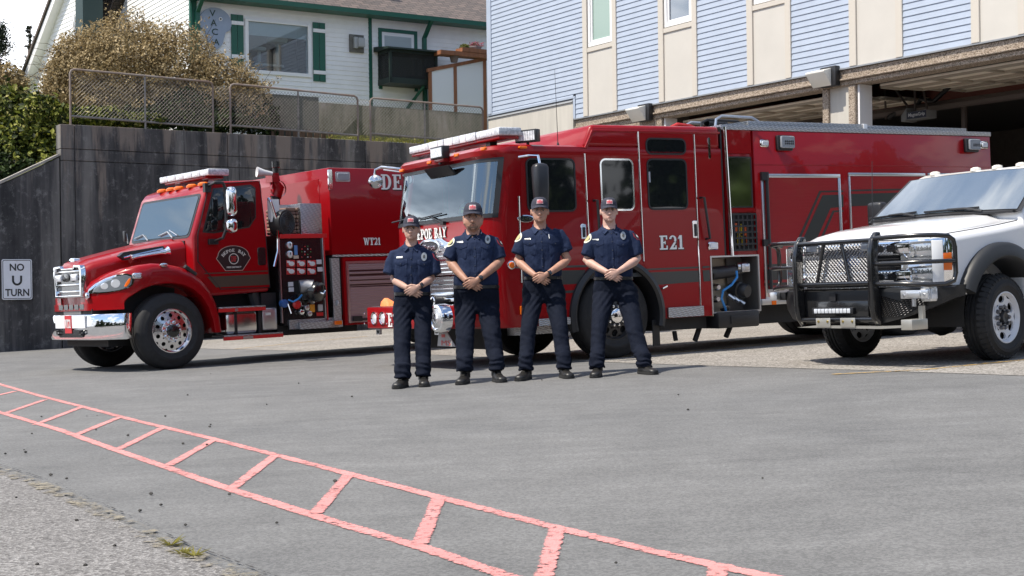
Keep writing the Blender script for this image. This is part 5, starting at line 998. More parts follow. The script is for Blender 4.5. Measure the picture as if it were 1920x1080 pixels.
# deck plates and rails
b = MB(); b.box(3.74, 8.91, -.012, EW+.012, 2.861, 2.925); b.build('deck_plate', tread, en, bevel=.004)
xa = S.p(1412, 225)[0]; xm_ = S.p(1630, 230)[0]; xe = S.p(1822, 236)[0]
b = MB(); b.box(xa, xm_-.02, .10, EW-.1, 2.926, 3.00); b.prism([(xa-.55, 2.926), (xa-.001, 2.926), (xa-.001, 2.995)], 'y', .12, EW-.12); b.build('hose_bed_lid', tread, en, bevel=.004)
b = MB(); b.box(xm_+.05, xe, .10, EW-.1, 2.926, 2.985); b.build('hose_bed_lid', tread, en, bevel=.004); b = MB(); b.box(xm_-.02, xm_+.05, .09, EW-.1, 2.926, 3.005); b.build('lid_hinge', mat('bright_bracket', (.8, .8, .8), .4), en)
for k, (yy, h_) in enumerate(((.25, .095), (.55, .08), (.9, .085))):
    b = MB(); b.tube([(3.86, yy, 2.92), (3.88, yy, 2.98+h_*.5), (3.98, yy, 2.98+h_), (4.5, yy, 2.97+h_), (4.62, yy, 2.96+h_*.5), (4.64, yy, 2.92)], .018, 8); b.build('deck_rail', alu if k != 1 else blackp, en)
b = MB(); b.lathe([(.05, -.2), (.05, .2)], (4.25, .7, 3.03), (1, .2, 0), 10); b.tube([(4.1, .7, 2.95), (4.2, .8, 3.08), (4.4, .7, 3.04)], .03); b.build('deck_valve', blackp, en)
b = MB(); b.tube([(3.2, .4, 2.90), (3.35, .4, 2.96), (3.6, .45, 2.95), (3.72, .5, 2.93)], .03, 8); b.build('roof_hose', mat('roof_red_hose', (.45, .02, .02), .6), en)
# ---------------------------------------------------------------- water tender
TF = Frame(gnd(325, 692), 40, True, (1.03, .05, 0))
tn_ = empty('water_tender', TF.M, 'red conventional-cab water tender WT 21 parked in front of the dark wall', 'fire truck')
CY = 1.2; TS = Side(TF, tn_); CS = Side(TF, tn_, .16)      # outer side plane, cab side plane
m_dkint = mat('dark_glass_cab', (.012, .015, .015), .03, spec=.9)
# hood
def hood_ring(x, hw, zt, zb, n=10):
    p = [(x, CY-hw, zb)]
    r = .16
    for k in range(n+1):
        a = R(180-90*k/n); p.append((x, CY-hw+r+r*math.cos(a), zt-r*.75+r*.75*math.sin(a)))
    p += [(x, CY-hw*.55, zt+.012), (x, CY-hw*.5, zt+.035), (x, CY, zt+.045), (x, CY+hw*.5, zt+.035), (x, CY+hw*.55, zt+.012)]
    for k in range(n+1):
        a = R(90-90*k/n); p.append((x, CY+hw-r+r*math.cos(a), zt-r*.75+r*.75*math.sin(a)))
    p.append((x, CY+hw, zb)); return p
b = MB(); b.loft([hood_ring(.10, .44, 1.46, .90), hood_ring(.115, .50, 1.50, .90), hood_ring(.22, .54, 1.545, .90), hood_ring(.5, .60, 1.61, .92), hood_ring(.85, .68, 1.69, .95), hood_ring(1.2, .76, 1.76, 1.0), hood_ring(1.46, .82, 1.80, 1.0)])
hd = b.build('hood', red, tn_, ang=28)
b = MB(); b.box(1.455, 1.475, CY-.80, CY+.80, 1.0, 1.79); b.build('hood_seam', blackp, tn_)
# fenders (near and far), swept round to the grille
def yout(x): return .03 if x > .62 else .03+.60*((.62-x)/.54)**1.7
OUT = [(.085, .90), (.085, 1.05), (.10, 1.16), (.17, 1.26), (.28, 1.345), (.42, 1.41), (.60, 1.455), (.80, 1.475), (1.0, 1.465), (1.2, 1.42), (1.38, 1.34), (1.54, 1.22), (1.66, 1.06), (1.74, .88), (1.79, .66), (1.81, .47)]
INN = [(.40, .90), (.40, .91), (.405, .93), (.42, .97), (.45, 1.01), (.52, 1.06), (.62, 1.12), (.76, 1.165), (.92, 1.185), (1.08, 1.185), (1.24, 1.155), (1.38, 1.09), (1.50, .99), (1.60, .84), (1.66, .66), (1.69, .47)]
def fender(side):
    f = (lambda y: y) if side == 0 else (lambda y: 2*CY-y)
    b = MB(); rings = []
    for (xo, zo), (xi, zi) in zip(OUT, INN):
        yo, yi = yout(xo), yout(xi)
        def q(t, dy): x = xi+(xo-xi)*t; z = zi+(zo-zi)*t; return (x, f(yout(x)+dy), z)
        rings.append([q(0, .40), q(0, .02), q(.04, .0), q(.3, -.006), q(.7, .0), q(.9, .02), q(.98, .06), (xo, f(max(yout(xo)+.12, .16)), zo), (xo, f(.86), zo-.04 if xo > .2 else zo)])
    b.loft(rings); return b.build('fender', red, tn_, ang=45)
fd_ = fender(0); fender(1)
b = MB(); b.prism([(.41, .92), (.46, 1.0), (.7, 1.13), (1.0, 1.17), (1.3, 1.12), (1.55, .9), (1.66, .5), (1.66, .47), (.41, .47)], 'y', .42, 2*CY-.42); b.build('wheel_well', dark, tn_)
b = MB(); b.loft([[(x+dx, y, z+dz) for y in (.0, .05)] for x, z, dx, dz in [(i[0], i[1], 0, 0) for i in INN[3:]]+[]], c0=False, c1=False, closed=False); 
# lower valance under headlamp
b = MB(); rings = []
for x in (.085, .12, .2, .3, .4): rings.append([(x, yout(x)-.002, .86), (x, yout(x)-.002, .955), (x, .8, .955), (x, .8, .86)])
b.loft(rings); b.box(.09, .14, .70, 1.70, .86, .90); b.build('valance', red, tn_, ang=40)
b = MB(); rings = []
for x in (.085, .12, .2, .3, .4): rings.append([(x, 2*CY-yout(x)+.002, .86), (x, 2*CY-yout(x)+.002, .955), (x, 2*CY-.8, .955), (x, 2*CY-.8, .86)])
b.loft(rings); b.build('valance', red, tn_, ang=40)
# headlamps
HL = [(.105, 1.105), (.12, 1.16), (.17, 1.225), (.25, 1.285), (.34, 1.325), (.43, 1.335), (.485, 1.31), (.50, 1.25), (.485, 1.19), (.44, 1.15), (.36, 1.12), (.25, 1.10), (.16, 1.095)]
def patch(pts, out, inset, m, name, parent, side=0, grid=True):
    cx = sum(p[0] for p in pts)/len(pts); cz = sum(p[1] for p in pts)/len(pts); f = (lambda y: y) if side == 0 else (lambda y: 2*CY-y); P = []
    for k in range(len(pts)):
        a, c = pts[k], pts[(k+1) % len(pts)]
        for t in (0, .5): P.append((a[0]+(c[0]-a[0])*t, a[1]+(c[1]-a[1])*t))
    rings = []
    for s in (1-inset, (1-inset)*.97, .66, .33, .02):
        rings.append([(cx+(x-cx)*s, f(yout(cx+(x-cx)*s)-(out if s < 1-inset else -.01)), cz+(z-cz)*s) for x, z in P])
    b = MB(); b.loft(rings, c0=False, c1=False); return b.build(name, m, parent, ang=60)
for sd in (0, 1):
    h = patch(HL, .016, -.10, chrome, 'headlamp', tn_, sd)
    patch(HL, .024, .06, mat('headlamp_glass', (.30, .33, .36), .08, spec=1., metal=.4), 'lens', h, sd)
    patch([(.40, 1.17), (.42, 1.16), (.46, 1.22), (.47, 1.28), (.45, 1.27), (.42, 1.22)], .030, 0, amber, 'indicator', h, sd)
    for xx, rr in ((.22, .045), (.32, .060)):
        patch(ell(xx, 1.185 if xx < .25 else 1.215, rr*.75, rr, 14), .027, 0, mat('lamp_reflector', (.72, .74, .78), .22, metal=.4), 'reflector', h, sd)
# grille
b = MB(); o_ = [(CY-.47, 1.05), (CY+.47, 1.05), (CY+.49, 1.42), (CY+.46, 1.49), (CY+.25, 1.50), (CY+.20, 1.46), (CY-.20, 1.46), (CY-.25, 1.50), (CY-.46, 1.49), (CY-.49, 1.42)]; i_ = [(CY+(y-CY)*.88, 1.27+(z-1.27)*.86) for y, z in o_]; n = len(o_)
for x0, x1 in ((.045, .11),): b.add([(x0, *p) for p in o_]+[(x0, *p) for p in i_]+[(x1, *p) for p in o_]+[(x1, *p) for p in i_], [q for k in range(n) for j in [(k+1) % n] for q in ((k, j, n+j, n+k), (k, 2*n+k, 2*n+j, j), (n+k, n+j, 3*n+j, 3*n+k))])
gr = b.build('grille', chrome, tn_, bevel=.006)
b = MB(); b.prism(i_, 'x', .092, .10); b.build('grille_back', blackg, gr)
for z in (1.13, 1.225, 1.33, 1.41): b = MB(); b.box(.055, .09, CY-.42, CY+.42, z-.016, z+.016); b.build('grille_bar', chrome if z != 1.33 else alu, gr, bevel=.008)
b = MB(); b.prism(ell(CY, 1.33, .10, .06, 24), 'x', .035, .055); b.build('grille_badge', blackg, gr, bevel=.008)
for y in (CY-.27, CY+.27): b = MB(); b.prism(rrect(y-.10, y+.10, 1.28, 1.375, .03), 'x', .02, .055); b.build('grille_light', lens, gr, bevel=.012)
b = MB(); b.prism(ell(CY, 1.56, .10, .045, 20), 'x', .125, .22); b.build('hood_badge', chrome, hd, bevel=.006)
for z0, z1 in ((.87, .91),):
    for k in range(5): b = MB(); b.box(.082, .088, CY-.44+k*.18, CY-.44+k*.18+.14, z0+.01, z1+.04); b.build('lower_vent', blackg, gr)
# bumper
BP = [(.34, .02), (.30, .035), (.12, .36), (.085, .58), (.075, CY)]; BP = BP+[(x, 2*CY-y) for x, y in BP[-2::-1]]
b = MB(); rings = []
for x, y in BP: rings.append([(x+.10, y+(.02 if y < CY else -.02), .47), (x+.012, y, .455), (x, y, .50), (x-.004, y, .64), (x, y, .78), (x+.02, y, .805), (x+.10, y, .805)])
b.loft(rings); bu = b.build('bumper', chrome, tn_, ang=50)
b = MB(); b.prism(rrect(CY-.50, CY+.52, .62, .80, .01), 'x', .062, .076); cp = b.build('bumper_plate', mat('white_plate', (.75, .76, .78), .4), bu)
b = MB(); b.prism(rrect(CY-.42, CY+.42, .49, .60, .05), 'x', .064, .076); b.build('bumper_opening', blackg, bu)
for y in (CY-.40, CY+.40): b = MB(); b.tube([(.062, y, .585), (.02, y-.02, .575), (.02, y-.02, .54), (.06, y, .53)], .014, 6); b.build('tow_hook', blackp, bu)
b = MB(); b.box(.054, .061, CY-.06, CY+.17, .55, .80); tg = b.build('unit_plate', mat('red_plate', (.50, .01, .015), .4), bu); serif('WT21', .19, .12).build('lettering', white, tg, onfront(CY+.055, .685, .0535))
b = MB(); b.box(.11, .4, .55, 1.85, .80, .88); b.box(.3, .9, .5, 1.9, .35, .7); b.build('front_frame', dark, tn_)
b = MB(); b.box(.10, .11, CY-.30, CY+.3, .81, .86); b.build('lower_grille', mat('grey_mesh', (.2, .2, .2), .5, .5), tn_)
# cab
prof = [(1.47, .98), (1.47, 1.83), (1.70, 2.47), (1.78, 2.57), (1.95, 2.625), (2.56, 2.65), (2.62, 2.60), (2.67, 1.02)]
b = MB(); b.prism(prof, 'y', .16, 2*CY-.16); cab = b.build('cab', red, tn_, bevel=.055, seg=3)
wsn = Vector((1.70-1.47, 0, 2.47-1.83)).normalized(); on = Vector((-wsn.z, 0, wsn.x))
def onws(y, t, o=.006): q = Vector((1.47, 0, 1.83))+wsn*t*.68+on*o; return (q.x, y, q.z)
def wspatch(y0, y1, t0, t1, o, name, m, parent, r=.08):
    p = rrect(y0, y1, t0, t1, r); b = MB(); cy = lambda y: (1-((y-CY)/.9)**2)*.05
    n = len(p); b.add([onws(y, t, o) for y, t in p]+[onws(y, t, o-.03) for y, t in p], [tuple(range(n)), *[(k, (k+1) % n, n+(k+1) % n, n+k) for k in range(n)]]); return b.build(name, m, parent)
wsf = wspatch(.26, 2.14, .0, .98, .006, 'windscreen', blackp, cab)
p = rrect(.31, 2.09, .055, .925, .07); m_tws, t, bb = newmat('tender_windscreen', .03); bb.inputs['Base Color'].default_value = (.035, .050, .045, 1); bb.inputs['IOR'].default_value = 2.15; bb.inputs['Specular IOR Level'].default_value = 1.
rows = []
wspatch(.31, 2.09, .055, .925, .012, 'glass', m_tws, wsf, .07)
b = MB(); b.tube([onws(.75, .02, .02), onws(.95, .17, .03), onws(1.2, .10, .03)], .010, 5); b.tube([onws(.9, .2, .03), onws(.6, .06, .03)], .008, 5); b.build('wiper', alu, wsf)
b = MB(); b.tube([onws(1.55, .02, .02), onws(1.75, .17, .03), onws(2.0, .10, .03)], .010, 5); b.build('wiper', alu, wsf)
CSy = .16
win = [(378, 437), (398, 352), (470, 345), (480, 352), (481, 408), (468, 428), (400, 439)]
b = MB(); b.prism([CS.p(*q) for q in win], 'y', CSy-.006, CSy+.02); g_o = b.build('window_gasket', blackp, cab, bevel=.02)
cxw = sum(q[0] for q in win)/7; cyw = sum(q[1] for q in win)/7; b = MB(); b.prism([CS.p(cxw+(q[0]-cxw)*.93, cyw+(q[1]-cyw)*.92) for q in win], 'y', CSy-.010, CSy); b.build('window', glass, g_o, bevel=.012)
CS.bar('window_divider', (425, 352), (420, 437), .012, blackp, -.012, g_o)
dr = CS.poly('door', [(372, 438), (393, 347), (486, 340), (497, 440), (505, 538), (415, 541), (372, 490)], red, -.004, parent=cab)
b = MB(); pts = [CS.p(*q) for q in [(371, 438), (392, 346), (486, 339), (498, 440), (506, 539), (414, 542), (371, 490)]]; b.tube([(x, CSy-.002, z) for x, z in pts+pts[:1]], .008, 5); b.build('door_seam', blackp, cab)
CS.rect('door_handle', (482, 464), (499, 497), blackg, -.012, .03, .03, dr, bevel=.006)
for pa in ([(388, 519), (503, 514), (505, 534), (405, 539)],): CS.poly('stripe', pa, mat('olive_stripe', (.055, .045, .03), .4, coat=.6), -.0075, .003)
CS.poly('pinstripe', [(382, 512), (502, 507), (502, 509), (384, 514)], MATS['olive_stripe'], -.0075, .003)
# door emblem
ex_, ez_ = CS.p(437.5, 484); hw_, hh_ = (CS.p(470, 484)[0]-CS.p(405, 484)[0])/2, (CS.p(437, 460)[1]-CS.p(437, 507)[1])/2; es = hw_/.345; ev = hh_/.27
def shield(s, n=20):
    top = [(-math.cos(math.pi*k/n)*.62*hw_*s, (.25+.75*math.sin(math.pi*k/n))*hh_*s) for k in range(n+1)]
    return [(-hw_*s, -.02*hh_*s)]+[(-.9*hw_*s, .22*hh_*s)]+[(-hw_*.9*s*math.cos(math.pi*k/n), (.22+.78*math.sin(math.pi*k/n))*hh_*s) for k in range(1, n)]+[(.9*hw_*s, .22*hh_*s), (hw_*s, -.02*hh_*s), (.5*hw_*s, -hh_*s), (-.5*hw_*s, -hh_*s)]
def plate(pts, y, name, m, parent): b = MB(); b.prism([(ex_+x, ez_+z) for x, z in pts], 'y', y-.0015, y); return b.build(name, m, parent)
em = plate(shield(1), CSy-.006, 'door_emblem', mat('emblem_rim', (.55, .40, .34), .5), dr); plate(shield(.965), CSy-.0085, 'emblem_field', mat('emblem_black', (.012, .010, .010), .4, coat=.5), em)
b = MB(); [b.prism([(ex_+q[0], ez_+q[1]) for q in p], 'y', CSy-.0125, CSy-.0110) for p in _ring(0, -.01, .118*ev, .118*ev, .010, .010, 0, 360, 28)]; b.build('emblem_ring', mat('emblem_cream', (.70, .66, .60), .5), em)
sans('DBF', .13*ev, .12*ev, .0015, .012).build('lettering', mat('emblem_red', (.45, .03, .03), .5), em, onside(ex_, ez_-.01, CSy-.0115))
sans('FIRE DISTRICT', .29*es, .036*ev, .0015, .012).build('lettering', MATS['emblem_cream'], em, onside(ex_, ez_-.195*ev, CSy-.0115))
for k, ch in enumerate('DEPOE BAY'):
    if ch == ' ': continue
    a = 152-15.5*k; rr_ = .20; x, z = rr_*1.18*es*math.cos(R(a)), (-.02+rr_*.95*math.sin(R(a)))*ev
    serif(ch, .052*es, .066*ev, .0012, 0.0).build('lettering', MATS['emblem_cream'], em, onside(ex_+x, ez_+z, CSy-.0115, (a-90)*.8))
# cab rear handrail, mirrors
b = MB(); b.tube([CS_ for CS_ in [(*TF.S(503, 372, .12)[:1], .12, TF.S(503, 372, .12)[1]), (TF.S(508, 378, .06)[0], .06, TF.S(508, 378, .06)[1]), (TF.S(521, 420, .06)[0], .06, TF.S(521, 420, .06)[1]), (TF.S(521, 470, .06)[0], .06, TF.S(521, 470, .06)[1]), (TF.S(514, 500, .06)[0], .06, TF.S(514, 500, .06)[1])]], .020, 8); b.build('grab_rail', chrome, tn_)
def M3(px, py, yo=-.16): x, z = TF.S(px, py, yo); return (x, yo, z)
b = MB(); b.tube([M3(390, 349, .14), M3(404, 342), M3(418, 343), M3(422, 352), M3(424, 385), M3(424, 430), M3(418, 446), M3(402, 453, .14)], .022, 8); b.box(*(M3(388, 354, .14)[0]+d for d in (-.05, .05)), .10, .17, M3(388, 354, .14)[2]-.05, M3(388, 354, .14)[2]+.08); b.box(*(M3(400, 452, .14)[0]+d for d in (-.08, .06)), .10, .17, M3(400, 452, .14)[2]-.05, M3(400, 452, .14)[2]+.03); ma = b.build('mirror_bracket', blackp, tn_, ang=50)
def shellm(px0, py0, px1, py1, name):
    x0, z1 = TF.S(px0, py0, -.22); x1, z0 = TF.S(px1, py1, -.22); b = MB(); w = x1-x0; rg = []
    for dy, s in ((-.10, .3), (-.095, .7), (-.07, .93), (.02, 1), (.12, .98), (.13, .8)): rg.append([((x0+x1)/2+(x-(x0+x1)/2)*s, -.22+dy, (z0+z1)/2+(z-(z0+z1)/2)*(.4+.6*s)) for x, z in rrect(x0, x1, z0, z1, .06)])
    b.loft(rg); return b.build(name, chrome, ma, ang=70)
shellm(425, 350, 441, 406, 'mirror'); shellm(425, 410, 442, 437, 'convex_mirror')
b = MB(); [b.tube([(x, y, 1.83), (x-.02, y, 1.98)], .012, 6) for x, y in ((1.36, 2.02),)]; b.build('hood_mirror_stem', chrome, tn_); b = MB(); b.box(1.30, 1.33, 1.98, 2.06, 1.86, 2.02); b.build('hood_mirror', blackp, tn_, bevel=.01)
# roof: light bar, clearance lamps, horn, deck gun
b = MB(); b.box(1.92, 2.22, .55, 1.85, 2.70, 2.735); lbt = b.build('light_bar', red, tn_, bevel=.01)
for k in range(6): b = MB(); y0 = .42+k*.26; b.box(1.90, 2.24, y0+.004, y0+.256, 2.736, 2.83); b.build('lens', m_barl, lbt, bevel=.012)
for y in (.75, 1.65): b = MB(); b.prism([(2.0, 2.62), (2.14, 2.62), (2.10, 2.70), (2.04, 2.70)], 'y', y-.09, y+.09); b.build('light_bar_foot', alu, lbt)
for y in (.45, .80, 1.2, 1.45, 1.75): b = MB(); b.lathe([(.06, 0), (.055, .03), (.03, .05), (.001, .052)], (1.83, y, 2.585), (-.1, 0, 1), 14); b.v = [(1.83+(p[0]-1.83)*1.5, p[1], p[2]) for p in b.v]; b.build('clearance_lamp', amber, tn_)
# air horn on the hood side with the louvre slot
def H3(px, py, y=.36): x, z = TF.S(px, py, y); return (x, y, z)
b = MB(); pts = [H3(224, 480, .40), H3(232, 473, .40), H3(306, 461, .34), H3(312, 468, .34), H3(306, 473, .34), H3(235, 488, .40)]; n = len(pts); b.add(pts+[(p[0], p[1]+.1, p[2]) for p in pts], [tuple(range(n))]+[(k, (k+1) % n, n+(k+1) % n, n+k) for k in range(n)]); b.build('hood_intake', blackp, hd)
b = MB(); b.tube([H3(232, 483, .385), H3(305, 466, .325)], .014, 6); b.build('intake_trim', chrome, hd)
b = MB(); b.tube([H3(309, 473, .30), H3(300, 474, .30), H3(265, 480, .32), H3(250, 483, .33), H3(243, 485, .33)], [.045, .03, .026, .036, .070], 12); b.tube([H3(309, 473, .30), H3(317, 471, .29)], [.04, .072], 12); b.tube([H3(262, 483, .34), H3(263, 492, .42)], .014, 6); b.build('air_horn', chrome, tn_)
lampz = TF.S(305, 497, .06); b = MB(); b.prism(ell(lampz[0], lampz[1], .055, .026, 16), 'y', .012, .08); b.build('fender_marker', chrome, fd_, bevel=.006)
lx_, lz_ = TF.S(257, 517, .05); b = MB(); b.prism(rrect(lx_-.07, lx_+.06, lz_-.04, lz_+.04, .03), 'y', yout(lx_)-.03, yout(lx_)+.05); k_ = b.build('fender_light', chrome, fd_, bevel=.008); b = MB(); b.prism(rrect(lx_-.05, lx_+.04, lz_-.025, lz_+.025, .02), 'y', yout(lx_)-.038, yout(lx_)-.029); b.build('lens', lens, k_)
y_, z_ = TF.Fr(166, 555, .10); b = MB(); b.lathe([(.05, 0), (.05, -.02), (.03, -.03), (.001, -.03)], (.09, max(y_, .60), z_), (1, 0, .0), 16); b.build('round_lamp', chrome, fd_)
b = MB(); b.tube([(1.28, .06, 1.42), (1.46, .1, 1.30)], .03, 6); b.build('hood_latch', blackp, fd_)
# wheels and running gear
wheel(tn_, 1.03, .53, .04, .53, .30, .295, 'alu', 3); wheel(tn_, 1.03, .53, 2*CY-.34, .53, .30, .295, 'alu', 3); wheel(tn_, 6.9, .53, .05, .53, .58, .295, 'alu'); wheel(tn_, 6.9, .53, 2*CY-.63, .53, .58, .295, 'alu')
b = MB(); b.box(.4, 9.2, .78, 1.62, .52, .86); b.box(.95, 1.1, .4, 2.0, .4, .6); b.box(1.75, 9.0, .45, 1.95, .60, 1.0); b.box(2.8, 4.2, .2, 2.2, .36, .52); b.build('chassis', dark, tn_)
b = MB(); b.box(1.80, 2.62, .62, .66, .38, .98); b.build('side_skirt', dark, tn_)
# fuel tank with steps
def TX(px, py, y=.10): return TF.S(px, py, y)
x0, z1 = TX(424, 585); x1, z0 = TX(487, 624); b = MB(); b.box(x0, x1, .12, .62, z0, z1); tk = b.build('fuel_tank', mat('polished_tank', (.70, .69, .68), .2, 1), tn_, bevel=.05, seg=3)
for px in (443, 488): xa = TX(px, 600)[0]; b = MB(); b.box(xa-.022, xa+.022, .112, .62, z0-.005, z1+.005); b.build('tank_strap', blackp, tk)
xa, za = TX(491, 575); xb, zb = TX(521, 618); b = MB(); b.box(xa, xb, .10, .5, zb, za-.02); dt = b.build('fluid_tank', mat('dull_aluminium', (.55, .54, .53), .35, .9), tn_, bevel=.025); b = MB(); b.lathe([(.05, 0), (.05, .035), (.03, .045), (.001, .045)], ((xa+xb)/2-.03, .24, za-.02), (0, 0, 1), 14); b.build('filler_cap', alu, dt); b = MB(); b.box(xa+.05, xa+.14, .094, .099, za-.13, za-.09); b.build('tank_label', mat('label_white', (.6, .6, .58), .5), dt)
for (pa, pb, yo) in (((410, 571), (498, 582), .02), ((420, 624), (531, 632), -.0)):
    (xa, za), (xb, zb) = TX(*pa, yo), TX(*pb, yo); zc = (za+zb)/2; b = MB(); b.box(xa, xb, yo, .36, zc-.004, zc+.018); st = b.build('cab_step', tread, tn_, bevel=.004); b = MB(); b.box(xa, xb, yo-.006, yo+.03, zc-.055, zc-.005); b.build('step_edge', mat('red_reflective_edge', (.55, .02, .02), .35, coat=.5), st); b = MB(); b.box(xa+.3, xb-.5, yo-.009, yo-.0065, zc-.05, zc-.01); b.build('step_tape', alu, st)
b = MB(); b.tube([TX(486, 548)[:1]+(.3,)+TX(486, 548)[1:], (2.6, .3, .5)], .09, 10); b.box(2.55, 2.80, .2, .7, .45, 1.0); b.build('air_dryer', blackp, tn_)
xa, za = TX(491, 590); b = MB(); b.box(2.62, 2.78, .16, .4, .46, .80); b.build('battery_box', blackp, tn_)
# pump module
PS = Side(TF, tn_, .06)
(x0, z1), (x1, z0) = PS.p(526, 440), PS.p(612, 606); b = MB(); b.box(x0, x1, .07, 2*CY-.07, z0, z1); pm = b.build('pump_module', blackg, tn_)
for nm, a, c, m_ in (('panel_top_trim', (524, 439), (612, 446), MATS['red_reflective_edge']), ('panel_side_trim', (523, 446), (528, 606), alu), ('panel_side_trim', (603, 446), (612, 604), alu), ('panel_foot', (541, 600), (640, 612), tread)): PS.rect(nm, a, c, m_, -.02, .05, .004, pm)
PS.bar('red_trim', (604.5, 447), (613, 600), .010, MATS['red_reflective_edge'], -.03, pm)
m_gauge = mat('gauge_face', (.62, .62, .62), .4)
for px in ((542.5, 460), (543, 477)): g = PS.disc('gauge', px, .055, chrome, -.012, .02, pm); PS.disc('gauge_face', px, .043, m_gauge, -.018, .02, g); x, z = PS.p(*px); b = MB(); b.box(x-.004, x+.004, .030, .041, z-.005, z+.03); b.build('needle', blacktext, g)
PS.rect('blue_display', (551, 460), (558, 478), mat('blue_display', (.10, .22, .45), .3), -.008, .01, .004, pm); PS.rect('small_plate', (550, 479), (560, 485), mat('plate_tan', (.5, .4, .32), .5), -.008, .01, .003, pm)
for i in range(4):
    for j in range(5):
        if (i*5+j) % 3: PS.disc('indicator', (566+i*5.5, 462+j*5), .011, mat('panel_dot_%d' % ((i+j) % 3), [(.45, .45, .45), (.5, .04, .04), (.05, .15, .05)][(i+j) % 3], .4), -.006, .01, pm)
for j in range(2):
    for i in range(3):
        px = 545+i*19.5, 494+j*14.5; p_ = PS.rect('valve_plate', (px[0]-8.5, px[1]-6), (px[0]+8.5, px[1]+6), mat('valve_plate_red', (.45, .03, .03), .4), -.008, .01, .004, pm); PS.disc('valve_gauge', (px[0]+1, px[1]+.5), .035, m_gauge, -.016, .012, p_, .05); PS.rect('valve_tag', (px[0]-7.5, px[1]-5), (px[0]-2, px[1]-1), m_gauge, -.011, .003, .002, p_)
for px in ((598, 491), (600, 505), (545, 533), (546, 543)): PS.rect('info_label', (px[0]-5, px[1]-4), (px[0]+5, px[1]+4), mat('info_label', (.55, .56, .58), .5), -.007, .01, .003, pm)
q = lambda px, py, y: Vector((*TF.S(px, py, y)[:1], y, TF.S(px, py, y)[1]))
b = MB(); b.tube([q(562, 538, .02), q(575, 536, -.02), q(584, 539, -.06)], [.10, .095, .12], 16); b.build('discharge_pipe', mat('grey_casting', (.30, .30, .31), .4, .6), pm, ang=50)
b = MB(); b.lathe([(.001, -.11), (.11, -.11), (.14, -.09), (.14, -.02), (.15, -.01), (.15, .04), (.12, .06)], q(592, 547, -.10), (-.3, 1, .1), 22); b.build('discharge_cap', blackg, pm, ang=50)
b = MB(); b.tube([q(597, 548, -.18), q(606, 551, -.22), q(609, 545, -.20)], .018, 7); b.build('cap_handle', chrome, pm); b = MB(); b.tube([q(588, 560, -.02), q(583, 566, -.03)], .05, 10); b.box(q(570, 555, 0).x, q(577, 555, 0).x, -.02, .06, q(570, 562, 0).z, q(570, 550, 0).z); b.build('drain_fitting', alu, pm)
b = MB(); b.lathe([(.001, -.06), (.05, -.06), (.07, -.03), (.05, .03)], q(555, 571, .02), (0, 1, 0), 14); b.build('red_valve', MATS['red_reflective_edge'], pm); b = MB(); b.tube([q(540, 562, .0), q(550, 566, -.04), q(560, 560, -.05), q(566, 553, -.02)], .014, 7); b.build('blue_hose', MATS['blue_hose'], pm)
for px in ((558, 569), (563, 585), (573, 577), (578, 588)): b = MB(); b.lathe([(.045, 0), (.04, -.05), (.02, -.06), (.001, -.06)], q(*px, .05), (0, 1, 0), 12); b.build('fitting', alu if px[0] != 563 else chrome, pm)
PS.rect('amber_plate', (580, 571), (590, 585), mat('amber_plate', (.75, .32, .03), .4), -.012, .02, .012, pm); PS.rect('white_outlet', (596, 571), (605, 583), mat('outlet_grey', (.5, .5, .5), .4), -.012, .02, .012, pm); PS.rect('red_label', (593, 586), (606, 592), MATS['red_reflective_edge'], -.008, .01, .003, pm)
for k in range(8): PS.disc('switch', (566+(k % 4)*4, 573+(k//4)*9), .012, alu, -.014, .02, pm)
b = MB(); b.tube([q(540, 570, .0), q(546, 588, -.03)], .012, 6); b.build('lever', chrome, pm); b = MB(); b.lathe([(.001, -.03), (.06, -.02), (.06, .05)], q(533, 569, .02), (0, 1, 0), 14); b.build('blue_cap', mat('blue_cap', (.03, .10, .30), .4), pm)
# hose bed, reel, deck gun above the pump
(xa, za), (xb, zb) = PS.p(564, 381), PS.p(606, 440); b = MB(); b.box(xa, xb, .08, .12, zb, za); b.box(xa, xa+.02, .12, 1.0, zb, za); hb = b.build('hose_tray', tread, tn_, bevel=.004); b = MB(); b.box(2.88, xa, .4, .43, zb, za+.0); b.build('tray_back', alu, hb)
for j in range(7):
    b = MB(); z = zb+.03+j*.055
    for i in range(2): b.prism(rrect(2.98+i*.19, 2.98+i*.19+.18, z, z+.05, .022), 'y', .13+.01*(j % 2), .7)
    b.build('folded_hose', mat('hose_%d' % (j % 3), [(.20, .12, .09), (.26, .17, .12), (.15, .085, .07)][j % 3] if j < 5 else (.36, .28, .18), .85, bump=.2), hb, bevel=.008)
b = MB(); b.lathe([(.001, -.06), (.19, -.06), (.20, -.03), (.20, .12), (.001, .12)], q(532, 418, .12), (-.35, 1, 0), 24); rl = b.build('hose_reel', blackp, tn_); 
b = MB(); [b.lathe([(.06+.03*k, -.062), (.065+.03*k, -.072), (.07+.03*k, -.062)], q(532, 418, .12), (-.35, 1, 0), 24) for k in range(4)]; b.build('reel_coil', mat('reel_grey', (.05, .05, .055), .5), rl)
b = MB(); b.box(2.72, 2.86, .10, .2, zb+.2, za+.06); b.build('white_board', mat('white_board', (.7, .7, .7), .5), tn_)
gx = TF.S(515, 340, 1.0); b = MB(); b.tube([(gx[0], 1.0, gx[1]-.45), (gx[0], 1.0, gx[1]-.22)], .07, 10); b.build('gun_riser', blackp, tn_)
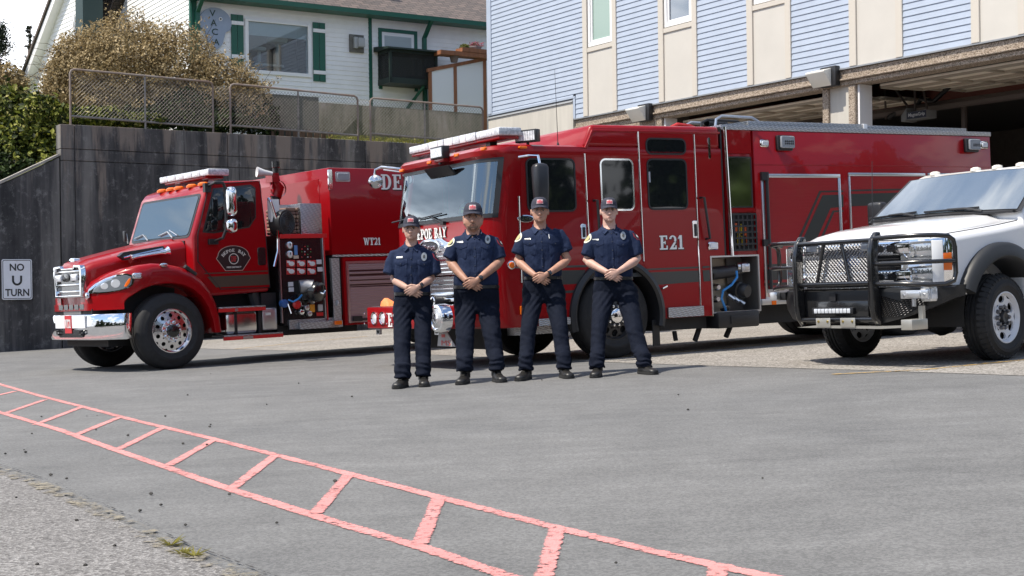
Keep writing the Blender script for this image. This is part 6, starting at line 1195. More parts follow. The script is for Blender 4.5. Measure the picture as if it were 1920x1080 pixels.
b = MB(); b.tube([(gx[0], 1.0, gx[1]-.25), (gx[0]+.05, 1.0, gx[1]-.1), (gx[0]-.04, .98, gx[1]+.02)], [.09, .10, .06], 12); b.lathe([(.13, -.02), (.13, .02)], (gx[0]+.03, .95, gx[1]-.12), (0, 1, 0), 16); b.box(gx[0]-.10, gx[0]+.02, .9, 1.1, gx[1]-.02, gx[1]+.12); gun = b.build('deck_gun', red, tn_, ang=50)
b = MB(); b.tube([(gx[0]+.02, .98, gx[1]), (gx[0]+.0, .96, gx[1]+.12), (gx[0]+.01, .96, gx[1]+.26)], [.06, .045, .05], 10); b.lathe([(.05, .2), (.065, .21), (.065, .3), (.04, .3)], (gx[0]+.01, .96, gx[1]), (0, 0, 1), 12); b.build('gun_barrel', blackg, gun, ang=50)
b = MB(); x_, z_ = TF.S(496, 324, .9); b.lathe([(.03, -.12), (.045, 0), (.075, .10), (.08, .12), (.001, .10)], (x_, .9, z_), (-.8, .2, .1), 16); b.build('speaker_horn', mat('pale_horn', (.6, .6, .6), .4), tn_)
# body
x0, zt = TS.p(617, 314); BZ = TS.p(624, 478)[1]; zb_ = .52
b = MB(); b.box(x0, 9.3, .02, 2*CY-.02, BZ, zt); tb = b.build('body', red, tn_, bevel=.012)
b = MB(); b.box(x0+.02, 9.28, .06, 2*CY-.06, zb_+.1, BZ-.002); b.build('lower_body', dark, tb)
b = MB(); b.box(x0-.0, 9.3, .0, .02, BZ-.03, BZ+.0); b.build('tread_trim', tread, tb)
TS2 = Side(TF, tn_, .02)
TS2.rect('tread_panel', (621, 484), (641, 606), tread, -.006, .06, .004, tb); TS2.bar('tread_bolt', (630.5, 568), (631.5, 568), .04, alu, -.01, tb)
TS2.rect('lower_rail', (560, 605), (641, 613), tread, -.03, .2, .006, tb); (xm, zm) = TS2.p(631, 605); b = MB(); b.prism(rrect(xm-.06, xm+.06, zm-.03, zm+.03, .008), 'y', -.04, 0); b.build('side_marker', amber, tb)
(xa, za), (xb, zb) = TS2.p(641, 483), TS2.p(741, 604); zq = zb
def shutter_door(xa, xb):
    b = MB(); b.box(xa, xb, .0, .10, zq, za); fr_ = b.build('shutter_frame', red, tb); m_sh, t, bb = newmat('mauve_shutter', .42) if 'mauve_shutter' not in MATS else (MATS['mauve_shutter'], None, None)
    if t:
        bb.inputs['Base Color'].default_value = (.34, .24, .25, 1); bb.inputs['Metallic'].default_value = .55; w = N(t, 'ShaderNodeTexWave'); w.inputs['Scale'].default_value = 8.2; w.bands_direction = 'Z'; t.links.new(coords(t), w.inputs['Vector']); bumpto(t, bb, w.outputs['Fac'], .5, .006)
    b = MB(); b.box(xa+.09, xb-.05, -.012, .02, zq+.03, za-.10); sh = b.build('shutter', m_sh, fr_)
    b = MB(); b.box(xa+.05, xa+.085, -.02, .02, zq+.03, za-.06); b.box(xa+.086, xb-.04, -.02, .0, za-.095, za-.06); b.build('shutter_track', alu, fr_)
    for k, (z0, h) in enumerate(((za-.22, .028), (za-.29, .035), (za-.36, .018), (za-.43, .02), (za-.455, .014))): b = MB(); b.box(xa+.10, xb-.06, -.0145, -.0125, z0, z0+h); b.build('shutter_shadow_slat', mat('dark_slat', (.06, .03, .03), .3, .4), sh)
    b = MB(); b.box(xa+.12, xa+.28, -.05, -.012, zq+.05, zq+.13); b.box(xa+.28, xb-.2, -.03, -.012, zq+.06, zq+.09); b.build('shutter_latch', blackp, sh)
shutter_door(xa+.0, xa+1.55); shutter_door(xa+1.6, xa+2.3)
b = MB(); b.box(xa+3.9, 9.2, .02, .1, .55, BZ-.04); b.build('rear_panel', red, tb)
l = TS2.rect('warning_light', (628, 322), (656, 341), alu, -.015, .03, .02, tb); TS2.rect('lens', (630, 324), (654, 339), m_ledl, -.03, .02, .03, l, bevel=.01)
TS2.rect('strip_light', (614, 318), (623, 356), chrome, -.02, .03, .01, tb, bevel=.004)
TS2.text('WT21', (681, 446), (713, 459), white, -.006, tb); TS2.text('WT21', (682, 447), (714, 460), mat('letter_shadow', (.02, .015, .015), .5), -.003, tb, depth=.001)
xd, zd = TS2.p(714, 341); hh = .235; serif('DEPOE BAY', 1.75, hh, .004).build('lettering', white, tb, onside(xd+1.75/2, zd, .014)); serif('DEPOE BAY', 1.75, hh, .001).build('lettering', mat('letter_shadow', (.02, .015, .015), .5), tb, onside(xd+1.75/2+.015, zd-.015, .0165))
xa_, za_ = TS2.p(618, 476); b = MB(); b.box(x0-.006, x0, .3, 2.1, BZ+.3, zt-.15); b.build('body_front_panel', red, tb)
# aerial on the cab rear
b = MB(); b.tube([(2.3, 1.9, 2.66), (2.3, 1.9, 4.1)], [.005, .002], 5); b.build('aerial', blackp, tn_)
# ---------------------------------------------------------------- white pickup
PF = Frame(gnd(1870, 677), 36, True, (1.0, .03, 0))
pk = empty('pickup_truck', PF.M, 'white heavy pickup with black brush guard at the right edge', 'pickup truck')
PY = 1.05; WX = 1.13; PSd = Side(PF, pk, .03)
wpaint = mat('white_paint', (.80, .80, .81), .35, coat=1.)
m_pws, t, bb = newmat('pickup_windscreen', .03); bb.inputs['Base Color'].default_value = (.10, .13, .16, 1); bb.inputs['IOR'].default_value = 2.6; bb.inputs['Specular IOR Level'].default_value = 1.
def ph(x, hw, zt, zb, zs, n=8):
    p = [(x, PY-hw, zb), (x, PY-hw, zs-.10)]
    for k in range(n+1):
        a = R(180-90*k/n); p.append((x, PY-hw+.13+.13*math.cos(a), zs-.10+.10*math.sin(a)))
    p += [(x, PY-hw*.72, zs+.012), (x, PY-hw*.60, zs+(zt-zs)*.75), (x, PY-hw*.45, zt), (x, PY, zt+.012), (x, PY+hw*.45, zt), (x, PY+hw*.60, zs+(zt-zs)*.75), (x, PY+hw*.72, zs+.012)]
    for k in range(n+1):
        a = R(90-90*k/n); p.append((x, PY+hw-.13+.13*math.cos(a), zs-.10+.10*math.sin(a)))
    p += [(x, PY+hw, zs-.10), (x, PY+hw, zb)]; return p
b = MB(); b.loft([ph(.16, .88, 1.27, .78, 1.235), ph(.17, .93, 1.30, .78, 1.255), ph(.24, .985, 1.345, .72, 1.275), ph(.42, 1.0, 1.385, .70, 1.30), ph(.8, 1.005, 1.43, .66, 1.335), ph(1.2, 1.01, 1.47, .62, 1.375), ph(1.56, 1.01, 1.50, .55, 1.42)])
fb = b.build('bonnet', wpaint, pk, ang=34)
c1 = MB(); c1.lathe([(.001, -.3), (.60, -.3), (.60, .45), (.001, .45)], (WX, .03, .45), (0, 1, 0), 48); c2 = MB(); c2.lathe([(.001, 1.65), (.60, 1.65), (.60, 2.4), (.001, 2.4)], (WX, 0, .45), (0, 1, 0), 48)
boolean(fb, [cutter(c1, pk), cutter(c2, pk)])
for sd in (0, 1):
    f = (lambda y: y) if not sd else (lambda y: 2*PY-y)
    b = MB(); A = [R(-6+162*k/40) for k in range(41)]; rings = []
    for a in A:
        fl = 1.0
        rings.append([(WX+r_*math.cos(a), f(y_), .45+r_*math.sin(a)) for r_, y_ in ((.575, .30), (.575, -.03), (.60, -.055), (.70, -.045), (.735, -.01), (.74, .05))])
    b.loft(rings); b.build('wheel_flare', mat('satin_black_flare', (.022, .023, .025), .5), pk, ang=50)
b = half_well(MB(), WX, .45, .61, .05, .5); b.build('wheel_well', dark, pk)
wheel(pk, WX, .43, .0, .43, .27, .25, 'white', 5, 6, 10); wheel(pk, WX, .43, 2*PY-.27, .43, .27, .25, 'white', 5, 6, 10); wheel(pk, 5.2, .43, .02, .43, .27, .25, 'white', 0, 6, 10); wheel(pk, 5.2, .43, 2*PY-.29, .43, .27, .25, 'white', 0, 6, 10)
for sd in (0, 1):
    f = (lambda y: y) if not sd else (lambda y: 2*PY-y)
    b = MB(); b.tube([(x, f(PY-hw+.13-.13*math.cos(R(62))), zs-.10+.10*math.sin(R(62))+.002) for x, hw, zs in ((.20, .955, 1.262), (.24, .985, 1.275), (.42, 1.0, 1.30), (.8, 1.005, 1.335), (1.2, 1.01, 1.375), (1.54, 1.01, 1.418))], .0045, 5); b.build('bonnet_seam', blackp, fb)
b = MB(); b.tube([(.148, PY-.80, 1.235), (.148, PY, 1.262), (.148, PY+.80, 1.235)], .006, 5); b.build('bonnet_seam', blackp, fb)
b = MB(); b.box(1.50, 1.60, PY-.92, PY+.92, 1.492, 1.512); b.build('cowl_vent', blackp, fb)
# cab and bed
prof = [(1.57, .52), (1.57, 1.50), (2.20, 1.965), (2.36, 2.02), (2.9, 2.035), (3.75, 1.99), (3.95, 1.45), (3.98, .52)]
b = MB(); b.loft([[(x, y, z) for x, z in prof] if k in (1, 2) else [(x+(.0), y, z-(.0 if z < 1.6 else .02)) for x, z in prof] for k, y in enumerate((.04, .10, 2*PY-.10, 2*PY-.04))])
b.v = [(x, y if z < 1.45 else PY+(y-PY)*(1-.16*(z-1.45)/.6), z) for x, y, z in b.v]
cb_ = b.build('cab', wpaint, pk, bevel=.05, seg=3)
b = MB(); b.box(4.02, 6.4, .04, 2*PY-.04, .75, 1.42); b.box(4.02, 6.4, .12, 2*PY-.12, .5, .75); b.build('utility_bed', wpaint, pk, bevel=.02)
wn_ = Vector((2.20-1.57, 0, 1.965-1.50)).normalized(); wo = Vector((-wn_.z, 0, wn_.x))
def ow(y, t, o): q = Vector((1.57, 0, 1.50))+wn_*t*.78+wo*o; bulge = .05*(1-((y-PY)/1.)**2); q += wo*bulge*.6; return (q.x-bulge*.6, y, q.z)
def wgrid(t0, t1, inset, o, name, m, parent):
    b = MB(); rings = []
    for k in range(9):
        t = t0+(t1-t0)*k/8; hw = (.985-.10*t)-inset; rings.append([ow(PY-hw+2*hw*i/16, t, o) for i in range(17)])
    b.loft(rings, c0=False, c1=False, closed=False); return b.build(name, m, parent, ang=60)
wf = wgrid(-.03, .985, .0, .010, 'windscreen', blackp, cb_); wgrid(.02, .955, .055, .018, 'glass', m_pws, wf)
for (ya, yb, yc) in ((.50, .95, .3), (1.35, 1.75, 1.1)):
    b = MB(); b.tube([ow(ya, -.02, .03), ow((ya+yb)/2, .03, .045), ow(yb, .045, .035)], .012, 6); b.tube([ow(yb-.38, .06, .032), ow(yb+.30, .035, .032)], .011, 5); b.build('wiper', blackp, wf)
for k, y in enumerate((.30, .62, .92, 1.2, 1.75)):
    b = MB(); b.lathe([(.05, 0), (.046, .03), (.02, .042), (.001, .043)], (2.40, y, 2.02), (-.1, 0, 1), 14); b.v = [(2.4+(p[0]-2.4)*1.5, p[1], p[2]) for p in b.v]; b.build('clearance_lamp', mat('pale_lamp', (.72, .68, .60), .3), cb_, ang=60)
# side glass, door seam
sw = [(1.95, 1.47), (2.32, 1.82), (2.5, 1.88), (2.9, 1.88), (2.9, 1.47)]
b = MB(); b.prism(sw, 'y', .085, .12); b.v = [(x, y+.16*(z-1.45)/.6*1.0-.02, z) for x, y, z in b.v]; b.build('side_window', glass, cb_)
b = MB(); b.tube([(1.66, .030, 1.40), (1.66, .030, .62)], .006, 4); b.build('door_seam', blackp, cb_)
b = MB(); b.prism(ell(1.36, 1.10, .085, .045, 20), 'y', .015, .06); b.build('side_badge', alu, fb, bevel=.005)
b = MB(); b.prism([(2.98, 1.47), (2.98, 1.88), (3.62, 1.84), (3.72, 1.47)], 'y', .085, .12); b.v = [(x, y+.16*(z-1.45)/.6-.02, z) for x, y, z in b.v]; b.build('side_window', glass, cb_)
b = MB(); b.tube([(2.94, .032, 1.40), (2.94, .032, .62)], .006, 4); b.build('door_seam', blackp, cb_)
for x_ in (2.72, 3.6): b = MB(); b.box(x_, x_+.16, .012, .05, 1.22, 1.26); b.build('door_handle', blackp, cb_, bevel=.008)
b = MB(); b.box(1.7, 3.9, .02, .22, .42, .47); b.build('running_board', blackp, pk, bevel=.01)
# far mirror, near mirror, aerial
for y0, y1, yr in ((2.10, 2.32, 1.98), (-.22, .0, .1)):
    b = MB(); b.box(1.85, 1.98, y0, y1, 1.46, 1.74); mo = b.build('door_mirror', blackp, pk, bevel=.04, seg=3); b = MB(); b.tube([(1.93, yr, 1.50), (1.92, (y0+y1)/2, 1.52)], .03, 6); b.build('mirror_arm', blackp, mo)
b = MB(); b.tube([(1.42, 1.88, 1.42), (1.46, 1.88, 2.18)], [.007, .003], 5); b.build('aerial', blackp, pk)
# grille and headlamps
b = MB(); b.box(.10, .17, .42, 2*PY-.42, .80, 1.235); gk = b.build('grille', blackg, pk, bevel=.01)
for zc in (1.165, .885):
    o_ = rrect(.30, 2*PY-.30, zc-.068, zc+.068, .03); b = MB(); b.prism(o_, 'x', .055, .10); gb = b.build('grille_bar', chrome, gk, bevel=.012)
    for y in [.52+k*.155 for k in range(8)]: b = MB(); b.prism(rrect(y-.055, y+.055, zc-.034, zc+.034, .02), 'x', .046, .056); b.build('bar_slot', blackg, gb)
for k in range(5): b = MB(); b.box(.075, .10, .45, 2*PY-.45, .98+k*.026, .992+k*.026); b.build('grille_slat', blackp, gk)
b = MB(); b.prism(ell(PY, 1.03, .17, .075, 28), 'x', .03, .075); be = b.build('grille_badge', chrome, gk, bevel=.01); b = MB(); b.prism(ell(PY, 1.03, .145, .056, 28), 'x', .022, .029); b.build('badge_face', mat('badge_blue', (.02, .04, .12), .3), be)
for sd in (0, 1):
    f = (lambda y: y) if not sd else (lambda y: 2*PY-y)
    xs_l = [(.075, .43), (.08, .30), (.10, .20), (.15, .12), (.25, .062), (.36, .045)]
    def hb(z0, z1, i0, i1, out, m, name, parent, thick=.10):
        b = MB(); pts = xs_l[i0:i1+1]; b.loft([[(x-out, f(y-out), z) for x, y in pts]+[(x-out+thick, f(y-out+.02), z) for x, y in pts[::-1]] for z in (z0, z1)]); return b.build(name, m, parent, bevel=.006)
    hl = hb(.80, 1.245, 0, 5, .0, chrome, 'headlamp', pk)
    hb(.815, 1.00, 0, 3, .012, mat('headlamp_clear', (.55, .57, .60), .06, spec=1., metal=.75), 'lens', hl, .03); hb(1.045, 1.225, 0, 3, .012, MATS['headlamp_clear'], 'lens', hl, .03); hb(1.005, 1.04, 0, 4, .016, mat('drl_white', (.8, .82, .85), .2), 'running_light', hl, .03); hb(.815, 1.225, 3, 3+1, .014, MATS['drl_white'], 'running_light', hl, .03); hb(.93, 1.10, 4, 5, .014, amber, 'side_marker', hl, .02)
    for zc in (.905, 1.135): b = MB(); b.lathe([(.07, -.0), (.05, .03), (.02, .045), (.001, .045)], (.052, f(.31), zc), (1, 0, 0), 18); b.build('reflector', chrome, hl)
# bumper
tb_ = diamond('black_tread', (.035, .035, .037), 26)
BPp = [(.30, -.02), (.12, .10), (-.06, .34), (-.10, .56), (-.10, PY)]; BPp = BPp+[(x, 2*PY-y) for x, y in BPp[-2::-1]]
b = MB(); rings = []
for k, (x, y) in enumerate(BPp):
    e = min(k, 8-k); zb = [.66, .58, .48, .43, .43][e]; rings.append([(x+.16, y, zb+.02), (x+.01, y, zb), (x, y, zb+.05), (x-.01, y, .70), (x, y, .765), (x+.05, y, .785), (x+.22, y, .785)])
b.loft(rings); bmp = b.build('bumper', mat('satin_black_bumper', (.014, .014, .015), .38, bump=.1, bs=60), pk, ang=35)
b = MB(); b.prism([(-.09, .56), (.14, .12), (.3, .0), (.4, .1), (.1, .5), (.1, 2*PY-.5), (.4, 2*PY-.1), (.3, 2*PY), (.14, 2*PY-.12), (-.09, 2*PY-.56)], 'z', .786, .794); b.build('bumper_step', tread, bmp)
for y0, y1, x in ((.16, .50, .0),): b = MB(); b.loft([[(xx-.012, yy, zz) for zz in (.50+.10*(yy < .3), .70)] for xx, yy in ((.10, .13), (-.055, .34), (-.095, .54))], c0=False, c1=False, closed=False); b.build('tread_panel', tb_, bmp)
b = MB(); b.box(-.125, -.09, PY-.36, PY+.34, .44, .66); b.build('winch_bay', blackg, bmp, bevel=.01)
y0, y1 = PF.Fr(1604, 582, -.13)[0], PF.Fr(1527, 582, -.13)[0]; b = MB(); b.box(-.17, -.12, y0, y1, .53, .60); ledb = b.build('led_bar', blackp, bmp, bevel=.008)
n_l = 10
for k in range(n_l): b = MB(); a0, a1 = y0+.03+(y1-y0-.06)*k/n_l, y0+.03+(y1-y0-.06)*(k+.86)/n_l; b.box(-.178, -.171, a0, a1, .542, .588); b.build('led_cell', lens if k % 1 == 0 else chrome, ledb, bevel=.004)
b = MB(); b.box(-.13, -.11, PY+.05, PY+.13, .66, .74); b.build('receiver', blackp, bmp)
# light brackets on the bumper
y, z = PF.Fr(1713, 553, -.13); b = MB(); b.box(-.125, -.115, y-.16, y+.16, z-.035, z+.045); br_ = b.build('bracket', mat('bright_aluminium', (.72, .73, .74), .3, .8), bmp, bevel=.008); b = MB(); b.box(-.15, -.126, y-.08, y+.08, z-.02, z+.03); b.build('bracket_block', MATS['bright_aluminium'], br_, bevel=.008); b = MB(); b.tube([(-.13, y, z-.04), (-.13, y, z-.11)], .022, 8); b.build('bracket_stud', alu, br_)
for s_ in (-.12, .12): b = MB(); b.lathe([(.014, 0), (.012, -.008), (.001, -.009)], (-.126, y+s_, z), (1, 0, 0), 8); b.build('bolt', alu, br_)
y, z = PF.Fr(1462, 556, .10); b = MB(); b.box(.0, .06, y-.05, y+.06, z-.035, z+.05); b.build('end_bracket', MATS['bright_aluminium'], bmp, bevel=.01); b = MB(); b.box(.06, .16, y-.12, y-.0, z-.04, z+.045); b.build('end_block', blackp, bmp, bevel=.01)
x, z = PF.S(1783, 548, .13); b = MB(); b.box(.03, .14, .06, .17, z-.075, z+.08); fl_ = b.build('corner_lamp', MATS['bright_aluminium'], bmp, bevel=.012); b = MB(); b.box(.015, .03, .07, .16, z-.05, z+.05); b.box(.04, .13, .05, .059, z-.05, z+.05); b.build('lens', lens, fl_, bevel=.003)
# brush guard
gb_ = mat('gloss_black_guard', (.010, .010, .011), .22, coat=.6)
YA, YB = PY+.50, PY-.48
guard = None
for y in (YA, YB):
    pts = [(-.13, .40), (-.20, .48), (-.235, .62), (-.235, 1.12), (-.20, 1.26), (-.13, 1.335), (-.07, 1.335), (-.06, 1.29), (-.10, 1.22), (-.115, 1.1), (-.115, .62), (-.09, .44)]
    b = MB(); b.prism(pts, 'y', y-.030, y+.030); g = b.build('guard_upright', gb_, pk, bevel=.016, seg=3)
    b = MB(); [b.lathe([(.016, -.005), (.014, -.012), (.001, -.013)], (-.236, y, z), (1, 0, 0), 8) for z in (.7,)]; 
def gbar(pts, r=.024, name='guard_bar'): b = MB(); b.tube(pts, r, 10); return b.build(name, gb_, pk, ang=50)
gbar([(-.17, YB, 1.255), (-.17, YA, 1.255)]); gbar([(-.17, YB, .835), (-.17, YA, .835)], .026); gbar([(-.16, YB, .475), (-.16, YA, .475)], .026)
gbar([(-.16, PY+.15, 1.25), (-.16, PY+.26, .845)], .020); gbar([(-.16, PY-.08, 1.25), (-.16, PY-.17, .845)], .020)
for sg in (0, 1):
    f = (lambda y: y) if not sg else (lambda y: 2*PY-y)
    gbar([(-.17, f(YB), 1.27), (-.12, f(.30), 1.275), (-.07, f(.12), 1.275), (.03, f(-.02), 1.27), (.16, f(-.07), 1.26), (.22, f(-.085), 1.22), (.235, f(-.09), 1.15), (.235, f(-.09), .90), (.21, f(-.085), .83), (.12, f(-.05), .80), (.0, f(.05), .80), (-.08, f(.16), .81), (-.14, f(.34), .82), (-.17, f(YB), .825)], .024)
    gbar([(-.17, f(YB), 1.02), (-.12, f(.30), 1.02), (-.07, f(.12), 1.02), (.03, f(-.02), 1.02), (.16, f(-.07), 1.02), (.235, f(-.09), 1.02)], .021)
m_wire = mat('chrome_wire', (.30, .30, .31), .25, 1); b = MB(); h_ = .39; za = .85; ya, yb = YB+.03, YA-.03; s_ = .042; n_ = int((yb-ya+h_)/s_)
for k in range(n_+1):
    for dr in (1, -1):
        p0 = [ya+k*s_-h_*(dr == 1), za]; p1 = [p0[0]+h_, za+h_] if dr == 1 else [p0[0]-h_, za+h_]
        if dr == -1: p0[0] += 0
        P = []
        for (u, v_), (u2, v2) in ((p0, p1), (p1, p0)):
            if u < ya: tt = (ya-u)/(u2-u); u, v_ = ya, v_+(v2-v_)*tt
            elif u > yb: tt = (u-yb)/(u-u2); u, v_ = yb, v_+(v2-v_)*tt
            P.append((-.10, u, v_))
        if max(p0[0], p1[0]) <= ya or min(p0[0], p1[0]) >= yb: continue
        b.tube(P, .0065, 4, caps=False)
b.build('guard_mesh', m_wire, pk)
for px in ((1524, 467), (1628, 462)): y, z = PF.Fr(*px, -.12); b = MB(); b.box(-.14, -.10, y-.09, y+.09, z-.045, z+.045); k_ = b.build('guard_light', chrome, pk, bevel=.02, seg=3); b = MB(); b.box(-.15, -.141, y-.07, y+.07, z-.028, z+.028); b.build('lens', m_ledl, k_, bevel=.003)
for zz in (1.26, 1.02, .80):   # short stubs on the far wing, in front of the engine
    gbar([(.10, 2*PY+.0, zz), (.16, 2*PY+.09, zz), (.3, 2*PY+.11, zz)], .022)
# skid bar and underside
m_gal = mat('galvanised_skid', (.52, .50, .45), .4, .7); y0, y1 = PF.Fr(1712, 615, -.15)[0], PF.Fr(1535, 615, -.15)[0]
b = MB(); b.prism([(y1+.25, .40), (y1, .395), (y0+.35, .385), (y0, .40), (y0, .42), (y0+.35, .41), (y1, .42)], 'x', -.20, -.12); sk = b.build('skid_bar', m_gal, pk)
for y in (y1-.02, y1-.34): b = MB(); b.box(-.21, -.205, y-.19, y, .40, .495); pl_ = b.build('skid_plate', m_gal, sk, bevel=.012); [MB().lathe([(.014, 0), (.012, -.008), (.001, -.009)], (-.21, y-.095+d, .46), (1, 0, 0), 8).build('bolt', mat('brass_bolt', (.4, .3, .1), .4, .8), pl_) for d in (-.06, .06)]
b = MB(); b.box(-.24, .0, y0-.06, y0+.07, .375, .475); b.build('square_tube', m_gal, sk, bevel=.006); b = MB(); b.box(-.06, -.02, y0-.05, y0-.0, .475, .60); b.build('skid_strut', m_gal, sk)
b = MB(); b.box(.2, 6.2, .62, 1.48, .46, .66); b.box(WX-.08, WX+.08, .3, 1.8, .36, .50); b.lathe([(.001, -.16), (.12, -.12), (.16, 0), (.12, .12), (.001, .16)], (WX, .78, .40), (0, 1, 0), 14); b.box(.2, .9, .4, 1.7, .52, .75); b.box(1.55, 4.5, .25, 1.85, .45, .56); b.build('chassis', dark, pk)
# ---------------------------------------------------------------- people
from mathutils import noise as mnoise
def remesh(mb, name, m, parent, voxel, smooth=4, wr=None):
    o = mb.build(name, m, parent); md = o.modifiers.new('r', 'REMESH'); md.mode = 'VOXEL'; md.voxel_size = voxel; md.use_smooth_shade = True
    if smooth: sm = o.modifiers.new('s', 'SMOOTH'); sm.factor = .5; sm.iterations = smooth
    dg = bpy.context.evaluated_depsgraph_get(); me = bpy.data.meshes.new_from_object(o.evaluated_get(dg)); o.modifiers.clear(); o.data = me; me.name = name
    if wr:
        co = np.empty(len(me.vertices)*3); me.vertices.foreach_get('co', co); co = co.reshape(-1, 3); no = np.array([v.normal[:] for v in me.vertices])
        d = np.array([wr(Vector(p)) for p in co]); co += no*d[:, None]; me.vertices.foreach_set('co', co.ravel()); me.update()
    me.shade_smooth(); return o
def fold(p, a=.008, f=(9, 9, 5), s=0):
    q = Vector((p.x*f[0]+s, p.y*f[1], p.z*f[2])); n = mnoise.noise(q); n2 = mnoise.noise(q*2.3+Vector((7, 3, s)))
    return a*((1-abs(n)*2.2)*.6+n2*.5-.25)
navy = mat('navy_shirt', (.0135, .0225, .055), .8, spec=.15, var=.12, vs=30, bump=.6, bs=13, bd=.03, stretch=(1, 1, .6)); navyt = mat('navy_trousers', (.0062, .0088, .018), .85, spec=.12, var=.15, vs=25, bump=.6, bs=11, bd=.03, stretch=(1, 1, .7))
capm = mat('navy_cap', (.026, .028, .045), .85, var=.1, bump=.1, bs=300, bd=.002); bootm = mat('black_boot_leather', (.014, .013, .012), .45, var=.3, bump=.15, bs=80, bd=.004)
beltm = mat('black_belt', (.010, .010, .011), .4); badgem = mat('silver_badge', (.44, .44, .42), .35, .7); tagm = mat('name_tag', (.70, .70, .66), .35, .3); lipc = {}
def eyes_m(): return mat('shaded_eye_white', (.30, .27, .25), .3), mat('eye_dark', (.02, .015, .012), .2)  # whites coloured dark to stand in for shade under the cap brim
def person(name_label, P):
    D = P['D']; k = D/F
    feet = [gnd(*q) for q in P['feet']]; root = Vector((at(P['cx'], 600, D).x, D, gz(at(P['cx'], 600, D).x, D)))
    M = Matrix.Translation(root); r = empty('person', M, name_label, 'person', 'firefighters standing in a row')
    J = lambda px, py, dy=0.: at(px, py, D+dy)-root
    skin = mat('skin_'+P['id'], P['skin'], .5, spec=.4, var=.10, vs=14, col2=P.get('skin2'), bump=.06, bs=200, bd=.002)
    # ---------- joints
    chin = J(P['cx_head'], P['chin'], -.03); captop = J(P['cx_head'], P['captop'], .0); hx = chin.x; hz = chin.z; HH = (captop.z-hz)/.245
    neck = J(P['cx_head'], P['neck'], .02); sl, sr_ = [J(*q, .02) for q in P['sh']]; el, er = [J(*q, .0) for q in P['elb']]; H = J(*P['hands'], -.23)
    wl, wr_ = J(P['hands'][0]-10, P['hands'][1]-7, -.20), J(P['hands'][0]+11, P['hands'][1]-9, -.235)
    b = MB()
    # ---------- head
    sec = [(-.01, .020, -.070, -.02), (.0, .032, -.082, -.005), (.05, .046, -.092, .012), (.13, .056, -.096, .035), (.24, .0635*P.get('jaw', 1), -.0955, .06), (.36, .069, -.096, .08), (.46, .0725, -.094, .092), (.56, .075, -.094, .099), (.68, .076, -.092, .102), (.82, .07, -.078, .09), (.93, .05, -.045, .06), (.99, .02, -.01, .02)]
    sec = [(t, w*(P.get('jaw', 1)*1.09 if t < .4 else 1.05), f, bk) for t, w, f, bk in sec]
    rings = []
    for t, w, yf, yb in sec:
        z = hz+t*.228*HH; cy, ry = (yf+yb)/2, (yb-yf)/2; ring = []
        for i in range(28):
            a = 2*math.pi*i/28; c, s = math.cos(a), math.sin(a); e = .82
            ring.append((hx+w*HH*math.copysign(abs(c)**e, c), (cy+ry*math.copysign(abs(s)**e, s))*HH, z))
        rings.append(ring)
    b.loft(rings)
    zt = lambda t: hz+t*.228*HH
    b.tube([(hx, -.094*HH, zt(.50)), (hx, -.109*HH, zt(.40)), (hx, -.122*HH, zt(.325)), (hx, -.096*HH, zt(.285))], [.0085, .011, .0165, .012], 10)
    for s in (-1, 1):
        b.tube([(hx+s*.006, -.108*HH, zt(.31)), (hx+s*.017, -.100*HH, zt(.315))], [.011, .009], 8)
        b.tube([(hx+s*.012, -.098*HH, zt(.535)), (hx+s*.045, -.090*HH, zt(.55)), (hx+s*.062, -.07*HH, zt(.53))], [.010, .0115, .009], 8)
        b.tube([(hx+s*.035, -.082*HH, zt(.40)), (hx+s*.058, -.062*HH, zt(.42))], [.018, .014], 8)
        ex = hx+s*.079*HH
        b.loft([[(ex+s*dx, .012+.016*q*math.cos(2*math.pi*i/12)+dy, zt(.43)+.031*q*math.sin(2*math.pi*i/12)) for i in range(12)] for dx, q, dy in ((-.02, .6, -.005), (.002, 1, .0), (.012, 1.05, .008), (.014, .7, .009))])
    b.tube([(hx-.022, -.092*HH, zt(.185)), (hx, -.0995*HH, zt(.19)), (hx+.022, -.092*HH, zt(.185))], .0075, 8); b.tube([(hx-.02, -.090*HH, zt(.135)), (hx, -.098*HH, zt(.135)), (hx+.02, -.090*HH, zt(.135))], .009, 8)
    b.tube([(hx-.016, -.085*HH, zt(.05)), (hx+.016, -.085*HH, zt(.05))], .016, 8)
    nk = P.get('neckr', .060); b.tube([(hx, .03, zt(.30)), (hx, .03, zt(.05)), (neck.x, .035, neck.z), (neck.x, .03, neck.z-.12)], [(nk, nk), (nk, nk*1.02), (nk*1.12, nk*1.12), (nk*1.9, nk*1.5)], 18)
    # ---------- core, arms, hands
    belt = J(P['cx'], P['belt'], 0); tw = P['tw']
    b.tube([(neck.x, .02, neck.z-.06), (belt.x, .02, belt.z), (belt.x, .02, belt.z-.2)], [(tw*.7, .07), (tw*.7, .07), (tw*.6, .06)], 14)
    fr = P.get('arm', 1.)
    for S0, E0, W0 in ((sl, el, wl), (sr_, er, wr_)):
        sg = 1 if S0 is sr_ else -1; S1 = S0+Vector((-sg*.062, .01, -.085)); m1 = S1.lerp(E0, .5); f1 = E0.lerp(W0, .22); f2 = E0.lerp(W0, .6)
        b.tube([(neck.x+sg*.05, .03, neck.z-.15), S1, m1+Vector((-sg*.008, 0, 0)), E0+Vector((-sg*.012, .01, .005)), f1+Vector((0, .0, .004)), f2, W0], [.045, .050*fr, .046*fr, (.043*fr, .045*fr), (.047*fr, .045*fr), (.038*fr, .037*fr), (.030*fr, .024*fr)], 16)
    hs = P.get('hand', 1.)
